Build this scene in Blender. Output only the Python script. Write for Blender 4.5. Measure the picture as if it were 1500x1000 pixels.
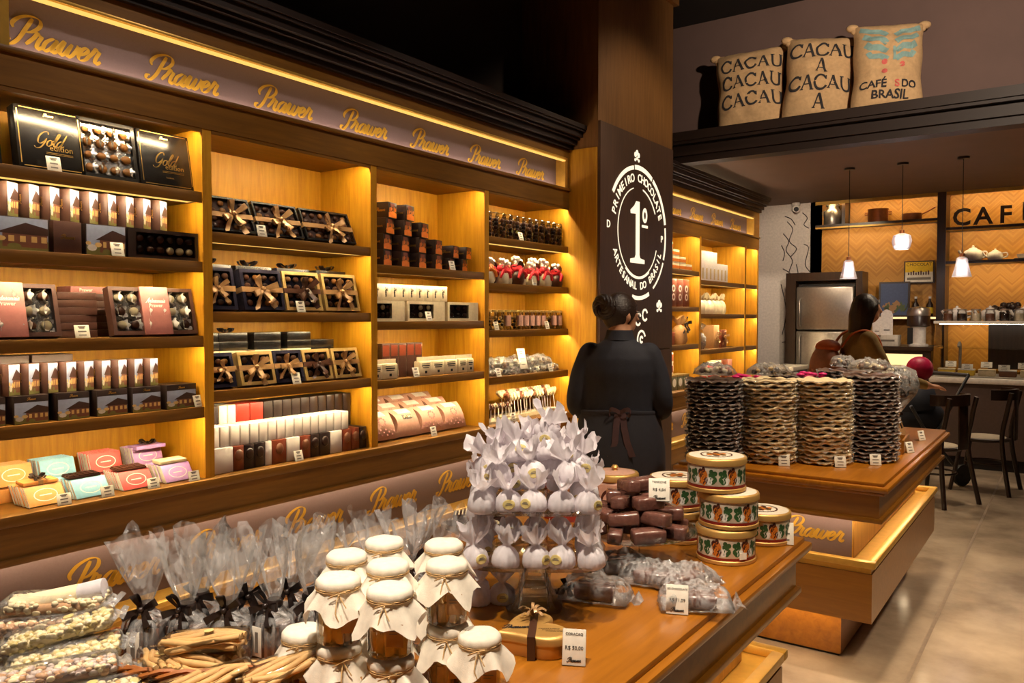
import bpy, bmesh, math, random
from mathutils import Vector, Matrix, noise
R = math.radians
random.seed(7)
for o in list(bpy.data.objects): bpy.data.objects.remove(o)
sc = bpy.context.scene
COL = sc.collection

# ---------------------------------------------------------------- camera
cam_d = bpy.data.cameras.new('camera'); cam = bpy.data.objects.new('camera', cam_d); COL.objects.link(cam)
cam_d.sensor_width = 36; cam_d.lens = 1175 / 1500 * 36; cam_d.clip_start = 0.02; cam_d.clip_end = 60
cam.location = (0, 0, 1.52); cam.rotation_euler = (R(90 - 1.706), 0, R(35.07))
sc.camera = cam

# ---------------------------------------------------------------- world, exposure
w = bpy.data.worlds.new('world'); sc.world = w; w.use_nodes = True
w.node_tree.nodes['Background'].inputs[0].default_value = (1.0, 0.78, 0.62, 1)
w.node_tree.nodes['Background'].inputs[1].default_value = 0.13
sc.view_settings.view_transform = 'Standard'; sc.view_settings.look = 'None'
sc.view_settings.exposure = 0.0; sc.view_settings.gamma = 1.0; sc.view_settings.use_curve_mapping = False
sc.cycles.use_denoising = True
sc.cycles.max_bounces = 8; sc.cycles.transparent_max_bounces = 24; sc.cycles.sample_clamp_indirect = 4.0
sc.cycles.caustics_reflective = False; sc.cycles.caustics_refractive = False

# ---------------------------------------------------------------- ceiling spot lamps of the shop (unseen; one added for the nut bars)
WARM = (1.0, 0.80, 0.56)
def spot(name, loc, aim, watts, deg=55, blend=0.6, size=0.06, col=WARM):
    l = bpy.data.lights.new(name, 'SPOT'); l.energy = watts; l.spot_size = R(deg); l.spot_blend = blend
    l.shadow_soft_size = size; l.color = col
    o = bpy.data.objects.new(name, l); COL.objects.link(o); o.location = loc
    o.rotation_euler = (Vector(aim) - Vector(loc)).to_track_quat('-Z', 'Y').to_euler()
    return o
spot('ceiling_spot', (-0.75, 0.35, 3.8), (-1.2, 1.05, 0.9), 420, 52, col=(1, .84, .66))
spot('ceiling_spot', (-1.0, 0.2, 3.8), (-1.5, 0.72, 0.9), 200, 34, col=(1, .84, .66))  # extra spot added to brighten the corner nut bars
spot('ceiling_spot', (-0.5, 1.7, 3.8), (-1.1, 1.75, 0.9), 240, 52, col=(1, .84, .66))
spot('ceiling_spot', (-0.4, 2.9, 3.8), (-1.0, 2.5, 0.9), 130, 50)
spot('ceiling_spot', (-0.5, 3.5, 3.9), (-1.15, 4.1, 0.9), 330, 50)
spot('ceiling_spot', (-0.6, 5.0, 3.9), (-1.0, 4.9, 0.9), 170, 50)
spot('ceiling_spot', (0.5, 3.4, 3.55), (-1.1, 7.0, 3.72), 760, 62, 1.0, col=(1, .82, .62))
spot('ceiling_spot', (1.0, 4.3, 3.9), (0.7, 5.0, 0), 230, 70, size=0.12)
spot('ceiling_spot', (0.9, 2.2, 3.9), (0.5, 2.9, 0), 220, 70, size=0.12)
for sx, sy, sw in ((-1.4, 1.0, 60), (-1.4, 2.2, 60), (-1.5, 3.4, 60), (-1.6, 4.5, 50)):
    spot('ceiling_spot', (sx, sy, 3.9), (-3.05, sy + 0.1, 1.35), sw, 62, col=(1, .84, .68))
spot('ceiling_spot', (-1.2, 5.6, 3.9), (-2.8, 5.6, 2.2), 60, 80)
spot('cafe_spot', (-1.2, 8.0, 2.94), (-1.2, 8.0, 0), 80, 110, size=0.1)
spot('cafe_spot', (-0.2, 8.7, 2.94), (-0.6, 9.5, 0.9), 50, 80, size=0.1)
spot('cafe_spot', (-2.4, 8.6, 2.94), (-2.9, 10.4, 1.8), 110, 80, size=0.1)
spot('cafe_spot', (-0.6, 7.0, 2.94), (-1.3, 6.6, 1.0), 95, 75, size=0.1)
spot('cafe_spot', (-2.3, 7.3, 2.94), (-3.0, 7.6, 1.0), 40, 100, size=0.1)

# ================================================================= materials
def srgb(r, g, b):
    f = lambda c: (c / 255 / 12.92) if c / 255 <= .04045 else ((c / 255 + .055) / 1.055) ** 2.4
    return (f(r), f(g), f(b), 1)
MATS = {}
def mat(name, col, rough=.5, metal=0.0, spec=.5, vary=.12, scale=30, bump=0.0, bscale=200, stretch=(1, 1, 1), coat=0.0, trans=0.0, sheen=0.0):
    m = bpy.data.materials.new(name); m.use_nodes = True; nt = m.node_tree; N = nt.nodes; L = nt.links
    b = N['Principled BSDF']; b.inputs['Roughness'].default_value = rough; b.inputs['Metallic'].default_value = metal
    b.inputs['Specular IOR Level'].default_value = spec; b.inputs['Coat Weight'].default_value = coat
    b.inputs['Coat Roughness'].default_value = .12
    if sheen: b.inputs['Sheen Weight'].default_value = sheen
    c = srgb(*col); tc = N.new('ShaderNodeTexCoord'); mp = N.new('ShaderNodeMapping'); mp.inputs['Scale'].default_value = stretch
    L.new(tc.outputs['Object'], mp.inputs[0])
    if vary > 0:
        n = N.new('ShaderNodeTexNoise'); n.inputs['Scale'].default_value = scale; n.inputs['Detail'].default_value = 4
        L.new(mp.outputs[0], n.inputs['Vector'])
        r = N.new('ShaderNodeValToRGB'); r.color_ramp.elements[0].position = .3; r.color_ramp.elements[1].position = .7
        r.color_ramp.elements[0].color = tuple(x * (1 - vary) for x in c[:3]) + (1,)
        r.color_ramp.elements[1].color = tuple(min(1, x * (1 + vary)) for x in c[:3]) + (1,)
        L.new(n.outputs['Fac'], r.inputs[0]); L.new(r.outputs[0], b.inputs['Base Color'])
    else: b.inputs['Base Color'].default_value = c
    if bump:
        n2 = N.new('ShaderNodeTexNoise'); n2.inputs['Scale'].default_value = bscale; n2.inputs['Detail'].default_value = 3
        L.new(mp.outputs[0], n2.inputs['Vector'])
        bp = N.new('ShaderNodeBump'); bp.inputs['Strength'].default_value = bump; bp.inputs['Distance'].default_value = .004
        L.new(n2.outputs['Fac'], bp.inputs['Height']); L.new(bp.outputs[0], b.inputs['Normal'])
    if trans:   # thin paper or cloth lets part of the light through
        out = N['Material Output']; tl = N.new('ShaderNodeBsdfTranslucent'); tl.inputs[0].default_value = c; ms = N.new('ShaderNodeMixShader'); ms.inputs[0].default_value = trans
        L.new(b.outputs[0], ms.inputs[1]); L.new(tl.outputs[0], ms.inputs[2]); L.new(ms.outputs[0], out.inputs[0])
    MATS[name] = m; return m
def wood(name, dark, light, axis='Z', rough=.38, scale=1.0, coat=.15):
    m = bpy.data.materials.new(name); m.use_nodes = True; nt = m.node_tree; N = nt.nodes; L = nt.links
    b = N['Principled BSDF']; b.inputs['Roughness'].default_value = rough; b.inputs['Coat Weight'].default_value = coat; b.inputs['Coat Roughness'].default_value = .2
    tc = N.new('ShaderNodeTexCoord'); mp = N.new('ShaderNodeMapping')
    s = {'X': (1, 14, 14), 'Y': (14, 1, 14), 'Z': (14, 14, 1)}[axis]
    mp.inputs['Scale'].default_value = tuple(q * scale for q in s); L.new(tc.outputs['Object'], mp.inputs[0])
    n = N.new('ShaderNodeTexNoise'); n.inputs['Scale'].default_value = 3; n.inputs['Detail'].default_value = 6; n.inputs['Roughness'].default_value = .65; n.inputs['Distortion'].default_value = .6
    L.new(mp.outputs[0], n.inputs['Vector'])
    n3 = N.new('ShaderNodeTexNoise'); n3.inputs['Scale'].default_value = 1.3; L.new(tc.outputs['Object'], n3.inputs['Vector'])
    mx = N.new('ShaderNodeMath'); mx.operation = 'MULTIPLY_ADD'; mx.inputs[1].default_value = .35; L.new(n3.outputs['Fac'], mx.inputs[0]); L.new(n.outputs['Fac'], mx.inputs[2])
    r = N.new('ShaderNodeValToRGB'); r.color_ramp.elements[0].position = .45; r.color_ramp.elements[1].position = .9
    r.color_ramp.elements[0].color = srgb(*dark); r.color_ramp.elements[1].color = srgb(*light)
    L.new(mx.outputs[0], r.inputs[0]); L.new(r.outputs[0], b.inputs['Base Color'])
    MATS[name] = m; return m
def emit(name, col, strength):
    m = bpy.data.materials.new(name); m.use_nodes = True; nt = m.node_tree; nt.nodes.clear()
    e = nt.nodes.new('ShaderNodeEmission'); e.inputs[0].default_value = (*col, 1); e.inputs[1].default_value = strength
    o = nt.nodes.new('ShaderNodeOutputMaterial'); nt.links.new(e.outputs[0], o.inputs[0]); MATS[name] = m; return m
def film(name, tint, base, rough, white=0.0, bump=.0, bscale=40, crinkle=False):
    """thin clear sheet: transparent with a Fresnel-like gloss"""
    m = bpy.data.materials.new(name); m.use_nodes = True; nt = m.node_tree; N = nt.nodes; L = nt.links; N.clear()
    t = N.new('ShaderNodeBsdfTransparent'); t.inputs[0].default_value = (*tint, 1)
    g = N.new('ShaderNodeBsdfGlossy'); g.inputs['Roughness'].default_value = rough; g.inputs[0].default_value = (1, 1, 1, 1)
    d = N.new('ShaderNodeBsdfDiffuse'); d.inputs[0].default_value = (.8, .78, .77, 1)
    lw = N.new('ShaderNodeFresnel'); lw.inputs['IOR'].default_value = 1.45
    ma = N.new('ShaderNodeMath'); ma.operation = 'MULTIPLY_ADD'; ma.inputs[1].default_value = .8; ma.inputs[2].default_value = base; ma.use_clamp = True
    L.new(lw.outputs[0], ma.inputs[0])
    s1 = N.new('ShaderNodeMixShader'); L.new(ma.outputs[0], s1.inputs[0]); L.new(t.outputs[0], s1.inputs[1]); L.new(g.outputs[0], s1.inputs[2])
    s2 = N.new('ShaderNodeMixShader'); s2.inputs[0].default_value = white; L.new(s1.outputs[0], s2.inputs[1]); L.new(d.outputs[0], s2.inputs[2])
    o = N.new('ShaderNodeOutputMaterial'); L.new(s2.outputs[0], o.inputs[0])
    if bump:
        tc = N.new('ShaderNodeTexCoord'); n = N.new('ShaderNodeTexNoise'); n.inputs['Scale'].default_value = bscale; n.inputs['Detail'].default_value = 5
        n.inputs['Distortion'].default_value = 1.5
        L.new(tc.outputs['Object'], n.inputs['Vector']); bp = N.new('ShaderNodeBump'); bp.inputs['Strength'].default_value = bump; bp.inputs['Distance'].default_value = .02
        L.new(n.outputs['Fac'], bp.inputs['Height']); L.new(bp.outputs[0], g.inputs['Normal'])
        if crinkle:   # creases of the foil scatter more light than its flat panes
            mp = N.new('ShaderNodeMapping'); mp.inputs['Scale'].default_value = (1, 1, .35); L.new(tc.outputs['Object'], mp.inputs[0])
            n2 = N.new('ShaderNodeTexNoise'); n2.inputs['Scale'].default_value = 30; n2.inputs['Detail'].default_value = 4; n2.inputs['Distortion'].default_value = 1.2; L.new(mp.outputs[0], n2.inputs['Vector'])
            rp = N.new('ShaderNodeValToRGB'); e = rp.color_ramp.elements; e[0].position = .36; e[0].color = (.12, .12, .12, 1); e[1].position = .5; e[1].color = (1, 1, 1, 1); x = e.new(.62); x.color = (.15, .15, .15, 1)
            L.new(n2.outputs['Fac'], rp.inputs[0]); mu = N.new('ShaderNodeMath'); mu.operation = 'MULTIPLY'; mu.inputs[1].default_value = white * 2.2; L.new(rp.outputs[0], mu.inputs[0]); L.new(mu.outputs[0], s2.inputs[0])
    MATS[name] = m; return m

wood('wood_v', (176, 116, 12), (212, 154, 34), 'Z', rough=.5, coat=0); wood('wood_y', (104, 66, 12), (132, 88, 24), 'Y', rough=.45, coat=.05)  # wood_y darkened: shade on the unlit front boards put into its colour
wood('wood_table', (132, 76, 10), (168, 104, 22), 'Y', rough=.3, scale=.7, coat=.4); wood('wood_tx', (126, 78, 16), (154, 100, 28), 'X', rough=.33)
wood('wood_pillar', (112, 74, 34), (140, 96, 50), 'Z', rough=.5, coat=0); wood('wood_cafe', (140, 92, 26), (184, 132, 52), 'Z', rough=.5, coat=0)
wood('wood_dark', (38, 24, 16), (58, 38, 24), 'Z', rough=.35); wood('wood_panel', (72, 50, 38), (88, 62, 46), 'Z', rough=.55, coat=0)
mat('cornice', (34, 22, 17), .5, vary=.1, scale=3, spec=.3); mat('wall_brown', (62, 45, 36), .75, vary=.08, scale=4)
mat('wall_mauve', (92, 70, 64), .8, vary=.06, scale=5, bump=.1); mat('wall_black', (26, 18, 16), .8); mat('soffit', (120, 98, 82), .8, vary=.05, scale=3)
mat('band', (112, 92, 92), .6, vary=.05, scale=120, bump=.08, bscale=900)
mat('gold_letter', (204, 158, 54), .4, metal=.15, vary=.06); mat('gold', (214, 170, 90), .28, metal=.9, vary=.06); mat('gold_trim', (206, 160, 70), .35, metal=.35, vary=.08)
emit('led', (1.0, .79, .46), 230); emit('gold_glow', (1.0, .58, .13), 1.25); emit('led_cafe', (1.0, .74, .36), 110); emit('led_white', (1.0, .80, .60), 26); emit('logo_glow', (1.0, .84, .58), 1.35)  # the gold one also paints strip light on shelf undersides and moulding
emit('led_low', (1.0, .76, .46), 24)
mat('white_paint', (225, 215, 205), .7, vary=.04)

# ================================================================= mesh builder
class G:
    def __init__(s): s.v = []; s.f = []; s.m = []
    def add(s, vs, fs, m=0, T=None):
        b = len(s.v); s.v += [tuple(T @ Vector(p)) if T else tuple(p) for p in vs]
        s.f += [tuple(b + i for i in q) for q in fs]; s.m += [m] * len(fs); return s
    def box(s, x0, x1, y0, y1, z0, z1, m=0, T=None):
        v = [(x, y, z) for x in (x0, x1) for y in (y0, y1) for z in (z0, z1)]
        return s.add(v, [(0, 1, 3, 2), (4, 6, 7, 5), (0, 4, 5, 1), (2, 3, 7, 6), (0, 2, 6, 4), (1, 5, 7, 3)], m, T)
    def rbox(s, x0, x1, y0, y1, z0, z1, r=.004, m=0, T=None):
        bm = bmesh.new(); v = [bm.verts.new(p) for p in [(x, y, z) for x in (x0, x1) for y in (y0, y1) for z in (z0, z1)]]
        for q in [(0, 1, 3, 2), (4, 6, 7, 5), (0, 4, 5, 1), (2, 3, 7, 6), (0, 2, 6, 4), (1, 5, 7, 3)]: bm.faces.new([v[i] for i in q])
        bmesh.ops.bevel(bm, geom=bm.edges[:] , offset=r, segments=2, affect='EDGES', profile=.5)
        bm.verts.index_update(); s.add([p.co[:] for p in bm.verts], [[q.index for q in f.verts] for f in bm.faces], m, T); bm.free(); return s
    def lathe(s, prof, n=24, m=0, T=None, fn=None, cap=True):
        vs = []; fs = []
        for i, (r, z) in enumerate(prof):
            for k in range(n):
                a = 2 * math.pi * k / n; rr, zz = (r, z) if fn is None else fn(a, i, r, z)
                vs.append((rr * math.cos(a), rr * math.sin(a), zz))
        for i in range(len(prof) - 1):
            for k in range(n): fs.append((i * n + k, i * n + (k + 1) % n, (i + 1) * n + (k + 1) % n, (i + 1) * n + k))
        if cap:
            if prof[0][0] > 1e-6: fs.append(tuple(range(n - 1, -1, -1)))
            if prof[-1][0] > 1e-6: fs.append(tuple(range((len(prof) - 1) * n, len(prof) * n)))
        return s.add(vs, fs, m, T)
    def tube(s, path, r, n=8, m=0, T=None, flat=1.0, cap=True):
        P = [Vector(p) for p in path]; vs = []; fs = []; up = None
        for i, p in enumerate(P):
            t = (P[min(i + 1, len(P) - 1)] - P[max(i - 1, 0)]).normalized()
            if up is None: up = Vector((0, 0, 1)) if abs(t.z) < .9 else Vector((1, 0, 0))
            sx = t.cross(up).normalized(); up = sx.cross(t).normalized()
            rr = r[i] if isinstance(r, (list, tuple)) else r
            for k in range(n):
                a = 2 * math.pi * k / n; vs.append(tuple(p + sx * math.cos(a) * rr + up * math.sin(a) * rr * flat))
        for i in range(len(P) - 1):
            for k in range(n): fs.append((i * n + k, i * n + (k + 1) % n, (i + 1) * n + (k + 1) % n, (i + 1) * n + k))
        if cap: fs.append(tuple(range(n - 1, -1, -1))); fs.append(tuple(range((len(P) - 1) * n, len(P) * n)))
        return s.add(vs, fs, m, T)
    def sph(s, c, r, nu=10, nv=7, m=0, T=None):
        rx, ry, rz = r if isinstance(r, (tuple, list)) else (r, r, r); vs = [(c[0], c[1], c[2] - rz)]; fs = []
        for j in range(1, nv):
            b = math.pi * j / nv - math.pi / 2
            for k in range(nu):
                a = 2 * math.pi * k / nu; vs.append((c[0] + rx * math.cos(b) * math.cos(a), c[1] + ry * math.cos(b) * math.sin(a), c[2] + rz * math.sin(b)))
        vs.append((c[0], c[1], c[2] + rz)); t = len(vs) - 1
        for k in range(nu):
            fs.append((0, 1 + (k + 1) % nu, 1 + k)); fs.append((t, 1 + (nv - 2) * nu + k, 1 + (nv - 2) * nu + (k + 1) % nu))
            for j in range(nv - 2): fs.append((1 + j * nu + k, 1 + j * nu + (k + 1) % nu, 1 + (j + 1) * nu + (k + 1) % nu, 1 + (j + 1) * nu + k))
        return s.add(vs, fs, m, T)
    def prism(s, pts, y0, y1, m=0, T=None):
        """outline in x,z swept from y0 (front) to y1"""
        n = len(pts); vs = [(x, y0, z) for x, z in pts] + [(x, y1, z) for x, z in pts]
        return s.add(vs, [tuple(range(n)), tuple(range(2 * n - 1, n - 1, -1))] + [(i, n + i, n + (i + 1) % n, (i + 1) % n) for i in range(n)], m, T)
    def strip(s, P, W, m=0, T=None, th=0.0):
        """ribbon: centre points P, half-width vectors W"""
        vs = []; 
        for p, w_ in zip(P, W): p = Vector(p); w_ = Vector(w_); vs += [tuple(p - w_), tuple(p + w_)]
        return s.add(vs, [(2 * i, 2 * i + 1, 2 * i + 3, 2 * i + 2) for i in range(len(P) - 1)], m, T)
    def mesh(s, name, mats, smooth=None, weld=0):
        me = bpy.data.meshes.new(name); me.from_pydata(s.v, [], s.f)
        for q in (mats if isinstance(mats, (list, tuple)) else [mats]): me.materials.append(MATS[q])
        me.polygons.foreach_set('material_index', s.m)
        if smooth is not None:
            me.polygons.foreach_set('use_smooth', [True] * len(s.f)); me.set_sharp_from_angle(angle=R(smooth))
        if weld:
            bm = bmesh.new(); bm.from_mesh(me); bmesh.ops.remove_doubles(bm, verts=bm.verts, dist=weld); bm.to_mesh(me); bm.free()
        me.update(); return me
def TR(x=0, y=0, z=0, rx=0, ry=0, rz=0, s=1):
    from mathutils import Euler
    return Matrix.Translation((x, y, z)) @ Euler((rx, ry, rz)).to_matrix().to_4x4() @ Matrix.Scale(s, 4)
def ob(name, me, parent=None, loc=(0, 0, 0), rot=(0, 0, 0), scale=None, label=None):
    o = bpy.data.objects.new(name, me); COL.objects.link(o); o.parent = parent; o.location = loc; o.rotation_euler = rot
    if scale is not None: o.scale = scale if isinstance(scale, (tuple, list)) else (scale,) * 3
    if label: o['label'] = label
    return o
def tag(o, label, cat, group=None, kind=None):
    o['label'] = label; o['category'] = cat
    if group: o['group'] = group
    if kind: o['kind'] = kind
    return o
def thing(name, label, cat, loc=(0, 0, 0), rot=(0, 0, 0), group=None, scale=None):
    o = ob(name, None, None, loc, rot, scale); o.empty_display_size = .02; return tag(o, label, cat, group)
def single(name, me, label, cat, loc=(0, 0, 0), rot=(0, 0, 0), group=None, scale=None):
    return tag(ob(name, me, None, loc, rot, scale), label, cat, group)
def struct(name, me, label=None, cat=None, loc=(0, 0, 0), rot=(0, 0, 0)):
    o = ob(name, me, None, loc, rot); o['kind'] = 'structure'; o['label'] = label; o['category'] = cat; return o
def bx(name, m, x0, x1, y0, y1, z0, z1, parent=None, r=0.0):
    g = G(); g.rbox(x0, x1, y0, y1, z0, z1, r, 0) if r else g.box(x0, x1, y0, y1, z0, z1)
    return ob(name, g.mesh(name, m, 40 if r else None), parent)
def copy_tree(o, parent=None, loc=None, rot=None, label=None, group=None):
    c = o.copy(); COL.objects.link(c); c.parent = parent
    if loc is not None: c.location = loc
    if rot is not None: c.rotation_euler = rot
    if label: c['label'] = label
    if group: c['group'] = group
    for ch in list(o.children): copy_tree(ch, c)
    return c
ORDW = 'first second third fourth fifth sixth seventh eighth ninth tenth eleventh twelfth thirteenth fourteenth fifteenth sixteenth seventeenth eighteenth nineteenth twentieth'.split()
def ORD(i):
    if i < 20: return ORDW[i]
    t = {2: 'twenty', 3: 'thirty', 4: 'forty'}[(i + 1) // 10]; q = (i + 1) % 10
    return {2: 'twentieth', 3: 'thirtieth', 4: 'fortieth'}[(i + 1) // 10] if q == 0 else t + '-' + ORDW[q - 1]

# ================================================================= lettering
GL = {
 'P': ([[(.85, 2.05), (.72, 1.3), (.58, .45), (.3, -.05), (-.08, -.05), (-.15, .22), (.1, .3)], [(-.05, 1.1), (-.25, 1.45), (.05, 1.95), (.7, 2.22), (1.3, 2.1), (1.52, 1.65), (1.2, 1.15), (.8, 1.02)]], 1.3),
 'r': ([[(-.15, .15), (.15, .7), (.28, 1.15), (.4, .97), (.62, .95), (.55, .5), (.58, .12), (.75, .0), (.98, .25)]], .9),
 'a': ([[(.78, .9), (.5, 1.02), (.15, .7), (.1, .25), (.3, .0), (.6, .3), (.8, .9)], [(.82, 1.0), (.72, .4), (.77, .05), (.95, .05), (1.15, .3)]], 1.05),
 'w': ([[(-.05, .3), (.15, .95), (.24, 1.0), (.2, .35), (.35, .0), (.6, .25), (.78, .95)], [(.8, 1.0), (.72, .35), (.87, .0), (1.12, .2), (1.27, .8), (1.15, 1.0), (1.35, .85), (1.5, .9)]], 1.42),
 'e': ([[(-.05, .3), (.4, .5), (.62, .8), (.45, 1.02), (.18, .8), (.12, .3), (.35, .0), (.65, .1), (.88, .4)]], .82),
 'G': ([[(1.25, 1.8), (1.05, 2.2), (.5, 2.1), (.1, 1.4), (.2, .5), (.65, .3), (1.1, .8), (1.2, 1.1)], [(1.22, 1.2), (1.1, .3), (.8, -.35), (.3, -.5), (-.1, -.2)]], 1.4),
 'o': ([[(.5, 1), (.15, .75), (.15, .2), (.45, .0), (.75, .3), (.7, .8), (.5, 1), (.7, .85), (.95, .95)]], .9),
 'l': ([[(-.1, .2), (.4, 1.2), (.6, 2.0), (.42, 2.15), (.25, 1.6), (.2, .5), (.35, .0), (.62, .3)]], .55),
 'd': ([[(.78, .9), (.5, 1.02), (.15, .7), (.1, .25), (.3, .0), (.6, .3), (.8, .9)], [(.98, 2.1), (.75, .5), (.8, .05), (1.12, .3)]], 1.05),
 'A': ([[(-.1, .15), (.2, .0), (.6, .9), (1.1, 2.1)], [(1.1, 2.1), (1.05, 1.0), (1.15, .0), (1.4, .2)], [(.4, .8), (.8, .75), (1.2, .85)]], 1.35),
 't': ([[(.32, 1.7), (.22, .9), (.2, .3), (.35, .0), (.6, .25)], [(.02, 1.05), (.3, 1.08), (.55, 1.12)]], .55),
 's': ([[(-.05, .2), (.35, 1.1), (.5, .6), (.45, .1), (.15, .0), (.05, .2)], [(.4, .05), (.6, .1), (.75, .3)]], .68),
 'n': ([[(.08, 1.0), (.1, .5), (.08, .0)], [(.1, .5), (.42, 1.0), (.6, .8), (.55, .2), (.65, .0), (.88, .25)]], .85),
 'i': ([[(.1, 1.0), (.08, .3), (.2, .0), (.42, .25)], [(.18, 1.45), (.2, 1.5), (.22, 1.56)]], .42),
}
def crom(pts, k=5):
    P = [Vector((*p, 0)) for p in pts]; out = []
    for i in range(len(P) - 1):
        a, b, c, d = P[max(i - 1, 0)], P[i], P[i + 1], P[min(i + 2, len(P) - 1)]
        for j in range(k):
            t = j / k; out.append(.5 * ((2 * b) + (c - a) * t + (2 * a - 5 * b + 4 * c - d) * t * t + (-a + 3 * b - 3 * c + d) * t ** 3))
    out.append(P[-1]); return out
SCR = {}
def script_text(word, width, m='gold_letter', bold=.2, th=.0015, slant=.42):
    """brush script wording in the x,z plane, centred, reading towards -y"""
    key = (word, width, m, bold)
    if key in SCR: return SCR[key]
    g = G(); x = 0; strokes = []
    for ch in word:
        st, adv = GL[ch]
        for s in st: strokes.append([p + Vector((x, 0, 0)) for p in crom(s)])
        x += adv
    for s in strokes:
        for p in s: p.x += slant * p.y
    xs = [p.x for s in strokes for p in s]; k = width / (max(xs) - min(xs)); cx = (max(xs) + min(xs)) / 2
    for s in strokes:
        n = len(s); L_, R_ = [], []
        for i, p in enumerate(s):
            t = (s[min(i + 1, n - 1)] - s[max(i - 1, 0)]).normalized(); nr = Vector((-t.y, t.x, 0))
            down = abs(t.y * .92 + t.x * .39); e = min(1, (i + 1) / 3, (n - i) / 3)
            wd = bold * (.22 + .95 * down ** 1.6) * (.5 + .5 * e) * .62
            L_.append(p + nr * wd); R_.append(p - nr * wd)
        vs = [((p.x - cx) * k, -th, (p.y - 1.0) * k) for p in L_] + [((p.x - cx) * k, -th, (p.y - 1.0) * k) for p in R_]
        vs += [(a, 0, c) for a, b, c in vs]; N2 = 2 * n
        fs = [(i, i + 1, n + i + 1, n + i) for i in range(n - 1)] + [(i, N2 + i, N2 + i + 1, i + 1) for i in range(n - 1)] + [(n + i, n + i + 1, N2 + n + i + 1, N2 + n + i) for i in range(n - 1)]
        g.add(vs, fs)
    SCR[key] = g.mesh('script_lettering', m); return SCR[key]
TXT = {}
def text(s, size, m, th=.001, off=0.0, align='CENTER', spacing=1.0):
    key = (s, size, m, th, off, align)
    if key in TXT: return TXT[key]
    c = bpy.data.curves.new('t', 'FONT'); c.body = s; c.size = size; c.extrude = th / 2; c.offset = off; c.align_x = align; c.align_y = 'CENTER'; c.resolution_u = 3; c.space_character = spacing
    o = bpy.data.objects.new('t', c); COL.objects.link(o)
    bpy.context.view_layer.update()
    me = bpy.data.meshes.new_from_object(o.evaluated_get(bpy.context.evaluated_depsgraph_get()))
    bpy.data.objects.remove(o); me.transform(Matrix.Rotation(R(90), 4, 'X')); me.materials.clear(); me.materials.append(MATS[m]); TXT[key] = me; return me

# ================================================================= the room
def concrete():
    m = bpy.data.materials.new('floor_concrete'); m.use_nodes = True; N = m.node_tree.nodes; L = m.node_tree.links; b = N['Principled BSDF']
    tc = N.new('ShaderNodeTexCoord'); n = N.new('ShaderNodeTexNoise'); n.inputs['Scale'].default_value = 1.6; n.inputs['Detail'].default_value = 8; n.inputs['Roughness'].default_value = .6
    L.new(tc.outputs['Object'], n.inputs['Vector']); r = N.new('ShaderNodeValToRGB')
    r.color_ramp.elements[0].position = .32; r.color_ramp.elements[0].color = srgb(128, 110, 92); r.color_ramp.elements[1].position = .7; r.color_ramp.elements[1].color = srgb(196, 174, 148)
    L.new(n.outputs['Fac'], r.inputs[0]); L.new(r.outputs[0], b.inputs['Base Color'])
    n2 = N.new('ShaderNodeTexNoise'); n2.inputs['Scale'].default_value = 5; n2.inputs['Detail'].default_value = 5; L.new(tc.outputs['Object'], n2.inputs['Vector'])
    mr = N.new('ShaderNodeMapRange'); mr.inputs[3].default_value = .1; mr.inputs[4].default_value = .32; L.new(n2.outputs['Fac'], mr.inputs[0]); L.new(mr.outputs[0], b.inputs['Roughness'])
    MATS['floor'] = m
concrete()
g = G(); g.box(-3.6, 4.2, -2.5, 11.2, -.1, 0); flo = struct('floor', g.mesh('floor', 'floor'), 'polished beige concrete shop floor', 'floor')
g = G(); g.box(-.008, .008, -2.5, 10, -.001, .0012); mat('shade_band', (140, 120, 100), .6)  # soft band of floor shade painted as a thin brown strip
ob('floor_shade_band', g.mesh('floor_shade_band', 'shade_band'), flo, (-.55, 0, 0))
g = G(); g.box(-3.6, -3.42, -2.5, 11.2, 0, 4.3); struct('wall_left', g.mesh('wall_left', 'wall_brown'), 'dark brown painted wall above the long shelf cabinet', 'wall')
g = G(); g.box(4.0, 4.2, -2.5, 11.2, 0, 4.3); struct('wall_right', g.mesh('wall_right', 'wall_brown'), 'brown shop wall to the right', 'wall')
g = G(); g.box(-3.42, 4.0, -2.5, -2.3, 0, 4.3); struct('wall_front', g.mesh('wall_front', 'wall_brown'), 'brown shop wall behind the viewer', 'wall')
g = G(); g.box(-3.6, 4.2, -2.5, 11.2, 4.3, 4.4); struct('ceiling', g.mesh('ceiling', 'wall_black'), 'dark shop ceiling', 'ceiling')
g = G(); g.box(-3.42, 4.0, 10.9, 11.1, 0, 2.98); struct('wall_back', g.mesh('wall_back', 'wood_cafe'), 'cafe back wall', 'wall')
# mezzanine front with stepped moulding, ledge and wall above the cafe
g = G()
for y0, z0, z1 in ((6.64, 2.87, 2.93), (6.61, 2.93, 2.955), (6.66, 2.955, 3.03), (6.60, 3.03, 3.055), (6.58, 3.055, 3.13)): g.box(-3.42, 4.0, y0, 6.8, z0, z1)
struct('trim_1', g.mesh('mezzanine_moulding', 'cornice'), 'dark stepped moulding along the edge of the cafe ceiling', 'moulding')
g = G(); g.box(-3.42, 4.0, 6.8, 7.3, 3.0, 3.12); struct('trim_2', g.mesh('mezzanine_ledge', 'cornice'), 'dark ledge carrying the coffee sacks', 'ledge')
g = G(); g.box(-3.42, 4.0, 7.3, 7.45, 3.0, 4.3); struct('wall_mezzanine', g.mesh('wall_mezzanine', 'wall_mauve'), 'mauve brown wall behind the coffee sacks', 'wall')
g = G(); g.box(-3.42, 4.0, 6.8, 10.9, 2.97, 3.0); struct('ceiling_cafe', g.mesh('ceiling_cafe', 'soffit'), 'low beige ceiling over the cafe', 'ceiling')
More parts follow.
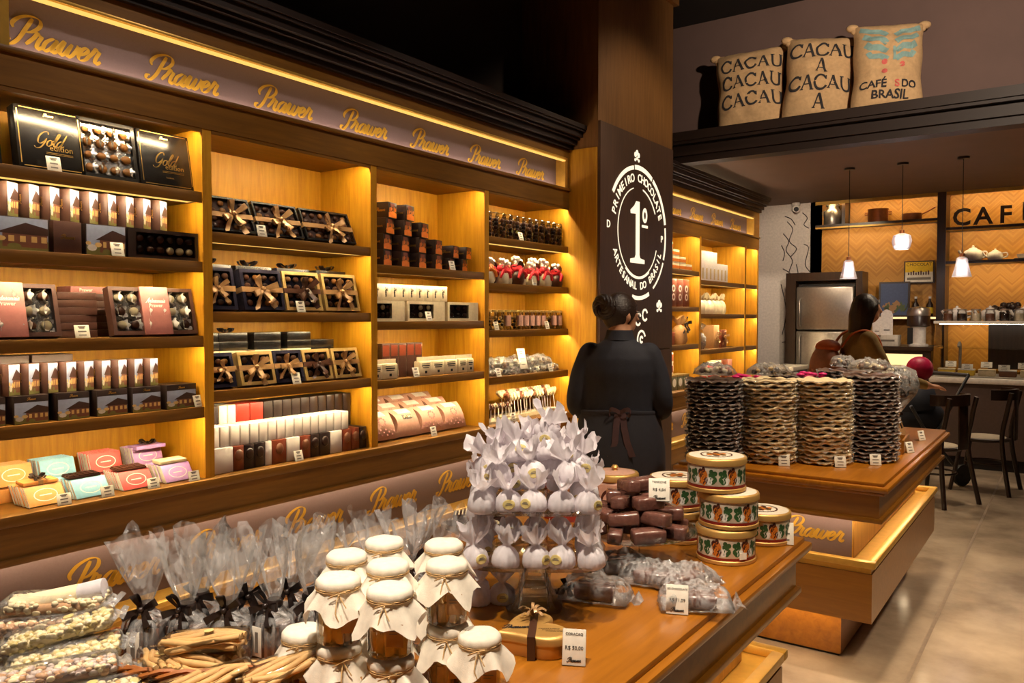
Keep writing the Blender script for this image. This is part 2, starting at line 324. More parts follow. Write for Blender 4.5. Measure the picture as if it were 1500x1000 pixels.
# pillar with backlit crest
g = G(); g.box(-3.42, -2.77, 5.0, 6.27, 0, 4.3); g.box(-3.42, -2.73, 4.98, 6.3, 4.1, 4.3); struct('pillar', g.mesh('pillar', 'wood_pillar'), 'wood clad square pillar between the two shelf cabinets', 'pillar')
g = G(); g.box(-3.38, -2.775, 4.985, 5.0, .0, 2.72); ob('lit_side_panel', g.mesh('lit_side_panel', 'wood_v'), bpy.data.objects['pillar'])  # yellow panel added; shelf light on the pillar side put into its colour
LC = (5.6, 2.17)
sign = thing('crest_sign', 'dark wooden panel with glowing round crest and a large number one', 'sign', (-2.77, LC[0], 1.27), (0, 0, R(90)))
bx('panel', 'wood_panel', -.60, .64, -.02, 0, 0, 1.635, sign)
bx('lower_panel', 'wood_panel', -.60, .64, -.02, 0, -1.26, -.008, sign)
zc = LC[1] - 1.27; yf = -.0205
def arcband(r0, r1, a0, a1, n=28):
    g = G(); vs = []; 
    for i in range(n + 1):
        a = R(a0 + (a1 - a0) * i / n); vs += [(r0 * math.cos(a), -.003, r0 * math.sin(a)), (r1 * math.cos(a), -.003, r1 * math.sin(a))]
    vs += [(x, 0, z) for x, y, z in vs]; k = 2 * (n + 1)
    fs = [(2 * i, 2 * i + 1, 2 * i + 3, 2 * i + 2) for i in range(n)] + [(2 * i, 2 * i + 2, k + 2 * i + 2, k + 2 * i) for i in range(n)] + [(2 * i + 1, k + 2 * i + 1, k + 2 * i + 3, 2 * i + 3) for i in range(n)]
    return g.add(vs, fs)
for r0, r1, a0, a1 in ((.475, .505, 100, 148), (.475, .51, 62, 98), (.478, .508, 12, 60), (.48, .5, -22, 9), (.485, .5, -58, -25), (.485, .515, 258, 292), (.335, .342, 105, 250), (.335, .345, 30, 78), (.335, .355, 232, 302), (.335, .342, -58, -20)):
    ob('glowing_ring', arcband(r0, r1, a0, a1).mesh('glowing_ring', 'logo_glow'), sign, (0, yf, zc))
def arctext(s, r, a0, a1, size, flip=False):
    for i, ch in enumerate(s):
        if ch == ' ': continue
        a = R(a0 + (a1 - a0) * i / (len(s) - 1)); rot = a + math.pi / 2 if flip else a - math.pi / 2
        ob('glowing_letter', text(ch, size, 'logo_glow', .003, .0012), sign, (r * math.cos(a), yf, zc + r * math.sin(a)), (0, -rot, 0))
arctext('PRIMEIRO CHOCOLATE', .412, 162, 22, .088)
arctext('ARTESANAL DO BRASIL', .412, 204, 338, .08, True)
g = G(); g.prism([(-.02, .235), (.035, .235), (.035, -.17), (.05, -.195), (.125, -.205), (.125, -.235), (-.115, -.235), (-.115, -.205), (-.04, -.195), (-.025, -.17), (-.025, .14), (-.11, .135), (-.115, .16), (-.05, .2)], -.003, 0)
ob('glowing_numeral', g.mesh('glowing_numeral', 'logo_glow'), sign, (-.02, yf, zc + .0))
ob('glowing_ordinal', arcband(.026, .05, 0, 360).mesh('glowing_ordinal', 'logo_glow'), sign, (.11, yf, zc + .14), (0, 0, 0), (.8, 1, 1.15))
g = G(); g.box(-.05, .05, -.003, 0, -.01, .01); ob('glowing_bar', g.mesh('glowing_bar', 'logo_glow'), sign, (.11, yf, zc + .055))
for x_, s_ in ((-.48, .02), (.425, -.02)):
    ob('glowing_letter', text('D' if x_ < 0 else 'P', .075, 'logo_glow', .003, .001), sign, (x_, yf, zc + s_))
g = G()
for dx, dz, r_ in ((-.025, .01, .02), (.025, .01, .02), (0, .03, .018), (-.03, -.03, .012), (.03, -.03, .012), (0, -.018, .012)): g.lathe([(r_, 0), (r_, .003)], 10, 0, TR(dx, 0, dz, R(90)))
ob('glowing_ornament', g.mesh('glowing_ornament', 'logo_glow'), sign, (-.03, yf, zc + .575))
for x_, z_, s_ in ((-.36, -.53, .9), (.38, -.56, 1.1)): ob('glowing_ornament', g.mesh('glowing_ornament', 'logo_glow'), sign, (x_, yf, zc + z_), (0, 0, 0), s_)
for x_, z_, r0 in ((.12, -.63, .05), (.0, -.66, .055), (.06, -.82, .075), (.06, -.82, .03), (-.1, -.64, .05)):
    ob('glowing_ring', arcband(r0 - .016, r0, 20, 320).mesh('glowing_ring', 'logo_glow'), sign, (x_, yf, zc + z_))

# ================================================================= wall cabinets
XF, XB = -3.0, -3.38
def cabinet(label, y0, y1, divs, shelf_z, sign_y, riser_y, left_end, right_end, sx0, sx1):
    t = thing('wall_cabinet', label, 'cabinet', (XF, y0, 0))
    def p(name, m, xa, xb, ya, yb, za, zb, r=0.0, par=None): return bx(name, m, xa - XF, xb - XF, ya - y0, yb - y0, za, zb, par or t, r)
    p('back_panel', 'wood_v', XB - .03, XB, y0, y1, .4, 2.7)
    ed = [y0] + divs + [y1]
    for d in divs + ([y0 + .025] if left_end else []) + ([y1 - .02] if right_end else []): p('divider', 'wood_v', XB, XF, d - .022, d + .022, .84, 2.33)
    p('ledge', 'wood_y', XB, XF + .03, y0, y1, .80, .84, .006)
    p('apron', 'wood_y', XB, XF + .015, y0, y1, .69, .80)
    p('apron_moulding', 'wood_y', XB, XF + .03, y0, y1, .665, .69, .006)
    p('header', 'wood_y', XB, XF + .005, y0, y1, 2.31, 2.425); p('header_bead', 'wood_y', XF - .02, XF + .02, y0, y1, 2.425, 2.445, .005)
    band = p('sign_band', 'band', XF - .1, XF - .075, sx0, sx1, 2.43, 2.67)
    p('sign_frame', 'gold_trim', XF - .075, XF + .004, sx0 - .03, sx0, 2.43, 2.66); p('sign_frame', 'gold_trim', XF - .075, XF + .004, sx1, sx1 + .03, 2.43, 2.66)
    p('stile', 'wood_y', XB, XF + .005, y0, sx0 - .03, 2.43, 2.66); p('stile', 'wood_y', XB, XF + .005, sx1 + .03, y1, 2.43, 2.66)
    p('top_bead', 'gold_trim', XF - .02, XF + .012, sx0, sx1, 2.645, 2.66, .004)
    p('lit_edge_glow', 'gold_glow', XF - .018, XF + .006, sx0, sx1, 2.634, 2.641); p('light_strip', 'gold_glow', XF - .05, XF - .04, sx0 + .02, sx1 - .02, 2.645, 2.655)  # front gold line paints the moulding as lit by the strip behind
    p('light_strip', 'led_white', XF - .05, XF - .035, sx0 + .02, sx1 - .02, 2.428, 2.432)
    p('frieze', 'wood_y', XB, XF + .006, y0, y1, 2.66, 2.76)
    g = G()
    for xo, za, zb in ((.03, 2.72, 2.75), (.06, 2.75, 2.785), (.085, 2.785, 2.80), (.11, 2.80, 2.835), (.13, 2.835, 2.85), (.14, 2.85, 2.88)): g.box(XB - XF, xo, 0, y1 - y0, za, zb)
    ob('cornice', g.mesh('cornice', 'cornice'), t)
    for yy in sign_y: ob('lettering', script_text('Prawer', .335), band, (-.0745, yy - y0, 2.535), (0, 0, R(90)))
    ris = p('riser', 'band', XF - .19, XF - .16, y0, y1, .36, .69)
    for yy in riser_y: ob('lettering', script_text('Prawer', .40), ris, (-.159, yy - y0, .5), (0, 0, R(90)))
    p('light_strip', 'led_low', XF - .12, XF - .10, y0 + .03, y1 - .03, .658, .664)
    p('tray', 'gold_trim', XB, XF + .02, y0, y1, .34, .365); g = G()
    g.rbox(.03, .075, 0, y1 - y0, .375, .40, .008); g.rbox(.02, .06, 0, y1 - y0, .33, .375, .006); ob('tray_rim', g.mesh('tray_rim', 'gold_trim', 40), t)
    p('base', 'wood_y', XB, XF + .05, y0, y1, .2, .335); p('plinth', 'wood_y', XB, XF - .08, y0, y1, 0, .2)
    for k in range(len(ed) - 1):
        ya, yb = ed[k] + (.022 if k else 0), ed[k + 1] - (.022 if k < len(ed) - 2 else 0)
        for z in shelf_z[k]:
            s = p('shelf', 'wood_y', XB, XF - .004, ya, yb, z - .04, z, .002)
            p('light_strip', 'led', XF - .016, XF - .010, ya + .03, yb - .03, z - .0425, z - .0402, par=s); p('lit_edge_glow', 'gold_glow', XF - .08, XF - .02, ya + .02, yb - .02, z - .0408, z - .0395, par=s); p('shelf_lip', 'wood_y', XF - .008, XF - .004, ya, yb, z - .046, z - .039, par=s)  # strip light on the shelf underside put into a glowing gold panel
        p('light_strip', 'led', XF - .024, XF - .016, ya + .03, yb - .03, 2.3065, 2.3095); p('header_lip', 'wood_y', XF - .014, XF + .002, ya, yb, 2.294, 2.311)
    return t
SH1 = [2.046, 1.755, 1.443, 1.144]; SH2 = [1.885, 1.545, 1.205]; SH3 = [1.80, 1.50, 1.187]; SH4 = [2.03, 1.738, 1.44, 1.142]
cabinet('long built-in wooden shelf cabinet with lit shelves and gold lettered sign band', 1.06, 5.0, [2.04, 3.02, 4.0], [SH1, SH2, SH3, SH4],
        [1.467, 1.985, 2.51, 3.03, 3.555, 4.08, 4.60], [1.70, 2.22, 2.74, 3.32, 3.9, 4.45], True, False, 1.28, 4.93)
SA = [1.967, 1.622, 1.264]; SB = [1.89, 1.556, 1.2]
cabinet('farther built-in shelf cabinet beyond the pillar with two lit bays', 6.27, 9.22, [7.47, 8.78], [SA, SB, SB], [7.0, 7.55, 8.1, 8.65], [7.0, 7.6, 8.2, 8.8], False, True, 6.5, 9.02)
bx('added_uplight', 'led_low', -3.35 + 3.0, -3.30 + 3.0, .1, 2.8, 2.881, 2.886, bpy.data.objects['wall_cabinet.001'])  # unseen strip added to brighten the soffit above the cornice

# ================================================================= display tables
def display_table(label, x0, x1, y0, y1, letters):
    cx, cy = (x0 + x1) / 2, (y0 + y1) / 2; hx, hy = (x1 - x0) / 2, (y1 - y0) / 2
    t = thing('display_table', label, 'table', (cx, cy, 0))
    def p(name, m, d, z0, z1, r=0.0): return bx(name, m, -hx + d, hx - d, -hy + d, hy - d, z0, z1, t, r)
    g = G()
    for d, z0, z1, r in ((.02, .823, .84, .004), (.0, .80, .825, .008), (.018, .785, .803, .005)): g.rbox(-hx + d, hx - d, -hy + d, hy - d, z0, z1, r)
    ob('table_top', g.mesh('table_top', 'wood_table', 40), t)
    p('apron', 'wood_tx', .04, .685, .79); p('apron_moulding', 'wood_tx', .025, .667, .688, .006)
    n = p('neck', 'band', .17, .47, .69); n.data.materials.clear(); n.data.materials.append(MATS['band']); 
    for s in (-1, 1):
        bx('light_strip', 'led_low', -hx + .12, hx - .12, s * (hy - .11) - .01, s * (hy - .11) + .01, .658, .664, t)
        bx('light_strip', 'led_low', s * (hx - .11) - .01, s * (hx - .11) + .01, -hy + .12, hy - .12, .658, .664, t)
    p('tray', 'gold_trim', .075, .44, .465); 
    for s in (-1, 1):
        g = G(); a = s * (hy - .075); g.rbox(-hx + .055, hx - .055, a - .02, a + .02, .465, .495, .007); ob('tray_rim', g.mesh('tray_rim', 'gold_trim', 40), t)
        g = G(); a = s * (hx - .075); g.rbox(a - .02, a + .02, -hy + .095, hy - .095, .465, .495, .007); ob('tray_rim', g.mesh('tray_rim', 'gold_trim', 40), t)
        bx('panel_edge', 'gold_trim', s * (hx - .17) - .002, s * (hx - .17) + .002, -hy + .169, -hy + .172, .47, .68, t)
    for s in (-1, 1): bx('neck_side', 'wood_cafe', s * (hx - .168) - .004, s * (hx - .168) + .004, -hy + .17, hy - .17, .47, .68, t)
    p('lower_body', 'wood_tx', .07, .23, .44); p('plinth', 'wood_table', .225, .012, .23)
    p('base_shoe', 'wall_black', .235, 0, .012)
    for s in (-1, 1): bx('light_strip', 'led_low', -hx + .2, hx - .2, s * (hy - .15) - .01, s * (hy - .15) + .01, .222, .2295, t)
    for x_, nm in letters: ob('lettering', script_text('Prawer', .27), n, (x_, -hy + .1695, .575))
    return t
display_table('wooden display table in the foreground loaded with jars and truffles', -1.62, -.655, .42, 2.56, [])
display_table('wooden display table farther back holding tall stacks of chocolate', -1.55, -.61, 3.53, 5.5, [(-.22, 'a'), (.13, 'b')])
# ================================================================= goods: shared materials and small builders
for n_, c_, r_ in (('choc', (78, 44, 30), .35), ('choc_milk', (120, 76, 52), .4), ('choc_dark', (44, 26, 20), .3), ('choc_white', (226, 208, 170), .45), ('truffle_gold', (176, 118, 58), .35),
                   ('box_black', (22, 20, 20), .25), ('box_brown', (72, 46, 38), .4), ('box_dark', (38, 26, 24), .35), ('box_pink', (172, 112, 106), .4), ('box_white', (232, 222, 212), .5), ('box_cream', (232, 214, 176), .5),
                   ('box_rust', (120, 56, 34), .3), ('box_red', (178, 54, 40), .35), ('box_navy', (34, 32, 46), .25), ('box_gold', (206, 176, 120), .35), ('kraft_pink', (198, 150, 128), .6), ('kraft', (176, 132, 84), .7),
                   ('print_sky', (150, 160, 190), .4), ('print_roof', (62, 38, 32), .4), ('print_wall', (120, 76, 58), .4), ('print_green', (118, 116, 62), .4), ('print_rock', (206, 196, 184), .4), ('print_glow', (214, 176, 110), .4),
                   ('print_orange', (232, 128, 40), .4), ('card', (238, 230, 214), .5), ('ink', (30, 24, 22), .6), ('ink_grey', (120, 110, 100), .6), ('paper_cup', (232, 226, 222), .55),
                   ('bar_orange', (232, 158, 84), .5), ('bar_blue', (136, 190, 212), .5), ('bar_red', (216, 92, 86), .5), ('bar_lilac', (196, 150, 208), .5), ('bar_edge', (238, 228, 216), .6),
                   ('red_felt', (196, 24, 34), .8), ('white_felt', (240, 236, 230), .9), ('label_pink', (208, 160, 146), .5), ('stick', (240, 232, 220), .5), ('twine', (196, 160, 108), .8), ('ribbon_brown', (70, 44, 32), .3), ('ribbon_dark', (40, 28, 24), .3)):
    mat(n_, c_, r_, vary=.07, scale=60)
mat('ribbon_gold', (176, 136, 92), .28, metal=.35, vary=.1); mat('foil', (225, 222, 218), .22, metal=.85, vary=.1, bump=.5, bscale=120)
mat('gold_box', (200, 166, 106), .3, metal=.5, vary=.06)
film('clear', (.97, .97, .96), .015, .06); film('cello', (.985, .98, .975), .015, .2, .13, .8, 30, crinkle=True); film('cello_clear', (.985, .98, .975), .015, .18, .04, .8, 30, crinkle=True); film('glass', (.975, .98, .975), .04, .03)
film('glass_case', (.94, .96, .95), .02, .02)
ball = {}
def ballmesh(m, r=1.0, key=None):
    if m not in ball:
        g = G(); g.sph((0, 0, 0), (1, 1, .85), 10, 7); ball[m] = g.mesh('chocolate', m, 60)
    return ball[m]
def WP(y, z, back=.05): return (XF - back, y, z)
RZ = R(90)
CARDN = [0]
_c = {}
def price_card(loc, rz, label, w=.05, h=.055, lines=None, group=None):
    k = (w, h)
    if k not in _c:
        g = G(); g.rbox(-w / 2, w / 2, -.0012, .0012, 0, h, .0008, 0, TR(0, 0, .001, R(-16))); a = g.mesh('card', 'card', 40)
        g = G(); g.box(-w / 2, w / 2, -.002, h * .6, 0, .002); b = g.mesh('foot', 'clear')
        g = G()
        for i, (q, ww) in enumerate(((.86, .5), (.76, .35), (.5, .55), (.22, .5))): g.box(-w * ww / 2, w * ww / 2, -.0019, -.0012, h * q - .0022, h * q + .0022, 0, TR(0, 0, .001, R(-16)))
        _c[k] = (a, b, g.mesh('print', 'ink_grey'))
    a, b, c = _c[k]; t = thing('price_card', label, 'price card', loc, (0, 0, rz), group)
    ob('card', a, t); ob('foot', b, t)
    if lines is None: ob('print', c, t)
    else:
        for s, q, sz in lines:
            me = script_text('Prawer', w * .6, 'ink', .2, .0005) if s == 'Prawer' else text(s, sz, 'ink', .0005)
            d = Vector((0, math.sin(R(16)), math.cos(R(16)))) * (h * q); ob('print', me, t, (0, d.y - .0021, d.z), (R(-16), 0, 0))
    return t
def bow(size, m, tails=True, loops=4, seed=0):
    """ribbon bow lying against the x,z plane, bulging to -y"""
    rnd = random.Random(seed); g = G()
    for k in range(loops):
        a = (R(20) + k * 2 * math.pi / loops + rnd.uniform(-.25, .25)) if loops > 2 else (k * math.pi + rnd.uniform(-.2, .2))
        P = []; W = []; d = Vector((math.cos(a), 0, math.sin(a))); n = Vector((-math.sin(a), 0, math.cos(a))); L_ = size * rnd.uniform(.85, 1.1)
        for i in range(11):
            t = i / 10; u = math.sin(math.pi * t); q = math.sin(2 * math.pi * t)
            P.append(d * (L_ * u) + Vector((0, -1, 0)) * (size * .12 + size * .32 * (1 - math.cos(2 * math.pi * t)) * .5 + q * size * .16)); W.append(n * (size * .2 * (.35 + .65 * u)))
        g.strip(P, W)
    if tails:
        for s in (-1, 1):
            P = []; W = []
            for i in range(7):
                t = i / 6; P.append(Vector((s * size * (.15 + .55 * t), -size * (.18 + .08 * math.sin(6 * t)), -size * 1.25 * t))); W.append(Vector((size * .17, rnd.uniform(-.2, .2) * size * .3, size * .06)))
            g.strip(P, W)
    g.sph((0, -size * .22, 0), (size * .17, size * .17, size * .17), 8, 5); return g
BOWS = {m: [bow(.05, m, True, 4, i).mesh('bow', m, 50) for i in range(3)] for m in ('ribbon_gold', 'ribbon_brown', 'ribbon_dark')}
FLATBOW = [bow(.05, 'ribbon_dark', False, 4, i + 9).mesh('bow', 'ribbon_dark', 50) for i in range(2)]
_bm = {}
def bmesh_box(w, d, h, mats, r=.0015):
    k = (w, d, h, tuple(mats) if isinstance(mats, (list, tuple)) else mats)
    if k not in _bm:
        g = G(); g.rbox(-w / 2, w / 2, 0, d, 0, h, r); _bm[k] = g.mesh('body', mats, 40)
    return _bm[k]
_hp = {}
def house_print(w, h, band=.0, y=-.0006):
    k = (w, h, band)
    if k not in _hp:
        g = G(); F = lambda pts, m, l: g.add([(w * (u - .5), y - l * .0003, h * v) for u, v in pts], [tuple(range(len(pts)))], m)
        top = 1 - band
        F([(.02, .02), (.98, .02), (.98, top - .02), (.02, top - .02)], 0, 0)
        F([(.02, .02), (.98, .02), (.98, .3 * top), (.6, .36 * top), (.02, .3 * top)], 3, 1)
        F([(.34, .1 * top), (.97, .1 * top), (.97, .55 * top), (.34, .55 * top)], 2, 2)
        F([(.24, .5 * top), (.98, .48 * top), (.98, .7 * top), (.66, .84 * top)], 1, 3)
        for q in (.42, .58, .74, .88): F([(q, .26 * top), (q + .08, .26 * top), (q + .08, .44 * top), (q, .44 * top)], 5, 4)
        for cx_, cz_, rx_, m_ in ((.15, .24, .12, 4), (.06, .38, .07, 5), (.3, .34, .09, 5), (.5, .13, .1, 3)): F([(cx_ + rx_ * math.cos(a), (cz_ + rx_ * .9 * math.sin(a)) * top) for a in [i * math.pi / 4 for i in range(8)]], m_, 5)
        _hp[k] = g.mesh('front_print', ['print_sky', 'print_roof', 'print_wall', 'print_green', 'print_rock', 'print_glow'])
    return _hp[k]
def box_thing(name, label, w, d, h, m, loc, rot=(0, 0, RZ), group=None, cat='box', r=.0015):
    t = thing(name, label, cat, loc, rot, group); ob('body', bmesh_box(w, d, h, m, r), t); return t
def lean(loc, d, a): return (loc[0], loc[1], loc[2] + d * math.sin(a)), (-a, 0, RZ)
def window_box(name, label, w, d, h, m, nx, nz, loc, rot, chocs=('choc', 'choc_milk'), rim=.018, inner='box_dark', group=None, cat='chocolate box', bowm=None, r0=None, wx0=None, wx1=None, seed=0, cups=False, band=None):
    """upright box with a recessed window, rows of sweets behind clear film, optional ribbon with bow"""
    rnd = random.Random(seed); t = thing(name, label, cat, loc, rot, group); x0 = -w / 2 + rim if wx0 is None else wx0; x1 = w / 2 - rim if wx1 is None else wx1; z0, z1 = rim, h - rim
    g = G(); g.box(-w / 2, w / 2, .02, d, 0, h); g.box(-w / 2, w / 2, 0, .02, 0, z0); g.box(-w / 2, w / 2, 0, .02, z1, h); g.box(-w / 2, x0, 0, .02, z0, z1); g.box(x1, w / 2, 0, .02, z0, z1)
    ob('body', g.mesh('body', m), t)
    g = G(); g.box(x0, x1, .018, .0205, z0, z1); ob('inner_tray', g.mesh('inner_tray', inner), t)
    px_, pz_ = (x1 - x0) / nx, (z1 - z0) / nz; rr = min(px_, pz_) * .4
    if r0: rr = r0
    for i in range(nx):
        for j in range(nz):
            m_ = rnd.choice(chocs); x = x0 + px_ * (i + .5); z = z0 + pz_ * (j + .5)
            if cups:
                g = G(); q = rr * 1.25; g.lathe([(q * .6, 0), (q * .85, -.006), (q * 1.12, -.013)], 32, 0, None, lambda a, i_, r_, z_: (r_ * (1 + .07 * i_ * math.cos(a * 8)), z_ + .002 * math.cos(a * 5) * i_), cap=False); g2 = _bm.setdefault(('cup', round(q, 4)), g.mesh('paper_cup', cups, 60))
                ob('paper_cup', g2, t, (x, .017, z), (R(-90), 0, rnd.uniform(0, 3)))
            ob('chocolate', ballmesh(m_), t, (x, .0115, z), (0, 0, 0), (rr * rnd.uniform(.9, 1.12), min(.0095, rr * .7), rr * rnd.uniform(.9, 1.12)))
    g = G(); g.add([(x0, .0015, z0), (x1, .0015, z0), (x1, .0015, z1), (x0, .0015, z1)], [(0, 1, 2, 3)]); ob('window_film', g.mesh('window_film', 'clear'), t)
    if bowm:
        bz = h * (.46 if band is None else band); g = G(); g.box(-w / 2 - .001, w / 2 + .001, -.0015, d + .001, bz - .012, bz + .012); ob('ribbon', g.mesh('ribbon', bowm), t)
        ob('bow', BOWS[bowm][seed % 3], t, (rnd.uniform(-.02, .02), -.001, bz), (0, rnd.uniform(-.2, .2), 0), min(1.45, w / .145))
    return t
# ----------------------------------------------------------------- bay one (nearest the viewer)
g = G(); W_, H_ = .235, .232
for a in ((-.1, .1, .006, .009), (-.1, .1, H_ - .009, H_ - .006)): g.box(a[0], a[1], -.0008, 0, a[2], a[3])
for a in ((-.109, -.106), (.106, .109)): g.box(a[0], a[1], -.0008, 0, .016, H_ - .016)
for a in (.066, .061): g.box(-.02, .075, -.0008, 0, a, a + .0015)
GBORDER = g.mesh('gold_border', 'gold')
def gold_box(y, label):
    a = R(11); loc, rot = lean(WP(y, 2.046, .06), .05, a)
    t = box_thing('gift_box', label, W_, .05, H_, 'box_black', loc, rot, 'black gift boxes on the top shelf', 'chocolate box')
    ob('gold_border', GBORDER, t); ob('lettering', script_text('Gold', .12, 'gold', .14, .0006), t, (.0, -.0003, .115)); ob('lettering', text('edition', .03, 'gold', .0006), t, (.035, -.0004, .085))
    ob('lettering', script_text('Prawer', .035, 'gold', .25, .0006), t, (0, -.0003, .208)); ob('lettering', text('bombons', .009, 'gold', .0006), t, (.01, -.0004, .04))
gold_box(1.16, 'black gold edition box at the left picture edge, top shelf')
gold_box(1.45, 'black gold edition box standing behind a price card, top shelf')
gold_box(1.905, 'black gold edition box beside the wooden divider, top shelf')
loc, rot = lean(WP(1.665, 2.046, .06), .05, R(11))
window_box('truffle_box', 'open black box showing sixteen gold truffles in silver foil', .225, .05, .232, 'box_black', 4, 4, loc, rot, ('truffle_gold',), .014, 'foil', cat='chocolate box', r0=.0185, cups='foil', seed=3)
for i, y in enumerate((1.215, 1.50, 1.72)):
    box_thing('backing_box', ['closed black box behind the box at the left edge, top shelf', 'closed black box behind the gold edition box with price card', 'closed black box behind the open truffle box, top shelf'][i], .2, .1, .235, 'box_black', WP(y, 2.046, .17), group='black boxes kept behind the top shelf row')
price_card(WP(1.43, 2.046, .012), RZ, 'small price card in front of the black gold edition box')
def sawtooth(i, y, z, w, d, h, label, group, ang):
    t = thing('souvenir_box', label, 'box', WP(y, z, .055), (0, 0, RZ + ang), group); ob('body', bmesh_box(w, d, h, 'box_brown'), t); ob('front_print', house_print(w, h), t)
    ob('lettering', script_text('Prawer', .034, 'gold', .25, .0005), t, (-w / 2 - .0005, d / 2, h * .55), (0, R(-90), R(-90)))
for i in range(10): sawtooth(i, 1.235 + i * .071, 1.755 + .118, .052, .07, .122, '%s small brown house-print box from the left in the second shelf upper row' % ORD(i), 'small house boxes, second shelf', R(28))
for i, (ya, yb) in enumerate(((1.18, 1.415), (1.43, 1.53), (1.545, 1.70))):
    t = box_thing('chocolate_box', ['wide box with house picture at the left edge, second shelf', 'plain dark brown box between the house boxes, second shelf', 'short box with house picture beside the window box, second shelf'][i], yb - ya, .13, .117, 'box_brown' if i == 1 else 'box_dark', WP((ya + yb) / 2, 1.755, .03), group='lower boxes on the second shelf')
    if i != 1: ob('front_print', house_print(yb - ya, .117), t)
    else: ob('lettering', script_text('Prawer', .05, 'gold', .25, .0005), t, (0, -.0003, .06))
window_box('chocolate_box', 'dark box with a window over twelve round chocolates, second shelf', .305, .13, .117, 'box_dark', 6, 2, WP(1.862, 1.755, .03), (0, 0, RZ), ('choc_dark', 'choc', 'choc_white'), .014, seed=4, wx0=-.12)
price_card(WP(1.66, 1.755, .012), RZ, 'price card leaning on the second shelf house box')
for i, y in enumerate((1.275, 1.83)):
    loc, rot = lean(WP(y, 1.443, .03), .04, R(14))
    t = window_box('artisan_box', ['brown chocolate box with pink sleeve cut by the left edge', 'brown chocolate box with pink sleeve beside the divider'][i], .36, .04, .195, 'box_brown', 6, 3, loc, rot, ('choc', 'choc_milk', 'choc_white'), .016, 'foil', seed=5 + i, cups='paper_cup', r0=.02, cat='chocolate box')
    sl = [ch for ch in t.children]
    g = G(); g.rbox(-.055, .065, -.006, .042, -.001, .1965, .001); s_ = ob('sleeve', g.mesh('sleeve', 'box_pink', 40), t)
    ob('lettering', script_text('Artesanais', .085, 'card', .22, .0006), s_, (.005, -.0062, .14)); ob('lettering', text('Prawer', .02, 'card', .0006, .0004), s_, (.005, -.0063, .118))
for k in range(6): box_thing('chocolate_box', '%s flat brown box from the bottom of the short stack, third shelf' % ORD(k), .15, .12, .0285, 'box_brown', WP(1.555, 1.443 + .029 * k, .12), (0, 0, RZ + R(2) * (k % 3 - 1)), 'flat brown boxes stacked on the third shelf')
for i, y in enumerate((1.30, 1.70)):
    for k in range(7):
        t = box_thing('chocolate_box', '%s flat box from the bottom, stack behind the %s sleeved box, third shelf' % (ORD(k), ('left', 'right')[i]), .30, .11, .0285, 'box_brown' if k < 6 else 'box_pink', WP(y + .03, 1.443 + .0287 * k, .22), group='flat boxes behind the sleeved boxes')
        if k == 6:
            for dx in (-.09, .0, .09): ob('lettering', text('Prawer', .018, 'card', .0005, .0003), t, (dx, -.0004, .014))
price_card(WP(1.53, 1.443, .03), RZ, 'price card before the flat brown box stack, third shelf', .055, .05)
for i in range(10): sawtooth(i, 1.235 + i * .0655, 1.144 + .1, .05, .07, .112, '%s small brown house-print box from the left in the fourth shelf upper row' % ORD(i), 'small house boxes, fourth shelf', R(24))
for i, (ya, yb) in enumerate(((1.16, 1.262), (1.285, 1.405), (1.432, 1.552), (1.575, 1.70), (1.715, 1.84), (1.86, 2.0))):
    t = box_thing('chocolate_box', '%s wide house-picture box from the left, fourth shelf bottom row' % ORD(i), yb - ya, .13, .1, 'box_dark', WP((ya + yb) / 2, 1.144, .03), (0, 0, RZ + R(3)), 'wide house boxes on the fourth shelf')
    ob('front_print', house_print(yb - ya, .1, .22), t); ob('lettering', script_text('Prawer', .03, 'gold', .25, .0005), t, (0, -.0003, .088))
for i, y in enumerate((1.34, 1.5)): box_thing('chocolate_box', 'flat box lying behind the %s upper boxes, fourth shelf' % ('left', 'middle')[i], .15, .1, .235, 'box_brown', WP(y, 1.144, .2), group='rear boxes on the fourth shelf')
price_card(WP(2.0, 1.144, .015), RZ + R(15), 'tilted price card at the right end of the fourth shelf', .045, .05)
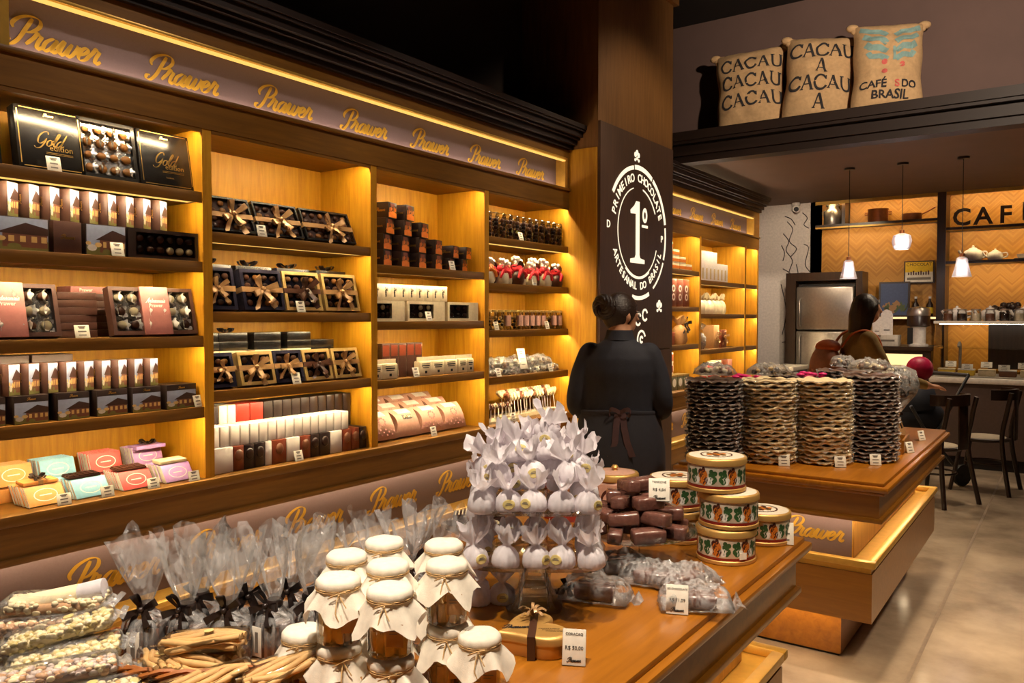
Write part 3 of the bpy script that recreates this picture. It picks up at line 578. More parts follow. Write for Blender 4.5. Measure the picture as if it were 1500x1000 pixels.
# chocolate bars in coloured paper on the ledge
def bar_mesh(m, w=.135, h=.078, th=.009):
    g = G(); g.rbox(-w / 2, w / 2, 0, th, 0, h, .0015); me = g.mesh('wrapper', [m, 'bar_edge'], 40)
    for p in me.polygons:
        if abs(p.normal.y) < .5: p.material_index = 1
    return me
g = G(); vs = [(.043 * math.cos(a), -.0004, .039 + .025 * math.sin(a)) for a in [i * math.pi / 10 for i in range(20)]] + [(.039 * math.cos(a), -.0004, .039 + .022 * math.sin(a)) for a in [i * math.pi / 10 for i in range(20)]]
g.add(vs, [(i, (i + 1) % 20, 20 + (i + 1) % 20, 20 + i) for i in range(20)]); g.box(-.022, .022, -.0006, -.0002, .037, .041)
OVAL = g.mesh('oval_print', 'box_white')
for gi, (cn, m_, y) in enumerate((('orange', 'bar_orange', 1.40), ('pale blue', 'bar_blue', 1.56), ('coral red', 'bar_red', 1.745), ('lilac', 'bar_lilac', 1.925))):
    me = bar_mesh(m_)
    for bank, (n_, bk, zz, a) in enumerate(((9, .03, .84, R(32)), (8, .21, .84, R(18)))):
        for k in range(n_):
            hz = zz + (.0 if bank == 0 else .055) + .009 * math.sin(a)
            t = thing('chocolate_bar', '%s %s paper chocolate bar counted from the front, %s rank on the ledge' % (ORD(k), cn, ('front', 'rear raised')[bank]), 'chocolate bar', WP(y + (0 if bank == 0 else -.035) + random.uniform(-.003, .003), hz, bk + k * .0115 / math.cos(a)), (-a, 0, RZ + R(4)), '%s bars on the ledge' % cn)
            ob('wrapper', me, t)
            if k == 0: ob('oval_print', OVAL, t)
    box_thing('riser_box', 'small block raising the rear rank of %s bars' % cn, .12, .11, .05, m_, WP(y - .035, .84, .2), (0, 0, RZ + R(4)))
    loc = WP(y - .01, .84 + .075, .1)
    t = thing('chocolate_bar', ('orange wrapped bar with gold ribbon lying on the orange bars', 'dark nut chocolate bar lying on the pale blue bars', 'milk chocolate bar lying on the coral red bars', 'cream bar lying on the lilac bars')[gi], 'chocolate bar', loc, (R(4), 0, RZ))
    g = G(); mm = ('bar_orange', 'choc_dark', 'choc', 'choc_white')[gi]
    if gi in (1, 2):
        g.rbox(-.06, .06, -.03, .03, 0, .008, .002)
        for i in range(6):
            for j in range(3): g.rbox(-.058 + i * .0195, -.041 + i * .0195, -.028 + j * .0195, -.011 + j * .0195, .007, .012, .002)
    else: g.rbox(-.06, .06, -.03, .03, 0, .014, .002)
    ob('tablet', g.mesh('tablet', mm, 40), t)
    if gi == 0:
        g = G(); g.box(-.008, .008, -.031, .031, -.001, .0155); ob('ribbon', g.mesh('ribbon', 'ribbon_gold'), t); ob('bow', BOWS['ribbon_dark'][0], t, (0, 0, .015), (R(-90), 0, 0), .7)
    if gi == 3: 
        t2 = box_thing('chocolate_bar', 'lilac bar tied with a dark bow on the rear lilac bars', .13, .07, .015, 'bar_lilac', WP(y - .03, .965, .2)); ob('bow', FLATBOW[0], t2, (0, .03, .015), (R(-90), 0, 0), .8)
    price_card(WP(y + .035, .84, -.01), RZ, 'price card before the %s chocolate bars' % cn, .05, .042)
# ----------------------------------------------------------------- bay two
for i, (ya, yb) in enumerate(((2.085, 2.325), (2.335, 2.6), (2.61, 2.94))):
    loc, rot = lean(WP((ya + yb) / 2, 1.885, .04), .035, R(24))
    window_box('bombon_box', ['dark chocolate box with gold bow nearest the left divider, upper shelf', 'dark chocolate box with large gold bow in the middle, upper shelf', 'dark chocolate box with gold bow at the right end, upper shelf'][i], yb - ya - .008, .035, .172, 'box_black', (4, 5, 6)[i], 4, loc, rot, ('choc_milk', 'truffle_gold', 'choc'), .01, 'box_brown', 'dark bow boxes on the upper shelf', bowm='ribbon_gold', seed=i + 20, band=.47)
    box_thing('backing_box', 'plain dark block propping the %s bow box, upper shelf' % ('left', 'middle', 'right')[i], .18, .06, .12, 'box_black', WP((ya + yb) / 2, 1.885, .17))
price_card(WP(2.33, 1.885, .012), RZ, 'price card between the dark bow boxes, upper shelf')
for i, (ya, yb, m_) in enumerate(((2.06, 2.215, 'box_navy'), (2.25, 2.475, 'box_navy'), (2.485, 2.705, 'gold_box'), (2.725, 2.955, 'gold_box'))):
    loc, rot = lean(WP((ya + yb) / 2, 1.545, .035), .045, R(13))
    window_box('bombon_box', ['navy chocolate box with gold bow cut by the divider, middle shelf', 'navy chocolate box with gold bow, second from the divider, middle shelf', 'gold framed chocolate box with price card, middle shelf', 'gold framed chocolate box with gold bow at the right, middle shelf'][i], yb - ya, .045, .19, m_, 4 if i else 3, 4, loc, rot, ('choc_milk', 'truffle_gold', 'choc'), .016, 'box_navy', 'bow boxes on the middle shelf', bowm='ribbon_gold' if i != 2 else 'ribbon_brown', seed=i + 30, band=.5)
    t = box_thing('gift_box', '%s grey box lying behind the middle shelf bow boxes, dark bow on top' % ORD(i), .2, .12, .215, 'box_black' if i % 2 else 'box_navy', WP((ya + yb) / 2 + .03, 1.545, .16), group='boxes with dark bows, middle shelf rear')
    ob('bow', FLATBOW[i % 2], t, (0, .05, .215), (R(-90), 0, 0), 1.1)
price_card(WP(2.55, 1.545, .012), RZ, 'price card before the gold framed box, middle shelf')
for i, (ya, yb, m_) in enumerate(((2.07, 2.205, 'box_navy'), (2.23, 2.42, 'gold_box'), (2.425, 2.59, 'box_navy'), (2.597, 2.77, 'gold_box'), (2.785, 2.965, 'gold_box'))):
    loc, rot = lean(WP((ya + yb) / 2, 1.205, .035), .04, R(15))
    window_box('bombon_box', ['small navy bow box against the left divider, lower shelf', 'small gold framed bow box beside the navy one, lower shelf', 'small navy bow box behind the price card, lower shelf', 'small gold framed bow box left of the last, lower shelf', 'small gold framed bow box at the right end, lower shelf'][i], yb - ya, .04, .155, m_, 3, 3, loc, rot, ('choc_milk', 'truffle_gold', 'choc'), .016, 'box_navy', 'small bow boxes on the lower shelf', bowm=('ribbon_gold', 'ribbon_gold', 'ribbon_gold', 'ribbon_brown', 'ribbon_gold')[i], seed=i + 40, band=.52)
for i, y in enumerate((2.12, 2.27, 2.46, 2.65, 2.80)):
    for k in range(6):
        m_ = ('box_black', 'box_black', 'box_navy', 'box_cream', 'box_black', 'box_black')[k] if i != 4 else 'box_black'
        if i == 4 and k > 4: continue
        t = box_thing('gift_box', '%s flat box from the bottom, %s stack behind the lower shelf bow boxes' % (ORD(k), ORD(i)), .15, .12, .04, m_, WP(y, 1.205 + .041 * k, .15), (0, 0, RZ + R(random.uniform(-3, 3))), 'flat boxes stacked behind the lower shelf bow boxes')
        if k == 5 and i in (0, 1): ob('bow', FLATBOW[i], t, (0, .06, .04), (R(-90), 0, 0), .9)
price_card(WP(2.52, 1.205, .012), RZ, 'price card before the small navy bow box, lower shelf')
g = G(); g.rbox(-.5, .5, 0, 1, 0, 1, .03); UB = {m_: g.mesh('body', m_, 40) for m_ in ('box_white', 'box_rust', 'box_dark', 'box_red')}
g = G(); g.sph((0, 0, 0), (.022, .012, .026), 10, 7); DOME = {'box_rust': g.mesh('dome', 'choc_milk', 60), 'box_dark': g.mesh('dome', 'choc_dark', 60), 'box_red': g.mesh('dome', 'box_rust', 60)}
def ubox(label, m_, ya, yb, z, h, d, bk, group, dome=False):
    t = thing('sweet_box', label, 'box', WP((ya + yb) / 2, z, bk), (0, 0, RZ), group); ob('body', UB[m_], t, (0, 0, 0), (0, 0, 0), (yb - ya - .003, d, h))
    if dome: ob('dome', DOME[m_], t, (0, -.001, h * .62))
ed_ = (2.068, 2.178, 2.234, 2.29, 2.348, 2.385, 2.47, 2.55, 2.615, 2.67, 2.74, 2.82, 2.883, 2.94, 2.99); cl_ = 'WRDDWRWRDDWRRD'
for i, ch in enumerate(cl_): ubox('%s %s box from the left in the bottom row of sweet boxes' % (ORD(i), {'W': 'white', 'R': 'rust brown', 'D': 'dark brown'}[ch]), {'W': 'box_white', 'R': 'box_rust', 'D': 'box_dark'}[ch], ed_[i], ed_[i + 1], .84, .112, .2, .03, 'bottom row of sweet boxes', ch != 'W')
for i in range(16): ubox('%s slim white box from the left in the middle row of sweet boxes' % ORD(i), 'box_white', 2.072 + i * .0505, 2.072 + i * .0505 + .046, .952, .09, .1, .04 + random.uniform(0, .006), 'slim white boxes in the middle row')
up_ = [('box_red', .055), ('box_dark', .06), ('box_white', .045), ('box_white', .045), ('box_red', .075), ('box_red', .075)] + [('box_dark', .055)] * 10
y_ = 2.068
for i, (m_, w_) in enumerate(up_):
    if y_ + w_ > 2.995: break
    ubox('%s box from the left in the top row of sweet boxes' % ORD(i), m_, y_, y_ + w_, .952, .17, .12, .145, 'top row of sweet boxes')
    y_ += w_ + .001
price_card(WP(2.52, .84, .0), RZ, 'price card on the ledge before the sweet boxes', .05, .05)
# ----------------------------------------------------------------- bay three
g = G(); F_ = lambda pts, m: g.add([(.0006, y, z) for y, z in pts], [tuple(range(len(pts)))], m)
F_([(.004, .004), (.09, .004), (.09, .03), (.05, .04), (.004, .03)], 0)
for k in range(5): F_([(.01 + .016 * k, .035), (.02 + .016 * k, .03 + .012 * (k % 3)), (.022 + .016 * k, .06 + .01 * (k % 2)), (.012 + .016 * k, .055)], 0)
g.box(.0, .0012, .02, .07, .062, .08, 1); FLAME = g.mesh('side_print', ['print_orange', 'box_rust'])
def cube_box(label, y, z, bk, group, s=1.0, front='box_dark'):
    t = thing('praline_box', label, 'box', WP(y, z, bk), (0, 0, RZ - R(75)), group, s); ob('body', bmesh_box(.1, .095, .086, front), t); ob('side_print', FLAME, t, (.05, 0, 0))
    ob('lettering', script_text('Prawer', .06, 'gold', .25, .0005), t, (0, -.0004, .045))
n_ = 0
for r_, (y0_, cnt) in enumerate(((3.10, 4), (3.10, 4), (3.12, 3), (3.14, 2))):
    for c_ in range(cnt): cube_box('%s dark cube box from the left, %s row of the pyramid' % (ORD(c_), ('bottom', 'second', 'third', 'top')[r_]), y0_ + .02 + c_ * .142, 1.80 + .0865 * r_, .09, 'dark cube boxes in a pyramid')
for r_, (y0_, cnt) in enumerate(((3.68, 2), (3.72, 2))):
    for c_ in range(cnt): cube_box('%s dark cube box from the left, %s row of the small cluster by the divider' % (ORD(c_), ('bottom', 'upper')[r_]), y0_ + c_ * .125, 1.80 + .0765 * r_, .09, 'dark cube boxes in the small cluster', .86)
price_card(WP(3.68, 1.80, .008), RZ, 'price card before the dark cube boxes')
for i, (ya, yb) in enumerate(((3.05, 3.285), (3.31, 3.63), (3.66, 3.95))):
    window_box('praline_box', ['cream box with dark chocolate window by the left divider', 'cream box with dark chocolate window behind the price card', 'cream box with dark chocolate window at the right end'][i], yb - ya, .1, .112, 'box_cream', 3, 2, WP((ya + yb) / 2, 1.50, .03), (0, 0, RZ), ('choc_dark', 'choc', 'choc_white'), .016, 'box_dark', 'cream window boxes', wx1=(yb - ya) / 2 - (.1 if i < 2 else .09), seed=50 + i)
for i in range(9):
    t = box_thing('praline_box', '%s slim cream box from the left standing on the cream window boxes' % ORD(i), .058, .09, .088, 'box_cream', WP(3.085 + i * .068, 1.613, .04), (0, 0, RZ - R(12)), 'slim cream boxes'); ob('lettering', script_text('Prawer', .05, 'ink', .25, .0005), t, (0, -.0004, .045), (0, R(90), 0))
price_card(WP(3.47, 1.50, .008), RZ, 'price card before the cream window boxes')
for i in range(5):
    t = box_thing('chocolate_stick_box', '%s tall dark chocolate bar box from the left, standing behind the cookie bags' % ORD(i), .05, .05, .19, 'box_brown', WP(3.20 + i * .066, 1.187, .09), (0, 0, RZ - R(15)), 'tall dark bar boxes'); 
    g = G(); g.box(-.02, .02, -.0008, 0, .12, .18); ob('front_print', g.mesh('front_print', 'box_rust'), t); g = G(); g.box(.025, .026, .002, .048, .002, .188); ob('side_print', g.mesh('side_print', 'box_cream'), t)
for i, (y, w_) in enumerate(((3.07, .08), (3.17, .11), (3.46, .1), (3.57, .11), (3.69, .11), (3.80, .08), (3.875, .06))):
    t = thing('cookie_bag', '%s cream printed cookie bag from the left, fourth level' % ORD(i), 'bag', WP(y, 1.187, .03), (0, 0, RZ - R(6)), 'cream cookie bags')
    g = G(); g.rbox(-w_ / 2, w_ / 2, 0, .05, 0, .085, .008); g.box(-w_ / 2, w_ / 2, .02, .026, .08, .108); ob('bag', g.mesh('bag', 'box_cream', 40), t)
    g = G(); g.box(-w_ * .3, w_ * .3, -.0008, 0, .055, .062); g.box(-w_ * .25, w_ * .25, -.0008, 0, .045, .05); g.box(-.006, .01, -.0008, 0, .015, .03); g.box(-w_ * .3, w_ * .3, -.0008, 0, .068, .071); ob('print', g.mesh('print', 'ink'), t)
price_card(WP(3.36, 1.187, .008), RZ, 'price card before the cookie bags')
def pillow(w, h, t_):
    g = G(); nu, nv = 8, 8; vs = []
    for s in (-1, 1):
        for i in range(nv + 1):
            v = -1 + 2 * i / nv; b = 1 - v * v
            for j in range(nu + 1):
                u = -1 + 2 * j / nu; vs.append((u * (w / 2 - .028 * b), s * t_ * b * (1 - .1 * u * u), h * (v + 1) / 2))
    q = (nv + 1) * (nu + 1); fs = []
    for s in (0, 1):
        for i in range(nv):
            for j in range(nu):
                a = s * q + i * (nu + 1) + j; f = (a, a + 1, a + nu + 2, a + nu + 1); fs.append(f if s == 0 else f[::-1])
    for i in range(nv):
        for j in (0, nu): a = i * (nu + 1) + j; f = (a, a + nu + 1, q + a + nu + 1, q + a); fs.append(f if j == 0 else f[::-1])
    return g.add(vs, fs)
PIL = pillow(.215, .17, .045).mesh('carton', 'kraft_pink', 50)
g = G(); T0 = lambda z: -.045 * (1 - (2 * z / .17 - 1) ** 2) - .0008
for z in (.125, .135, .145): pass
for i in range(4): z0, z1 = .125 + .01 * i, .135 + .01 * i; g.add([(-.05, T0(z0), z0), (.05, T0(z0), z0), (.05, T0(z1), z1), (-.05, T0(z1), z1)], [(0, 1, 2, 3)])
PILL = g.mesh('paper_label', 'box_white'); g = G()
for i in range(10): a = i * .6283; r_ = .022; g.lathe([(.006, 0), (.006, .0006)], 6, 0, TR(r_ * math.cos(a), T0(.09 + r_ * math.sin(a)) - .0004, .09 + r_ * math.sin(a), R(90)))
for i in range(14):
    x_ = -.085 + .0125 * i; z_ = .022 + .012 * (i % 3); g.lathe([(.007, 0), (.007, .0006)], 5, 0, TR(x_, T0(z_) - .0004, z_, R(90)))
PILP = g.mesh('ornament_print', 'box_pink')
g = G(); g.add([(-.035, T0(.085) - .001, .085), (.035, T0(.085) - .001, .085), (.035, T0(.115) - .001, .115), (-.035, T0(.115) - .001, .115)], [(0, 1, 2, 3)]); PWIN = g.mesh('window', 'box_dark')
g = G()
for i in range(7): g.sph((-.026 + .0085 * i, T0(.1) - .002, .096 + .008 * (i % 2)), .007, 6, 4)
PSW = g.mesh('sweets', 'choc_white', 60)
for row in range(3):
    for i in range(4):
        t = thing('pillow_box', '%s pink kraft pillow box from the left, %s row on the ledge' % (ORD(i), ('front', 'middle', 'rear')[row]), 'box', WP(3.155 + i * .205 - .02 * row, .84 + .012 + .028 * row, .075 + row * .1), (-R(30), 0, RZ - R(4)), 'pink pillow boxes on the ledge')
        ob('carton', PIL, t); ob('paper_label', PILL, t)
        if row == 0 and i == 1: ob('window', PWIN, t); ob('sweets', PSW, t)
        else: ob('ornament_print', PILP, t)
price_card(WP(3.50, .84, .0), RZ, 'price card between the pink pillow boxes')
# ----------------------------------------------------------------- bay four
g = G(); g.lathe([(.036, 0), (.037, .003), (.037, .135), (.034, .14)], 14); TUBE = g.mesh('tube', 'clear', 40)
g = G(); g.lathe([(.034, .136), (.036, .138), (.036, .158), (.03, .164), (0, .166)], 14); CAP = g.mesh('cap', 'clear', 40)
def filling(ms, seed, rr=.0155, zmax=.125, rad=.019):
    rnd = random.Random(seed); g = G(); z = .016
    while z < zmax:
        a0 = rnd.uniform(0, 6)
        for k in range(3): g.sph((rad * math.cos(a0 + 2.09 * k), rad * math.sin(a0 + 2.09 * k), z + rnd.uniform(-.003, .003)), rr, 8, 5, rnd.randrange(len(ms)))
        z += .025
    return g.mesh('chocolates', ms, 60)
FB = [filling(['choc', 'choc_dark', 'choc_milk'], i) for i in range(3)]; FM = [filling(['choc_dark', 'choc_white', 'print_glow'], i + 5, .012, .11) for i in range(3)]
for i in range(12):
    t = thing('candy_tube', '%s clear tube of chocolate drops from the left, top shelf of the last bay' % ORD(i), 'tube', WP(4.085 + i * .077, 2.03, .065), (0, 0, random.uniform(0, 6)), 'tubes of chocolate drops'); ob('tube', TUBE, t); ob('chocolates', FB[i % 3], t); ob('cap', CAP, t)
    g = G(); g.lathe([(.012, 0), (.012, .001)], 8); ob('sticker', _bm.setdefault('stk', g.mesh('sticker', 'print_green')), t, (.0378 * math.cos(.3 * i), .0378 * math.sin(.3 * i), .055), (0, R(90), .3 * i))
price_card(WP(4.40, 2.03, .01), RZ, 'price card before the tubes of chocolate drops')
rnd = random.Random(3)
def bag_mesh(w, h, m, seed):
    rnd = random.Random(seed); ph = [rnd.uniform(0, 6) for _ in range(4)]; g = G()
    g.lathe([(w * .42, 0), (w * .5, h * .15), (w * .5, h * .45), (w * .36, h * .62), (w * .13, h * .72), (w * .3, h * .85), (w * .42, h)], 18, 0, None, lambda a, i, r, z: (r * (1 + (.07 if i < 4 else .22) * math.sin(a * (3 + i % 2 * 2) + ph[i % 4])), z + (.02 * math.sin(a * 3 + ph[0]) if i > 4 else 0)), cap=False)
    return g.mesh('bag', m, 50)
SB_ = [bag_mesh(.1, .13, m_, i) for i, m_ in enumerate(('choc_white', 'choc', 'box_cream'))]
g = G(); g.sph((0, 0, .1), (.048, .042, .03), 10, 6); g.sph((.0, -.03, .085), (.02, .02, .02), 8, 5)
for s in (-1, 1): g.tube([(0, -.03, .095), (s * .03, -.045, .075), (s * .045, -.04, .04)], [.013, .012, .008], 6)
RF = {m_: g.mesh('red_wrap', m_, 50) for m_ in ('red_felt', 'print_orange')}
g = G(); rq = random.Random(1)
for k in range(14): g.sph((rq.uniform(-.022, .022), rq.uniform(-.022, .022), .14 + rq.uniform(-.018, .022)), rq.uniform(.011, .018), 6, 4)
PP = g.mesh('pompom', 'white_felt', 60)
for i in range(11):
    t = thing('christmas_sweet_bag', '%s sweet bag with %s wrap and white pompom from the left' % (ORD(i), 'orange' if i in (0, 9) else 'red'), 'bag', WP(4.08 + i * .082, 1.738, .06 + .035 * (i % 2)), (0, 0, RZ + rnd.uniform(-.5, .5)), 'christmas sweet bags', rnd.uniform(.95, 1.1))
    ob('bag', SB_[i % 3], t); ob('red_wrap', RF['print_orange' if i in (0, 9) else 'red_felt'], t); ob('pompom', PP, t, (rnd.uniform(-.01, .01), 0, rnd.uniform(-.01, .012)))
price_card(WP(4.56, 1.738, .01), RZ, 'price card before the christmas sweet bags')
g = G(); g.lathe([(.034, .03), (.034, .11)], 14, cap=False); LBL = g.mesh('pink_label', 'label_pink', 40)
for i in range(13):
    t = thing('candy_tube', '%s tube of mixed nuts from the left, third shelf of the last bay' % ORD(i), 'tube', WP(4.075 + i * .071, 1.44, .06), (0, 0, 0), 'tubes of mixed nuts', (.92, .92, .86)); ob('tube', TUBE, t); ob('chocolates', FM[i % 3], t); 
    g = G(); g.lathe([(.036, .135), (.036, .15), (0, .152)], 14); ob('lid', _bm.setdefault('tl', g.mesh('lid', 'gold_box', 40)), t)
    if i >= 3 and i % 6 != 4: ob('pink_label', LBL, t, (.0045, 0, 0))
price_card(WP(4.12, 1.44, .008), RZ, 'price card at the left of the nut tubes'); price_card(WP(4.72, 1.44, .008), RZ, 'price card at the right of the nut tubes')
def cluster(seed, ms, n_=16, w=.075, d=.05, h=.03, r_=(.009, .015)):
    rnd = random.Random(seed); g = G()
    for k in range(n_):
        x, y = rnd.uniform(-w, w), rnd.uniform(-d, d); z = h * max(.25, 1 - (x / w) ** 2 * .6 - (y / d) ** 2 * .4) * rnd.uniform(.4, 1) + .012; r = rnd.uniform(*r_)
        g.sph((x, y, z), (r * 1.2, r, r), 7, 5, rnd.randrange(len(ms)))
    return g.mesh('nut_cluster', ms, 60)
def packet(seed, w=.09, d=.062, h=.05, m='cello'):
    rnd = random.Random(seed); g = G(); nu, nv = 22, 16; vs = []; fs = []
    for s in (1, -1):
        for i in range(nv + 1):
            for j in range(nu + 1):
                u, v = -1 + 2 * j / nu, -1 + 2 * i / nv; b = max(0, (1 - u ** 4) * (1 - v ** 4)) ** .5
                z = (h * b * (1 + .35 * noise.noise(Vector((u * 3, v * 3, seed))) + .3 * abs(noise.noise(Vector((u * 7, v * 6, seed + 3))))) if s > 0 else 0) + .002 + (.006 * noise.noise(Vector((u * 5, v * 5, seed + 9))) + .006) * (1 - b)
                vs.append((u * w * (1 + .08 * noise.noise(Vector((v * 3, seed, 0)))), v * d, z))
    q = (nu + 1) * (nv + 1)
    for s in (0, 1):
        for i in range(nv):
            for j in range(nu):
                a = s * q + i * (nu + 1) + j; f = (a, a + 1, a + nu + 2, a + nu + 1); fs.append(f if s == 0 else f[::-1])
    return g.add(vs, fs).mesh('film', m, 70, 1e-5)
CL = [cluster(i, [['choc', 'choc_milk', 'choc_white'], ['choc_dark', 'choc', 'print_glow'], ['choc_white', 'choc', 'choc_milk']][i % 3]) for i in range(4)]; PK = [packet(i) for i in range(4)]
for i in range(11):
    row = 0 if i < 6 else 1; k = i if row == 0 else i - 6
    t = thing('nut_packet', '%s bag of chocolate nut clusters from the left, %s layer of the heap' % (ORD(k), ('lower', 'upper')[row]), 'packet', WP(4.10 + k * .155 + .07 * row, 1.144 + .055 * row, .1 + .02 * row), (R(18), 0, RZ + rnd.uniform(-.4, .4)), 'bags of nut clusters', 1.0); ob('nut_cluster', CL[i % 4], t); ob('film', PK[i % 4], t)
price_card(WP(4.46, 1.175, .03), RZ - R(8), 'large white price card leaning on the nut clusters', .075, .14); price_card(WP(4.14, 1.142, .005), RZ, 'small price card left of the nut clusters'); price_card(WP(4.76, 1.142, .005), RZ, 'small price card right of the nut clusters')
g = G(); hp = []
for i in range(16):
    a = 2 * math.pi * i / 16; hp.append((.03 * math.sin(a) ** 3, .0275 * (.8125 * math.cos(a) - .3125 * math.cos(2 * a) - .125 * math.cos(3 * a) - .0625 * math.cos(4 * a))))
g.prism(hp[::-1], -.009, .009); g.prism([(x * .8, z * .8) for x, z in hp[::-1]], -.013, .013); HEART = {m_: g.mesh('heart', m_, 40) for m_ in ('choc_white', 'choc_milk')}
g = G(); g.tube([(0, 0, -.13), (0, 0, 0)], .0028, 6); STK = g.mesh('stick', 'stick', 60)
g = G(); g.sph((0, 0, 0), (.024, .02, .024), 8, 6); LF = g.mesh('film', 'cello', 60)
for row in range(2):
    for i in range(16):
        t = thing('lollipop', '%s heart chocolate lollipop from the left, %s row' % (ORD(i), ('front', 'rear')[row]), 'lollipop', WP(4.36 + i * .038 + .01 * row, .84 + .155 + .012 * row, .10 + row * .06), (R(-6), rnd.uniform(-.08, .08), RZ + rnd.uniform(-.3, .3)), 'heart lollipops in rows'); ob('heart', HEART['choc_milk' if (i * 7 + row) % 4 == 0 else 'choc_white'], t, (0, 0, 0), (0, 0, 0), 1.2); ob('stick', STK, t)
for i in range(14):
    t = thing('lollipop', '%s short popcorn lollipop at the left of the lowest shelf' % ORD(i), 'lollipop', WP(4.07 + (i % 7) * .042 + .02 * (i // 7), .84 + .085, .05 + .05 * (i // 7)), (0, 0, rnd.uniform(0, 3)), 'short popcorn lollipops', .75); ob('popcorn', CL[(i % 2) * 2], t, (0, 0, 0), (0, 0, 0), (.36, .5, 1.0)); ob('stick', STK, t, (0, 0, .02))
g = G(); g.box(-.36, .36, 0, .11, 0, .025); single('lollipop_stand', g.mesh('lollipop_stand', 'box_cream'), 'low cream block holding the rows of heart lollipops', 'stand', WP(4.66, .84, .08), (0, 0, RZ))
bx_ = G(); bx_.box(-.17, .17, 0, .12, 0, .015); single('lollipop_stand', bx_.mesh('lollipop_stand', 'box_cream'), 'low cream block holding the short popcorn lollipops', 'stand', WP(4.22, .84, .03), (0, 0, RZ))
price_card(WP(4.30, .84, .0), RZ, 'price card before the short popcorn lollipops'); price_card(WP(4.93, .84, .02), RZ, 'price card right of the heart lollipops')
# ----------------------------------------------------------------- farther cabinet
for k in range(4):
    for c_ in range(4 - k):
        t = box_thing('praline_box', '%s orange banded cream box in the %s row of the far stepped stack' % (ORD(c_), ('bottom', 'second', 'third', 'top')[k]), .14, .1, .062, 'box_cream', WP(6.86 + c_ * .15, 1.967 + .063 * k, .05), group='orange boxes in the far cabinet'); g = G(); g.box(-.071, .071, -.001, .101, .012, .04); ob('orange_band', _bm.setdefault('ob', g.mesh('orange_band', 'print_orange')), t)
for i in range(3):
    t = box_thing('chocolate_box', '%s dark box with white figures on the far cabinet second shelf' % ORD(i), .14, .08, .26, 'box_rust', WP(6.95 + i * .15, 1.622, .05), group='dark figure boxes in the far cabinet'); g = G()
    for z in (.17, .09): g.lathe([(.035, 0), (.035, .001)], 10, 0, TR(0, 0, z, R(90))); g.lathe([(.018, 0), (.018, .002)], 8, 1, TR(0, 0, z, R(90)))
    ob('front_print', _bm.setdefault('fp', g.mesh('front_print', ['box_white', 'box_rust'])), t)
t = thing('gift_bag', 'brown gift bag with a dark bow on the far cabinet shelf', 'bag', WP(7.2, 1.264, .1), (0, 0, RZ)); ob('bag', bag_mesh(.15, .26, 'kraft', 4), t); ob('bow', BOWS['ribbon_dark'][1], t, (0, -.06, .2), (0, 0, 0), 1.5)
t = box_thing('souvenir_box', 'small brown keepsake box beside the far gift bag', .15, .1, .12, 'box_rust', WP(6.98, 1.264, .08))
g = G(); g.lathe([(.04, 0), (.043, .004), (.043, .09), (.04, .09), (.039, .006), (0, .006)], 16); g.tube([(.042, 0, .075), (.068, 0, .07), (.07, 0, .03), (.042, 0, .02)], .006, 6); MUG = g.mesh('cup_body', 'box_white', 40)
g = G(); g.lathe([(.0436, .02), (.0436, .075)], 16, cap=False); MB = {m_: g.mesh('painted_band', m_, 40) for m_ in ('box_red', 'box_rust')}
def mug(label, y, z, bk, m_, group): t = thing('mug', label, 'mug', WP(y, z, bk), (0, 0, RZ + random.uniform(-.5, .9)), group, 1.15); ob('cup_body', MUG, t); ob('painted_band', MB[m_], t)
for i in range(4): mug('%s brown banded mug on the far cabinet ledge, %s' % (ORD(i % 2), ('lower', 'upper')[i // 2]), 6.86 + (i % 2) * .13, .84 + .145 + (i // 2) * .106, .12, 'box_rust', 'brown mugs in the far cabinet')
mat('tin_green', (110, 110, 84), .4)
for i in range(4):
    t = box_thing('sweet_tin', '%s green patterned tin on the far cabinet ledge' % ORD(i), .13, .12, .14, 'tin_green', WP(6.84 + i * .14, .84, .05), group='green tins in the far cabinet'); g = G(); g.lathe([(.04, 0), (.04, .001)], 12, 0, TR(0, 0, .07, R(90))); ob('medallion', _bm.setdefault('md', g.mesh('medallion', 'box_white')), t); g = G(); g.box(-.067, .067, -.002, .122, .125, .141); ob('lid', _bm.setdefault('ld', g.mesh('lid', 'gold_box')), t)
for i in range(8):
    t = box_thing('praline_box', '%s tall white box in the farther bay top shelf' % ORD(i), .085, .08, .30 if i < 5 else .19, 'box_white', WP(7.58 + i * .105, 1.89, .06), (0, 0, RZ - R(15)), 'tall white boxes in the farther bay'); g = G(); g.box(-.012, .012, -.001, 0, .02, .13); ob('print', _bm.setdefault('wp', g.mesh('print', 'box_gold')), t)
KB = bag_mesh(.105, .2, 'box_cream', 8)
for i in range(7):
    t = thing('paper_bag', '%s cream tied paper bag in the farther bay second shelf' % ORD(i), 'bag', WP(7.58 + i * .12, 1.556, .1), (0, 0, RZ + i), 'cream paper bags in the farther bay'); ob('bag', KB, t); g = G(); g.lathe([(.025, .15), (.028, .158), (.025, .166)], 10); ob('twine', _bm.setdefault('tw', g.mesh('twine', 'twine')), t)
t = thing('gift_basket', 'cellophane wrapped gift basket in the farther bay', 'basket', WP(7.75, 1.2, .15), (0, 0, RZ), None, .85); ob('film', bag_mesh(.22, .3, 'cello', 11), t); g = G(); g.lathe([(.07, 0), (.09, .07), (.095, .08), (.085, .08), (.065, .01)], 18); ob('basket', g.mesh('basket', 'kraft', 40), t); ob('nut_cluster', CL[1], t, (0, 0, .06), (0, 0, 0), 1.0)
for i in range(2):
    t = box_thing('gift_box', '%s box standing beside the far gift basket' % ('tan', 'dark')[i], .15, .12, .24 - .05 * i, ('kraft', 'box_rust')[i], WP(8.12 + i * .22, 1.2, .08)); ob('bow', BOWS['ribbon_gold'][i], t, (0, -.002, .12), (0, 0, 0), 1.4)
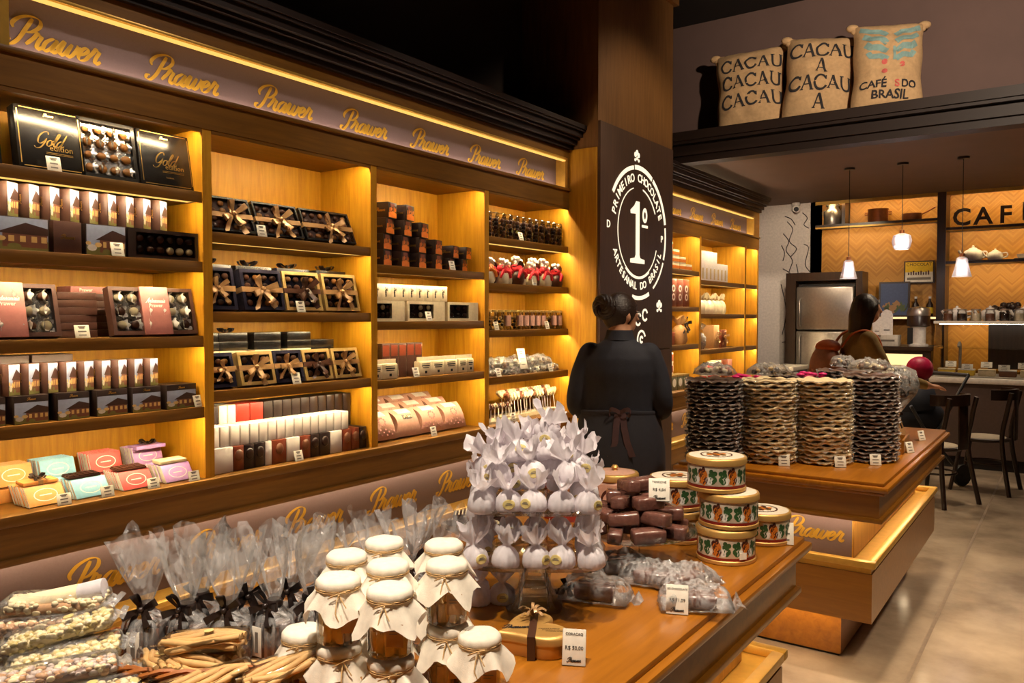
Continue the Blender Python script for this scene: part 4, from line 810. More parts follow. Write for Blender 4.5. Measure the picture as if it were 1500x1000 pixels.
for i in range(8): mug('%s red and white mug, %s tier, farther bay ledge' % (ORD(i % 4), ('lower', 'upper')[i // 4]), 7.6 + (i % 4) * .16, .84 + .106 * (i // 4), .1, 'box_red', 'red mugs in the farther bay')
for i in range(3): box_thing('gift_box', '%s box behind the red mugs on the farther bay ledge' % ('cream', 'rust', 'pink')[i], .15, .1, .22, ('box_cream', 'box_rust', 'box_pink')[i], WP(8.3 + i * .17, .84, .12), group='boxes behind the red mugs')
# ================================================================= foreground table
TZ = .84
for n_, c_, r_ in (('tissue', (244, 238, 242), .6), ('cloth', (244, 234, 216), .85), ('biscuit', (240, 196, 130), .7), ('dough', (212, 168, 108), .65), ('nut_white', (236, 220, 178), .6), ('nut_tan', (190, 146, 104), .6),
                   ('wicker', (160, 92, 34), .6), ('tin_cream', (222, 208, 186), .4), ('tin_red', (132, 40, 28), .35), ('paint_green', (50, 84, 44), .4), ('paint_brown', (70, 30, 20), .4), ('paint_orange', (206, 116, 34), .4), ('paint_white', (232, 226, 216), .4),
                   ('tin_pink', (206, 158, 136), .35), ('wafer', (126, 98, 88), .5), ('wafer_pale', (196, 178, 168), .5), ('disc_cream', (236, 212, 168), .42), ('disc_dark', (84, 64, 56), .38), ('disc_brown', (104, 78, 66), .38), ('magenta', (214, 20, 110), .5), ('sticker_gold', (206, 186, 120), .45)): mat(n_, c_, r_, vary=.1, scale=70, bump=.15 if n_ in ('tissue', 'cloth') else 0, bscale=500, trans=.4 if n_ == 'tissue' else .25 if n_ == 'cloth' else 0)
mat('wrapped_choc', (104, 68, 58), .2, vary=.18, scale=60, bump=.45, bscale=110, coat=.7)
mat('disc_wrap', (150, 120, 105), .15, vary=.2, scale=50, coat=.6)
mat('gold_tin', (204, 158, 88), .42, metal=.55, vary=.05)
# --- two-tier glass stand
stand = thing('cake_stand', 'two-tier square glass stand piled with white wrapped truffles', 'cake stand', (-1.04, 1.575, TZ), (0, 0, R(33)))
def sq(h, wave=0.0, n=48, p=5):
    out = []
    for i in range(n):
        a = 2 * math.pi * i / n; c, s = math.cos(a), math.sin(a); r = h / (abs(c) ** p + abs(s) ** p) ** (1 / p) * (1 + wave * math.sin(a * 12)); out.append((r * c, r * s))
    return out
def sloft(g, rings, m=0, cap=True):
    n = len(rings[0][0]); vs = [(x, y, z) for pts, z in rings for x, y in pts]
    fs = [(i * n + k, i * n + (k + 1) % n, (i + 1) * n + (k + 1) % n, (i + 1) * n + k) for i in range(len(rings) - 1) for k in range(n)]
    if cap: fs += [tuple(range(n - 1, -1, -1)), tuple(range((len(rings) - 1) * n, len(rings) * n))]
    return g.add(vs, fs, m)
g = G(); sloft(g, [(sq(.066, .0), 0), (sq(.068), .006), (sq(.06), .02), (sq(.042), .045), (sq(.029), .075), (sq(.024), .1), (sq(.03), .118)]); ob('foot', g.mesh('foot', 'glass', 50), stand)
for k in range(4):
    g = G(); 
    for z, w_ in ((.03, .03), (.05, .024), (.07, .018), (.09, .014)): g.rbox(-w_, w_, -.004, .004, z, z + .006, .001)
    for s in (-1, 1): g.tube([(s * .05, 0, .008), (s * .034, .003, .04), (s * .02, .006, .075), (s * .016, .01, .11)], .0035, 6)
    a = R(90 * k); q = .055; ob('foot_rib', g.mesh('foot_rib', 'glass', 50), stand, (q * math.sin(a) * .62, -q * math.cos(a) * .62, 0), (0, 0, a))
for nm, hh, z in (('lower_plate', .166, .12), ('upper_plate', .154, .24)):
    g = G(); sloft(g, [(sq(hh * .6), z), (sq(hh * .96, .012), z + .006), (sq(hh, .018), z + .015), (sq(hh * .985, .018), z + .017), (sq(hh * .9, .01), z + .010), (sq(hh * .3), z + .008)]); ob(nm, g.mesh(nm, 'glass', 50), stand)
g = G(); g.lathe([(.018, .126), (.012, .15), (.016, .19), (.012, .22), (.02, .242)], 12); ob('column', g.mesh('column', 'glass', 50), stand)
def truffle_mesh(seed):
    rnd = random.Random(seed); ph = [rnd.uniform(0, 6.28) for _ in range(8)]; g = G()
    pr = [(.006, 0), (.0245, .001), (.0285, .007), (.0285, .018), (.0255, .030), (.0175, .0395), (.0088, .0445), (.0075, .048), (.0125, .054), (.019, .063), (.024, .071), (.025 + rnd.uniform(-.004, .004), .080)]
    def fn(a, i, r, z):
        if i < 7: return r * (1 + .045 * math.sin(a * 15 + ph[0]) + .025 * math.sin(a * 5 + ph[1])), z
        k = (i - 6) / 5; f = 1.05 + k * (.3 * math.sin(a * 2 + ph[2]) + .2 * math.sin(a * 5 + ph[3] + i * .2) + .16 * math.sin(a * 11 + ph[4])); return r * max(.25, f), z + k * k * (.012 * math.sin(a * 3 + ph[5]) + .009 * math.sin(a * 7 + ph[6]))
    g.lathe(pr, 48, 0, None, fn, cap=False); return g.mesh('paper', 'tissue', 120)
TM = [truffle_mesh(i) for i in range(6)]
g = G(); g.lathe([(.0, 0.0012), (.0095, .001), (.0105, 0)], 14, 0, Matrix.Diagonal((1.25, 1, 1, 1)) @ TR(0, 0, 0, R(90))); STI = g.mesh('sticker', 'sticker_gold', 40)
g = G(); g.box(-.007, .007, -.0018, -.0012, -.001, .001); g.box(-.005, .005, -.0018, -.0012, .0025, .0035); STP = g.mesh('print', 'ink_grey')
def truffle(label, loc, tilt=(0, 0), seed=0, group=None, sc_=1.0, face=None):
    rnd = random.Random(seed); rz = R(33) + (rnd.uniform(-.9, .9) if face is None else face)
    t = thing('wrapped_truffle', label, 'wrapped sweet', loc, (tilt[0], tilt[1], rz), group, sc_ * 1.06); ob('paper', TM[seed % 6], t, (0, 0, 0), (0, 0, seed * 1.3))
    if seed % 3 != 1: s_ = ob('sticker', STI, t, (0, -.0288, .02), (R(-6), 0, 0)); ob('print', STP, s_)
    return t
Mst = Matrix.Translation((-1.04, 1.575, TZ)) @ Matrix.Rotation(R(33), 4, 'Z'); sd = 0
def on(x, y, z): return tuple(Mst @ Vector((x, y, z)))
for tier, (zz, hh, rows) in enumerate(((.1295, .129, 'lower'), (.2495, .118, 'upper'))):
    pos = [(-hh + 2 * hh * i / 4, -hh) for i in range(5)] + [(hh, -hh + 2 * hh * i / 4) for i in range(1, 5)] + [(hh - 2 * hh * i / 4, hh) for i in range(1, 5)] + [(-hh, hh - 2 * hh * i / 4) for i in range(1, 4)]
    for i, (x, y) in enumerate(pos):
        wh = 'front edge' if i < 5 else 'right edge' if i < 9 else 'rear edge' if i < 13 else 'left edge'; k = i if i < 5 else (i - 5) % 4
        truffle('white wrapped truffle, %s along the %s of the %s glass plate' % (ORD(k), wh, rows), on(x + random.uniform(-.004, .004), y, zz), (random.uniform(-.1, .1), random.uniform(-.1, .1)), sd, '%s plate truffles' % rows); sd += 1
for i, (x, y, z, n_) in enumerate([(-.082 + .082 * k, -.08, .309, 'front') for k in range(3)] + [(-.108 + .072 * k, -.01, .312, 'middle') for k in range(4)] + [(-.06 + .06 * k, .06, .305, 'rear') for k in range(3)]):
    truffle('white wrapped truffle in the second layer of the pile, %s from left, %s' % (ORD(i if i < 3 else (i - 3 if i < 7 else i - 7)), n_), on(x, y, z), (random.uniform(-.25, .35), random.uniform(-.4, .4)), sd, 'second layer truffles'); sd += 1
for i, (x, y, z) in enumerate(((-.035, -.045, .350), (.035, -.04, .352), (.0, .025, .348), (.085, .0, .342), (-.08, .0, .338))): truffle('white wrapped truffle in the third layer of the pile, %s' % ('left of centre', 'right of centre', 'behind centre', 'far right', 'far left')[i], on(x, y, z), (random.uniform(-.4, .4), random.uniform(-.4, .4)), sd, 'third layer truffles'); sd += 1
truffle('topmost white wrapped truffle crowning the glass stand', on(.03, .0, .38), (.1, .15), sd); sd += 1
for i, (x, y) in enumerate(((-1.11, 1.54), (-1.15, 1.50), (-1.19, 1.545), (-1.185, 1.47))): truffle('white wrapped truffle standing on the table under the glass stand, %s' % ('nearest the foot', 'beside the jars', 'at the rear', 'far left')[i], (x, y, TZ), (0, 0), sd, 'loose truffles on the table'); sd += 1
# --- jars with cloth lids
g = G(); g.lathe([(.034, 0), (.038, .004), (.038, .078), (.035, .086), (.034, .098)], 24, cap=False); g.lathe([(0, .003), (.035, .003)], 24, cap=False); JG = g.mesh('glass', 'glass', 50)
rj = random.Random(5); g = G()
for lay in range(2):
    for k in range(14):
        a = k * 2.4; r_ = .0265 * math.sqrt((k + .5) / 14) * 1.05; h_ = .033; g.rbox(-.0065, .0065, -.0045, .0045, 0, h_, .0015, 0, TR(r_ * math.cos(a), r_ * math.sin(a), .006 + lay * .036, rj.uniform(-.08, .08), rj.uniform(-.08, .08), rj.uniform(0, 3)))
JB = g.mesh('biscuits', 'biscuit', 40)
def cloth_lid(seed):
    rnd = random.Random(seed); ph = [rnd.uniform(0, 6.28) for _ in range(5)]; g = G()
    pr = [(.0, .1145), (.02, .1148), (.034, .1135), (.0385, .109), (.0395, .101), (.037, .0955), (.0385, .091), (.045, .083), (.051, .074), (.056, .066)]
    def fn(a, i, r, z):
        if i < 4: return r, z + .0006 * math.sin(a * 5 + ph[0])
        k = max(0, (i - 5) / 4); c = max(0, math.cos(2 * (a + ph[1]))) ** 2 if False else (abs(math.cos(2 * (a + ph[1] / 4)))) ** 3
        return r * (1 + .02 * math.sin(a * 11 + ph[2]) + k * (.12 * math.sin(a * 7 + ph[3]) + .10 * c)), z - k * (.026 * c + .006 * math.sin(a * 6 + ph[4]))
    g.lathe(pr, 40, 0, None, fn, cap=False); return g.mesh('cloth_cover', 'cloth', 60)
CV = [cloth_lid(i) for i in range(4)]
g = G(); n_ = 28
for dz in (0, .003): g.tube([(.0385 * math.cos(2 * math.pi * k / n_), .0385 * math.sin(2 * math.pi * k / n_), .0955 + dz) for k in range(n_ + 1)], .0013, 5)
g.tube([(.012, -.038, .0965), (.004, -.044, .098), (-.012, -.046, .094), (-.018, -.044, .09), (-.006, -.042, .094)], .0011, 5); g.tube([(0, -.04, .095), (-.004, -.05, .083), (-.006, -.056, .068), (-.001, -.058, .055)], .0011, 5); g.tube([(0, -.04, .095), (.006, -.05, .085), (.012, -.054, .075)], .0011, 5)
TW = g.mesh('twine', 'twine', 60)
g = G(); g.rbox(.004, .032, -.0415, -.0405, .028, .066, .0004); TGm = g.mesh('paper_tag', 'kraft', 40)
g = G(); g.box(.009, .027, -.0419, -.0415, .054, .056); g.box(.009, .022, -.0419, -.0415, .049, .0502); TGp = g.mesh('print', 'ink_grey')
def jar(label, x, y, z, seed, group):
    t = thing('biscuit_jar', label, 'jar', (x, y, z), (0, 0, R(33) + random.uniform(-.5, .5)), group); ob('glass', JG, t); ob('biscuits', JB, t, (0, 0, 0), (0, 0, seed)); ob('cloth_cover', CV[seed % 4], t, (0, 0, 0), (0, 0, seed * .9)); ob('twine', TW, t); q = ob('paper_tag', TGm, t, (0, -.001, 0)); ob('print', TGp, q); return t
JP = [(-1.146, 1.179, 'at the back of the cluster'), (-1.14, 1.07, 'at the left rear'), (-1.035, 1.235, 'at the right rear'), (-1.032, 1.071, 'in the middle'), (-.948, 1.14, 'at the right front'), (-1.046, .962, 'at the left front'), (-.935, .975, 'nearest the viewer')]
for i, (x, y, q) in enumerate(JP):
    jar('upper biscuit jar with white cloth lid ' + q, x, y, TZ + .115, i, 'biscuit jars, upper layer'); jar('lower biscuit jar under the jar ' + q, x + .004, y - .003, TZ, i + 2, 'biscuit jars, lower layer')
jar('lower biscuit jar beside the basket at the left of the jars', -1.142, .965, TZ, 3, 'biscuit jars, lower layer'); jar('lower biscuit jar beside the gold heart tin', -.868, 1.135, TZ, 1, 'biscuit jars, lower layer')
# --- gold heart tin
def heart2(s, n=40): return [(s * 1.12 * (.8125 * math.cos(a) - .3125 * math.cos(2 * a) - .125 * math.cos(3 * a) - .0625 * math.cos(4 * a)), s * 1.1 * math.sin(a) ** 3) for a in [2 * math.pi * i / n for i in range(n)]]
ht = thing('heart_tin', 'gold heart-shaped tin with brown ribbon and bow', 'tin', (-.905, 1.365, TZ), (0, 0, R(58)))
g = G(); sloft(g, [(heart2(.068), 0), (heart2(.07), .003), (heart2(.07), .03)]); ob('base', g.mesh('base', 'gold_tin', 40), ht)
g = G(); sloft(g, [(heart2(.0725), .028), (heart2(.0725), .039), (heart2(.070), .0435), (heart2(.063), .046), (heart2(.062), .0458)]); ld = ob('lid', g.mesh('lid', 'gold_tin', 50), ht)
ob('lettering', script_text('Prawer', .056, 'ink', .2, .0004), ld, (-.036, .006, .0466), (R(-90), 0, R(-22)))
for i in range(3): ob('lettering', text('chocolate artesanal', .007, 'ink', .0003), ld, (.022 + .004 * i, -.03 - .009 * i, .0464), (R(-90), 0, R(-26)), .8)
g = G(); g.box(-.008, .008, -.0745, .08, .0465, .0475); g.box(-.008, .008, -.0755, -.0735, 0, .0475); ob('ribbon', g.mesh('ribbon', 'ribbon_brown'), ht, (0, 0, 0), (0, 0, R(-28)), (1, .9, 1))
g = G()
for k in range(11):
    a = k * 2 * math.pi / 11; P_, W_ = [], []
    for i in range(7):
        u = i / 6; P_.append(Vector((math.cos(a) * .036 * u, math.sin(a) * .03 * u, .004 + .016 * math.sin(math.pi * u * .8) + .006 * (k % 3)))); W_.append(Vector((-math.sin(a) * .0035, math.cos(a) * .0035, .001)))
    g.strip(P_, W_)
ob('bow', g.mesh('bow', 'ribbon_gold', 60), ht, (.014, .034, .047), (0, 0, 0), .85)
price_card((-.79, 1.335, TZ), R(26), 'price card standing beside the gold heart tin', .046, .068, [('CORACAO', .88, .007), ('R$ 50,00', .5, .010), ('Prawer', .18, 0)])
price_card((-.735, 1.705, TZ), R(22), 'price card in front of the wrapped chocolate packs', .05, .065, [('BIS CHOCOLATE', .88, .006), ('R$ 11,09', .5, .010), ('Prawer', .18, 0)])
# --- glass cake plate with chocolate loaves
cp = thing('glass_cake_plate', 'round glass cake plate heaped with wrapped chocolate loaves', 'cake plate', (-.985, 1.99, TZ))
g = G(); g.lathe([(.0, 0.003), (.06, 0), (.058, .006), (.02, .02), (.014, .05), (.03, .08)], 24, cap=False); ob('stem', g.mesh('stem', 'glass', 50), cp)
g = G(); g.lathe([(.02, .08), (.12, .083), (.158, .097), (.17, .1), (.168, .104), (.155, .102), (.115, .088), (0, .086)], 48, 0, None, lambda a, i, r, z: (r * (1 + (.02 * math.sin(a * 24) if i in (3, 4) else 0)), z), cap=False); ob('plate', g.mesh('plate', 'glass', 50), cp)
g = G(); g.rbox(-.045, .045, -.021, .021, 0, .036, .007); LO = g.mesh('loaf', 'wrapped_choc', 60)
k = 0
for lay, (rad, cnt) in enumerate(((.112, 8), (.092, 7), (.06, 5), (.022, 2))):
    for i in range(cnt):
        a = 2 * math.pi * i / cnt + lay * .4; z = TZ + .092 + lay * .0375
        single('chocolate_loaf', LO, 'wrapped chocolate loaf, %s in the %s layer on the glass plate' % (ORD(i), ('bottom', 'second', 'third', 'top')[lay]), 'chocolate', (-.985 + rad * math.cos(a), 1.99 + rad * math.sin(a), z), (random.uniform(-.12, .12), random.uniform(-.12, .12), a + math.pi / 2 * (i % 3 != 0) + random.uniform(-.4, .4)), 'wrapped chocolate loaves', random.uniform(.88, 1.0)); k += 1
for i, (x, y) in enumerate(((-1.0, 1.965), (-.94, 2.01))): single('chocolate_loaf', LO, 'wrapped chocolate loaf inside the heap, %s' % ('left', 'right')[i], 'chocolate', (x, y, TZ + .092), (0, 0, i), 'wrapped chocolate loaves')
price_card((-.90, 1.965, TZ + .19), R(26), 'price card pushed into the chocolate loaves', .055, .06, [('TORRONE', .86, .008), ('R$ 4,84', .52, .011), ('Prawer', .18, 0)])
# --- wrapped packs on the table
g = G(); g.rbox(-.05, .05, -.025, .025, .002, .036, .009); BK = g.mesh('chocolate', 'wrapped_choc', 60)
for i, (x, y, rz, n_) in enumerate(((-.94, 1.69, .3, 2), (-.99, 1.90, .9, 2), (-.875, 1.875, .2, 1), (-.80, 1.90, 1.1, 1), (-.72, 1.775, .5, 1))):
    t = thing('chocolate_pack', ['clear pack of two chocolate loaves under the glass plate edge', 'clear pack of chocolate behind the others under the plate', 'clear crumpled pack of chocolate in the middle of the packs', 'clear pack of chocolate beside the painted tins', 'clear pack of chocolate nearest the table edge'][i], 'packet', (x, y, TZ), (0, 0, rz))
    for k in range(n_): ob('chocolate', BK, t, (0, (-.014 + .028 * k) * (n_ - 1), 0), (0, 0, 0), (.95, .6 if n_ == 2 else 1.25, 1.1 if n_ == 2 else 1.0))
    ob('film', PK[i % 4], t, (0, 0, 0), (0, 0, 0), (.95, .85, .95)); g = G(); P_ = [(-.1 + .012 * q, .02 * math.sin(q * 1.7 + i), .01 + .008 * math.sin(q * 2.3)) for q in range(8)]
    g.strip([Vector(p) + Vector((.13, 0, 0)) for p in P_], [Vector((0, .035, .006 * (-1) ** q)) for q in range(8)]); ob('film_end', g.mesh('film_end', 'cello', 60), t)
    if i in (0, 1): ob('bow', BOWS['ribbon_dark'][i], t, (-.07, 0, .02), (0, 0, 0), .6)
# --- painted tins
def painted():
    g = G(); r = .0803
    def dot(a, z, rr, m, rx=1.0):
        pts = []
        for k in range(9): b = 2 * math.pi * k / 9; aa = a + rr * rx * math.cos(b) / r; pts.append((r * math.cos(aa), r * math.sin(aa), z + rr * math.sin(b)))
        g.add(pts, [tuple(range(9))], m)
    for q in range(6):
        a = q * math.pi / 3
        for i, (da, z, rr, m) in enumerate(((-.09, .056, .011, 2), (-.04, .047, .013, 1), (.0, .038, .014, 2), (.05, .052, .012, 1), (.08, .036, .012, 2), (-.06, .034, .010, 1), (.02, .064, .008, 2), (.1, .05, .008, 1), (.04, .028, .008, 1))): dot(a + da, z, rr, m, .7)
        for s in (-1, 1):
            for da, z, rr, m in ((.24, .03, .0075, 3), (.19, .036, .007, 3), (.27, .039, .0065, 3), (.32, .05, .0095, 0), (.38, .038, .0095, 0), (.34, .032, .008, 0), (.42, .055, .007, 0), (.30, .06, .006, 0)): dot(a + s * da, z, rr, m)
    return g.mesh('painted_scroll', ['paint_green', 'paint_orange', 'paint_brown', 'paint_white'])
g = G(); g.lathe([(.078, 0), (.08, .004), (.08, .074)], 40, cap=False); g.lathe([(0, .002), (.079, .002)], 40, cap=False); TB = g.mesh('body', 'tin_cream', 50)
g = G(); g.lathe([(.0805, 0), (.083, .002), (.083, .010), (.0805, .012)], 40, cap=False); TR1 = g.mesh('foot_rim', 'gold_tin', 50); g = G(); g.lathe([(.0803, .012), (.0803, .02)], 40, cap=False); TRB = g.mesh('red_band', 'tin_red', 50)
g = G(); g.lathe([(.081, .074), (.0845, .076), (.0845, .090), (.082, .094), (.077, .095)], 40, cap=False); TL1 = g.mesh('lid_rim', 'gold_tin', 50); g = G(); g.lathe([(.077, .0945), (.0, .0965)], 40, cap=False); TL2 = g.mesh('lid', 'tin_cream', 50)
g = G()
for a0 in range(28): a, b = a0 * math.pi / 14, (a0 + 1) * math.pi / 14; g.add([(.045 * math.cos(a), .045 * math.sin(a), .0966), (.045 * math.cos(b), .045 * math.sin(b), .0966), (.041 * math.cos(b), .041 * math.sin(b), .0967), (.041 * math.cos(a), .041 * math.sin(a), .0967)], [(0, 1, 2, 3)], 0)
for k in range(12): a = k * .52; rr = .022 if k % 2 else .01; g.lathe([(.009, .0972), (0, .0974)], 7, k % 3, TR(rr * math.cos(a), rr * math.sin(a), 0))
TL3 = g.mesh('lid_ornament', ['paint_brown', 'paint_orange', 'gold']); TPS = painted()
def tin(label, x, y, z, rz, sticker=False):
    t = thing('painted_tin', label, 'tin', (x, y, z), (0, 0, rz), 'round painted tins')
    for nm, me in (('body', TB), ('foot_rim', TR1), ('red_band', TRB), ('lid_rim', TL1), ('lid', TL2), ('lid_ornament', TL3), ('painted_scroll', TPS)): ob(nm, me, t)
    if sticker: g = G(); g.box(-.011, .011, -.0845, -.0835, .018, .036); ob('price_sticker', g.mesh('price_sticker', 'card'), t, (0, 0, 0), (0, 0, R(33) + .35 - rz))
tin('bottom painted tin of the front stack with a price sticker', -.80, 2.195, TZ, .55, True); tin('middle painted tin of the front stack', -.795, 2.20, TZ + .0975, .5); tin('top painted tin of the front stack', -.83, 2.195, TZ + .195, .42)
tin('single painted tin behind the front stack beside a price card', -.775, 2.44, TZ, .2); tin('lower painted tin of the rear stack', -.99, 2.31, TZ, 0); tin('upper painted tin of the rear stack behind the loaves', -1.0, 2.31, TZ + .0975, .9)
price_card((-.70, 2.42, TZ), R(20), 'price card beside the painted tins at the table end', .05, .065)
# --- tea canisters
def canister(label, x, y, s, m, rz):
    t = thing('tea_canister', label, 'canister', (x, y, TZ), (0, 0, rz), 'painted tea canisters', s); g = G(); oct_ = lambda r: [(r * math.cos(R(22.5 + 45 * k)), r * math.sin(R(22.5 + 45 * k))) for k in range(8)]
    sloft(g, [(oct_(.088), 0), (oct_(.09), .01), (oct_(.086), .12), (oct_(.08), .13)]); ob('body', g.mesh('body', m), t); g = G(); g.lathe([(.079, .128), (.082, .13), (.082, .148), (.078, .152), (.07, .153)], 32, cap=False); ob('lid_rim', g.mesh('lid_rim', 'gold_tin', 50), t)
    g = G(); g.lathe([(.07, .1525), (.03, .157), (0, .158)], 32, cap=False); ob('lid', g.mesh('lid', 'tin_pink', 50), t); g = G(); g.lathe([(.012, .156), (.008, .16), (.013, .168), (.008, .175), (0, .176)], 14); ob('knob', g.mesh('knob', 'gold_tin', 60), t)
    for k in range(8):
        a = R(45 * k); g = G(); g.lathe([(.026, 0), (.026, .0015), (.021, .002), (0, .002)], 16, 0, Matrix.Diagonal((1, 1, 1, 1))); g.lathe([(.018, .0025), (0, .003)], 12, 1); ob('medallion', _bm.setdefault('tm' + m, g.mesh('medallion', ['paint_brown', 'tin_pink'], 40)), t, (.0815 * math.cos(a), .0815 * math.sin(a), .065), (0, R(87), a), (1.5, 1, 1))
canister('pink octagonal tea canister with knobbed lid behind the loaves', -1.285, 2.445, 1.0, 'tin_pink', .2); canister('dark red tea canister left of the pink one', -1.41, 2.34, .95, 'tin_red', .5)
# --- small plate of striped chocolates
sp = thing('glass_dish', 'low glass dish of striped dark chocolates behind the truffle stand', 'dish', (-1.40, 1.82, TZ)); g = G(); g.lathe([(.0, .002), (.05, 0), (.015, .02), (.014, .06), (.09, .075), (.105, .085), (.09, .08), (0, .07)], 28, cap=False); ob('dish', g.mesh('dish', 'glass', 50), sp)
g = G(); g.rbox(-.028, .028, -.018, .018, 0, .018, .004, 0); 
for k in range(5): g.box(-.022 + .01 * k, -.019 + .01 * k, -.017, .017, .0175, .0188, 1)
SQ = g.mesh('chocolate', ['choc_dark', 'choc_white'], 40)
for i in range(12): lay = 0 if i < 6 else 1 if i < 10 else 2; a = i * 1.25; rr = (.06, .04, .015)[lay]; single('striped_chocolate', SQ, 'dark chocolate with white stripes, %s on the glass dish' % ORD(i), 'chocolate', (-1.40 + rr * math.cos(a), 1.82 + rr * math.sin(a), TZ + .083 + .021 * lay), (random.uniform(-.2, .2), .1, a), 'striped chocolates')
# --- wicker basket
bk = thing('wicker_basket', 'oval wicker basket holding biscuit sticks and ribboned bags', 'basket', (-1.315, .905, TZ), (0, 0, R(35)))
g = G(); n_ = 72
for r_ in range(7):
    z = .006 + r_ * .009; e = 1 + .04 * r_ / 7; g.tube([(.215 * e * math.cos(2 * math.pi * k / n_) * (1 + .012 * (-1) ** (k + r_)), .135 * e * math.sin(2 * math.pi * k / n_) * (1 + .018 * (-1) ** (k + r_)), z) for k in range(n_ + 1)], .0045, 5)
w_ = ob('weave', g.mesh('weave', 'wicker', 60), bk)
for s in range(3):
    g = G(); g.tube([((.226 + .006 * math.cos(k * .9 + s * 2.09)) * math.cos(2 * math.pi * k / 96), (.143 + .006 * math.cos(k * .9 + s * 2.09)) * math.sin(2 * math.pi * k / 96), .07 + .006 * math.sin(k * .9 + s * 2.09)) for k in range(97)], .0045, 5); ob('braided_rim', g.mesh('braided_rim', 'wicker', 60), bk)
g = G(); g.lathe([(0, 0), (1, 0), (1, .004)], 36); ob('bottom', g.mesh('bottom', 'wicker'), bk, (0, 0, .001), (0, 0, 0), (.2, .125, 1))
# --- ribboned cellophane bags
def cello_bag(seed):
    rnd = random.Random(seed); ph = [rnd.uniform(0, 6.28) for _ in range(6)]; lx, ly = rnd.uniform(-.02, .02), rnd.uniform(-.02, .02)
    g = G(); pr = [(.03, .0), (.047, .01), (.05, .05), (.042, .085), (.012, .105), (.011, .112), (.022, .135), (.036, .17), (.046, .21), (.05, .235)]; n = 28; vs = []; fs = []
    for i, (r, z) in enumerate(pr):
        k = max(0, (i - 4) / 5)
        for q in range(n):
            a = 2 * math.pi * q / n; f = 1 + (.04 if i < 4 else .0) * math.sin(a * 4 + ph[0]) + k * (.3 * math.sin(a * 3 + ph[1] + i * .25) + .22 * math.sin(a * 6 + ph[2]))
            x, y = r * max(.2, f) * math.cos(a), r * max(.2, f) * (.72 if i < 4 else 1 - .45 * k) * math.sin(a); vs.append((x + lx * k * k, y + ly * k, z + k * k * (.02 * math.sin(a * 2 + ph[3]) + .012 * math.sin(a * 5 + ph[4]))))
    fs = [(i * n + q, i * n + (q + 1) % n, (i + 1) * n + (q + 1) % n, (i + 1) * n + q) for i in range(len(pr) - 1) for q in range(n)]
    g.add(vs, fs); return g.mesh('film', 'cello', 60)
CB = [cello_bag(i + 3) for i in range(5)]
g = G()
for k in range(7): g.rbox(-.034 + .0098 * k, -.0255 + .0098 * k, -.024, .024, .004, .072, .001, k % 2)
WAF = g.mesh('wafers', ['wafer', 'wafer_pale'], 40)
g = G(); g.rbox(-.012, .012, -.0375, -.0365, .012, .07, .0004); LAB = g.mesh('paper_label', 'card', 40); g = G(); g.box(-.004, .004, -.0382, -.0376, .02, .06); LAP = g.mesh('print', 'ink_grey')
g = G(); g.lathe([(.014, .1), (.017, .104), (.017, .112), (.014, .116)], 12); KN = g.mesh('ribbon', 'ribbon_dark', 50)
def cbag(label, x, y, z, seed, group, s=1.0):
    t = thing('wafer_bag', label, 'bag', (x, y, z), (0, 0, R(33) + random.uniform(-.6, .6)), group, s); ob('film', CB[seed % 5], t, (0, 0, 0), (0, 0, (seed % 2) * math.pi)); ob('wafers', WAF, t); ob('ribbon', KN, t); ob('bow', BOWS['ribbon_dark'][seed % 3], t, (0, -.016, .108), (0, 0, 0), .75)
    if seed % 2 == 0: q = ob('paper_label', LAB, t, (-.01, 0, 0)); ob('print', LAP, q)
for i, (x, y) in enumerate(((-1.47, .855), (-1.40, .90), (-1.335, .945), (-1.37, 1.01), (-1.28, 1.01), (-1.25, 1.075), (-1.32, 1.085), (-1.44, .955))): cbag('ribboned clear wafer bag in the basket, %s' % ('leftmost', 'second from left', 'third from left', 'rear middle', 'fourth from left', 'rightmost', 'rear right', 'rear left')[i], x, y, TZ + .012, i, 'wafer bags in the basket')
for i, (x, y) in enumerate(((-1.36, 1.20), (-1.30, 1.27), (-1.36, 1.36), (-1.26, 1.37), (-1.23, 1.46), (-1.32, 1.47))): cbag('ribboned clear wafer bag on the table behind the jars, %s' % ('leftmost', 'second from left', 'rear middle', 'third from left', 'rightmost', 'rear right')[i], x, y, TZ, i + 1, 'wafer bags behind the jars', .92)
# --- biscuit stick bundles
def bundle(seed, twist):
    rnd = random.Random(seed); g = G(); n = 8
    for k in range(n):
        y0 = (k % 4 - 1.5) * .0125; z0 = .008 + (k // 4) * .012; L_ = .07 + rnd.uniform(-.008, .008); P_ = []
        for i in range(8):
            u = -1 + 2 * i / 7; P_.append((u * L_, y0 + .006 * math.sin(u * 3 + k) * twist + rnd.uniform(-.001, .001), z0 + .004 * math.cos(u * 2.5 + k) * twist + rnd.uniform(-.001, .001)))
        g.tube(P_, [.0052] + [.0062 + rnd.uniform(-.0008, .0008) for _ in range(6)] + [.005], 7)
    return g.mesh('biscuit_sticks', 'dough', 60)
BS = [bundle(i, .5 + .4 * i) for i in range(4)]; g = G(); g.rbox(-.078, .078, -.029, .029, 0, .031, .009); BF = g.mesh('film', 'clear', 60); g = G(); g.lathe([(.009, 0), (.009, .001), (0, .0012)], 10); BSt = g.mesh('sticker', 'sticker_gold')
BP = [(-1.33, .86, .01, .6), (-1.26, .90, .01, .7), (-1.19, .93, .01, .5), (-1.29, .79, .02, .3), (-1.20, .84, .02, .9), (-1.34, .80, .045, -.4), (-1.24, .82, .05, .2), (-1.28, .88, .05, -.2), (-1.15, .90, .045, 1.3), (-1.27, .85, .085, .5), (-1.19, .80, .05, 1.2), (-1.22, .74, .03, .9), (-1.14, .84, .03, .7), (-1.31, .73, .03, 1.4), (-1.10, .90, .06, 1.1)]
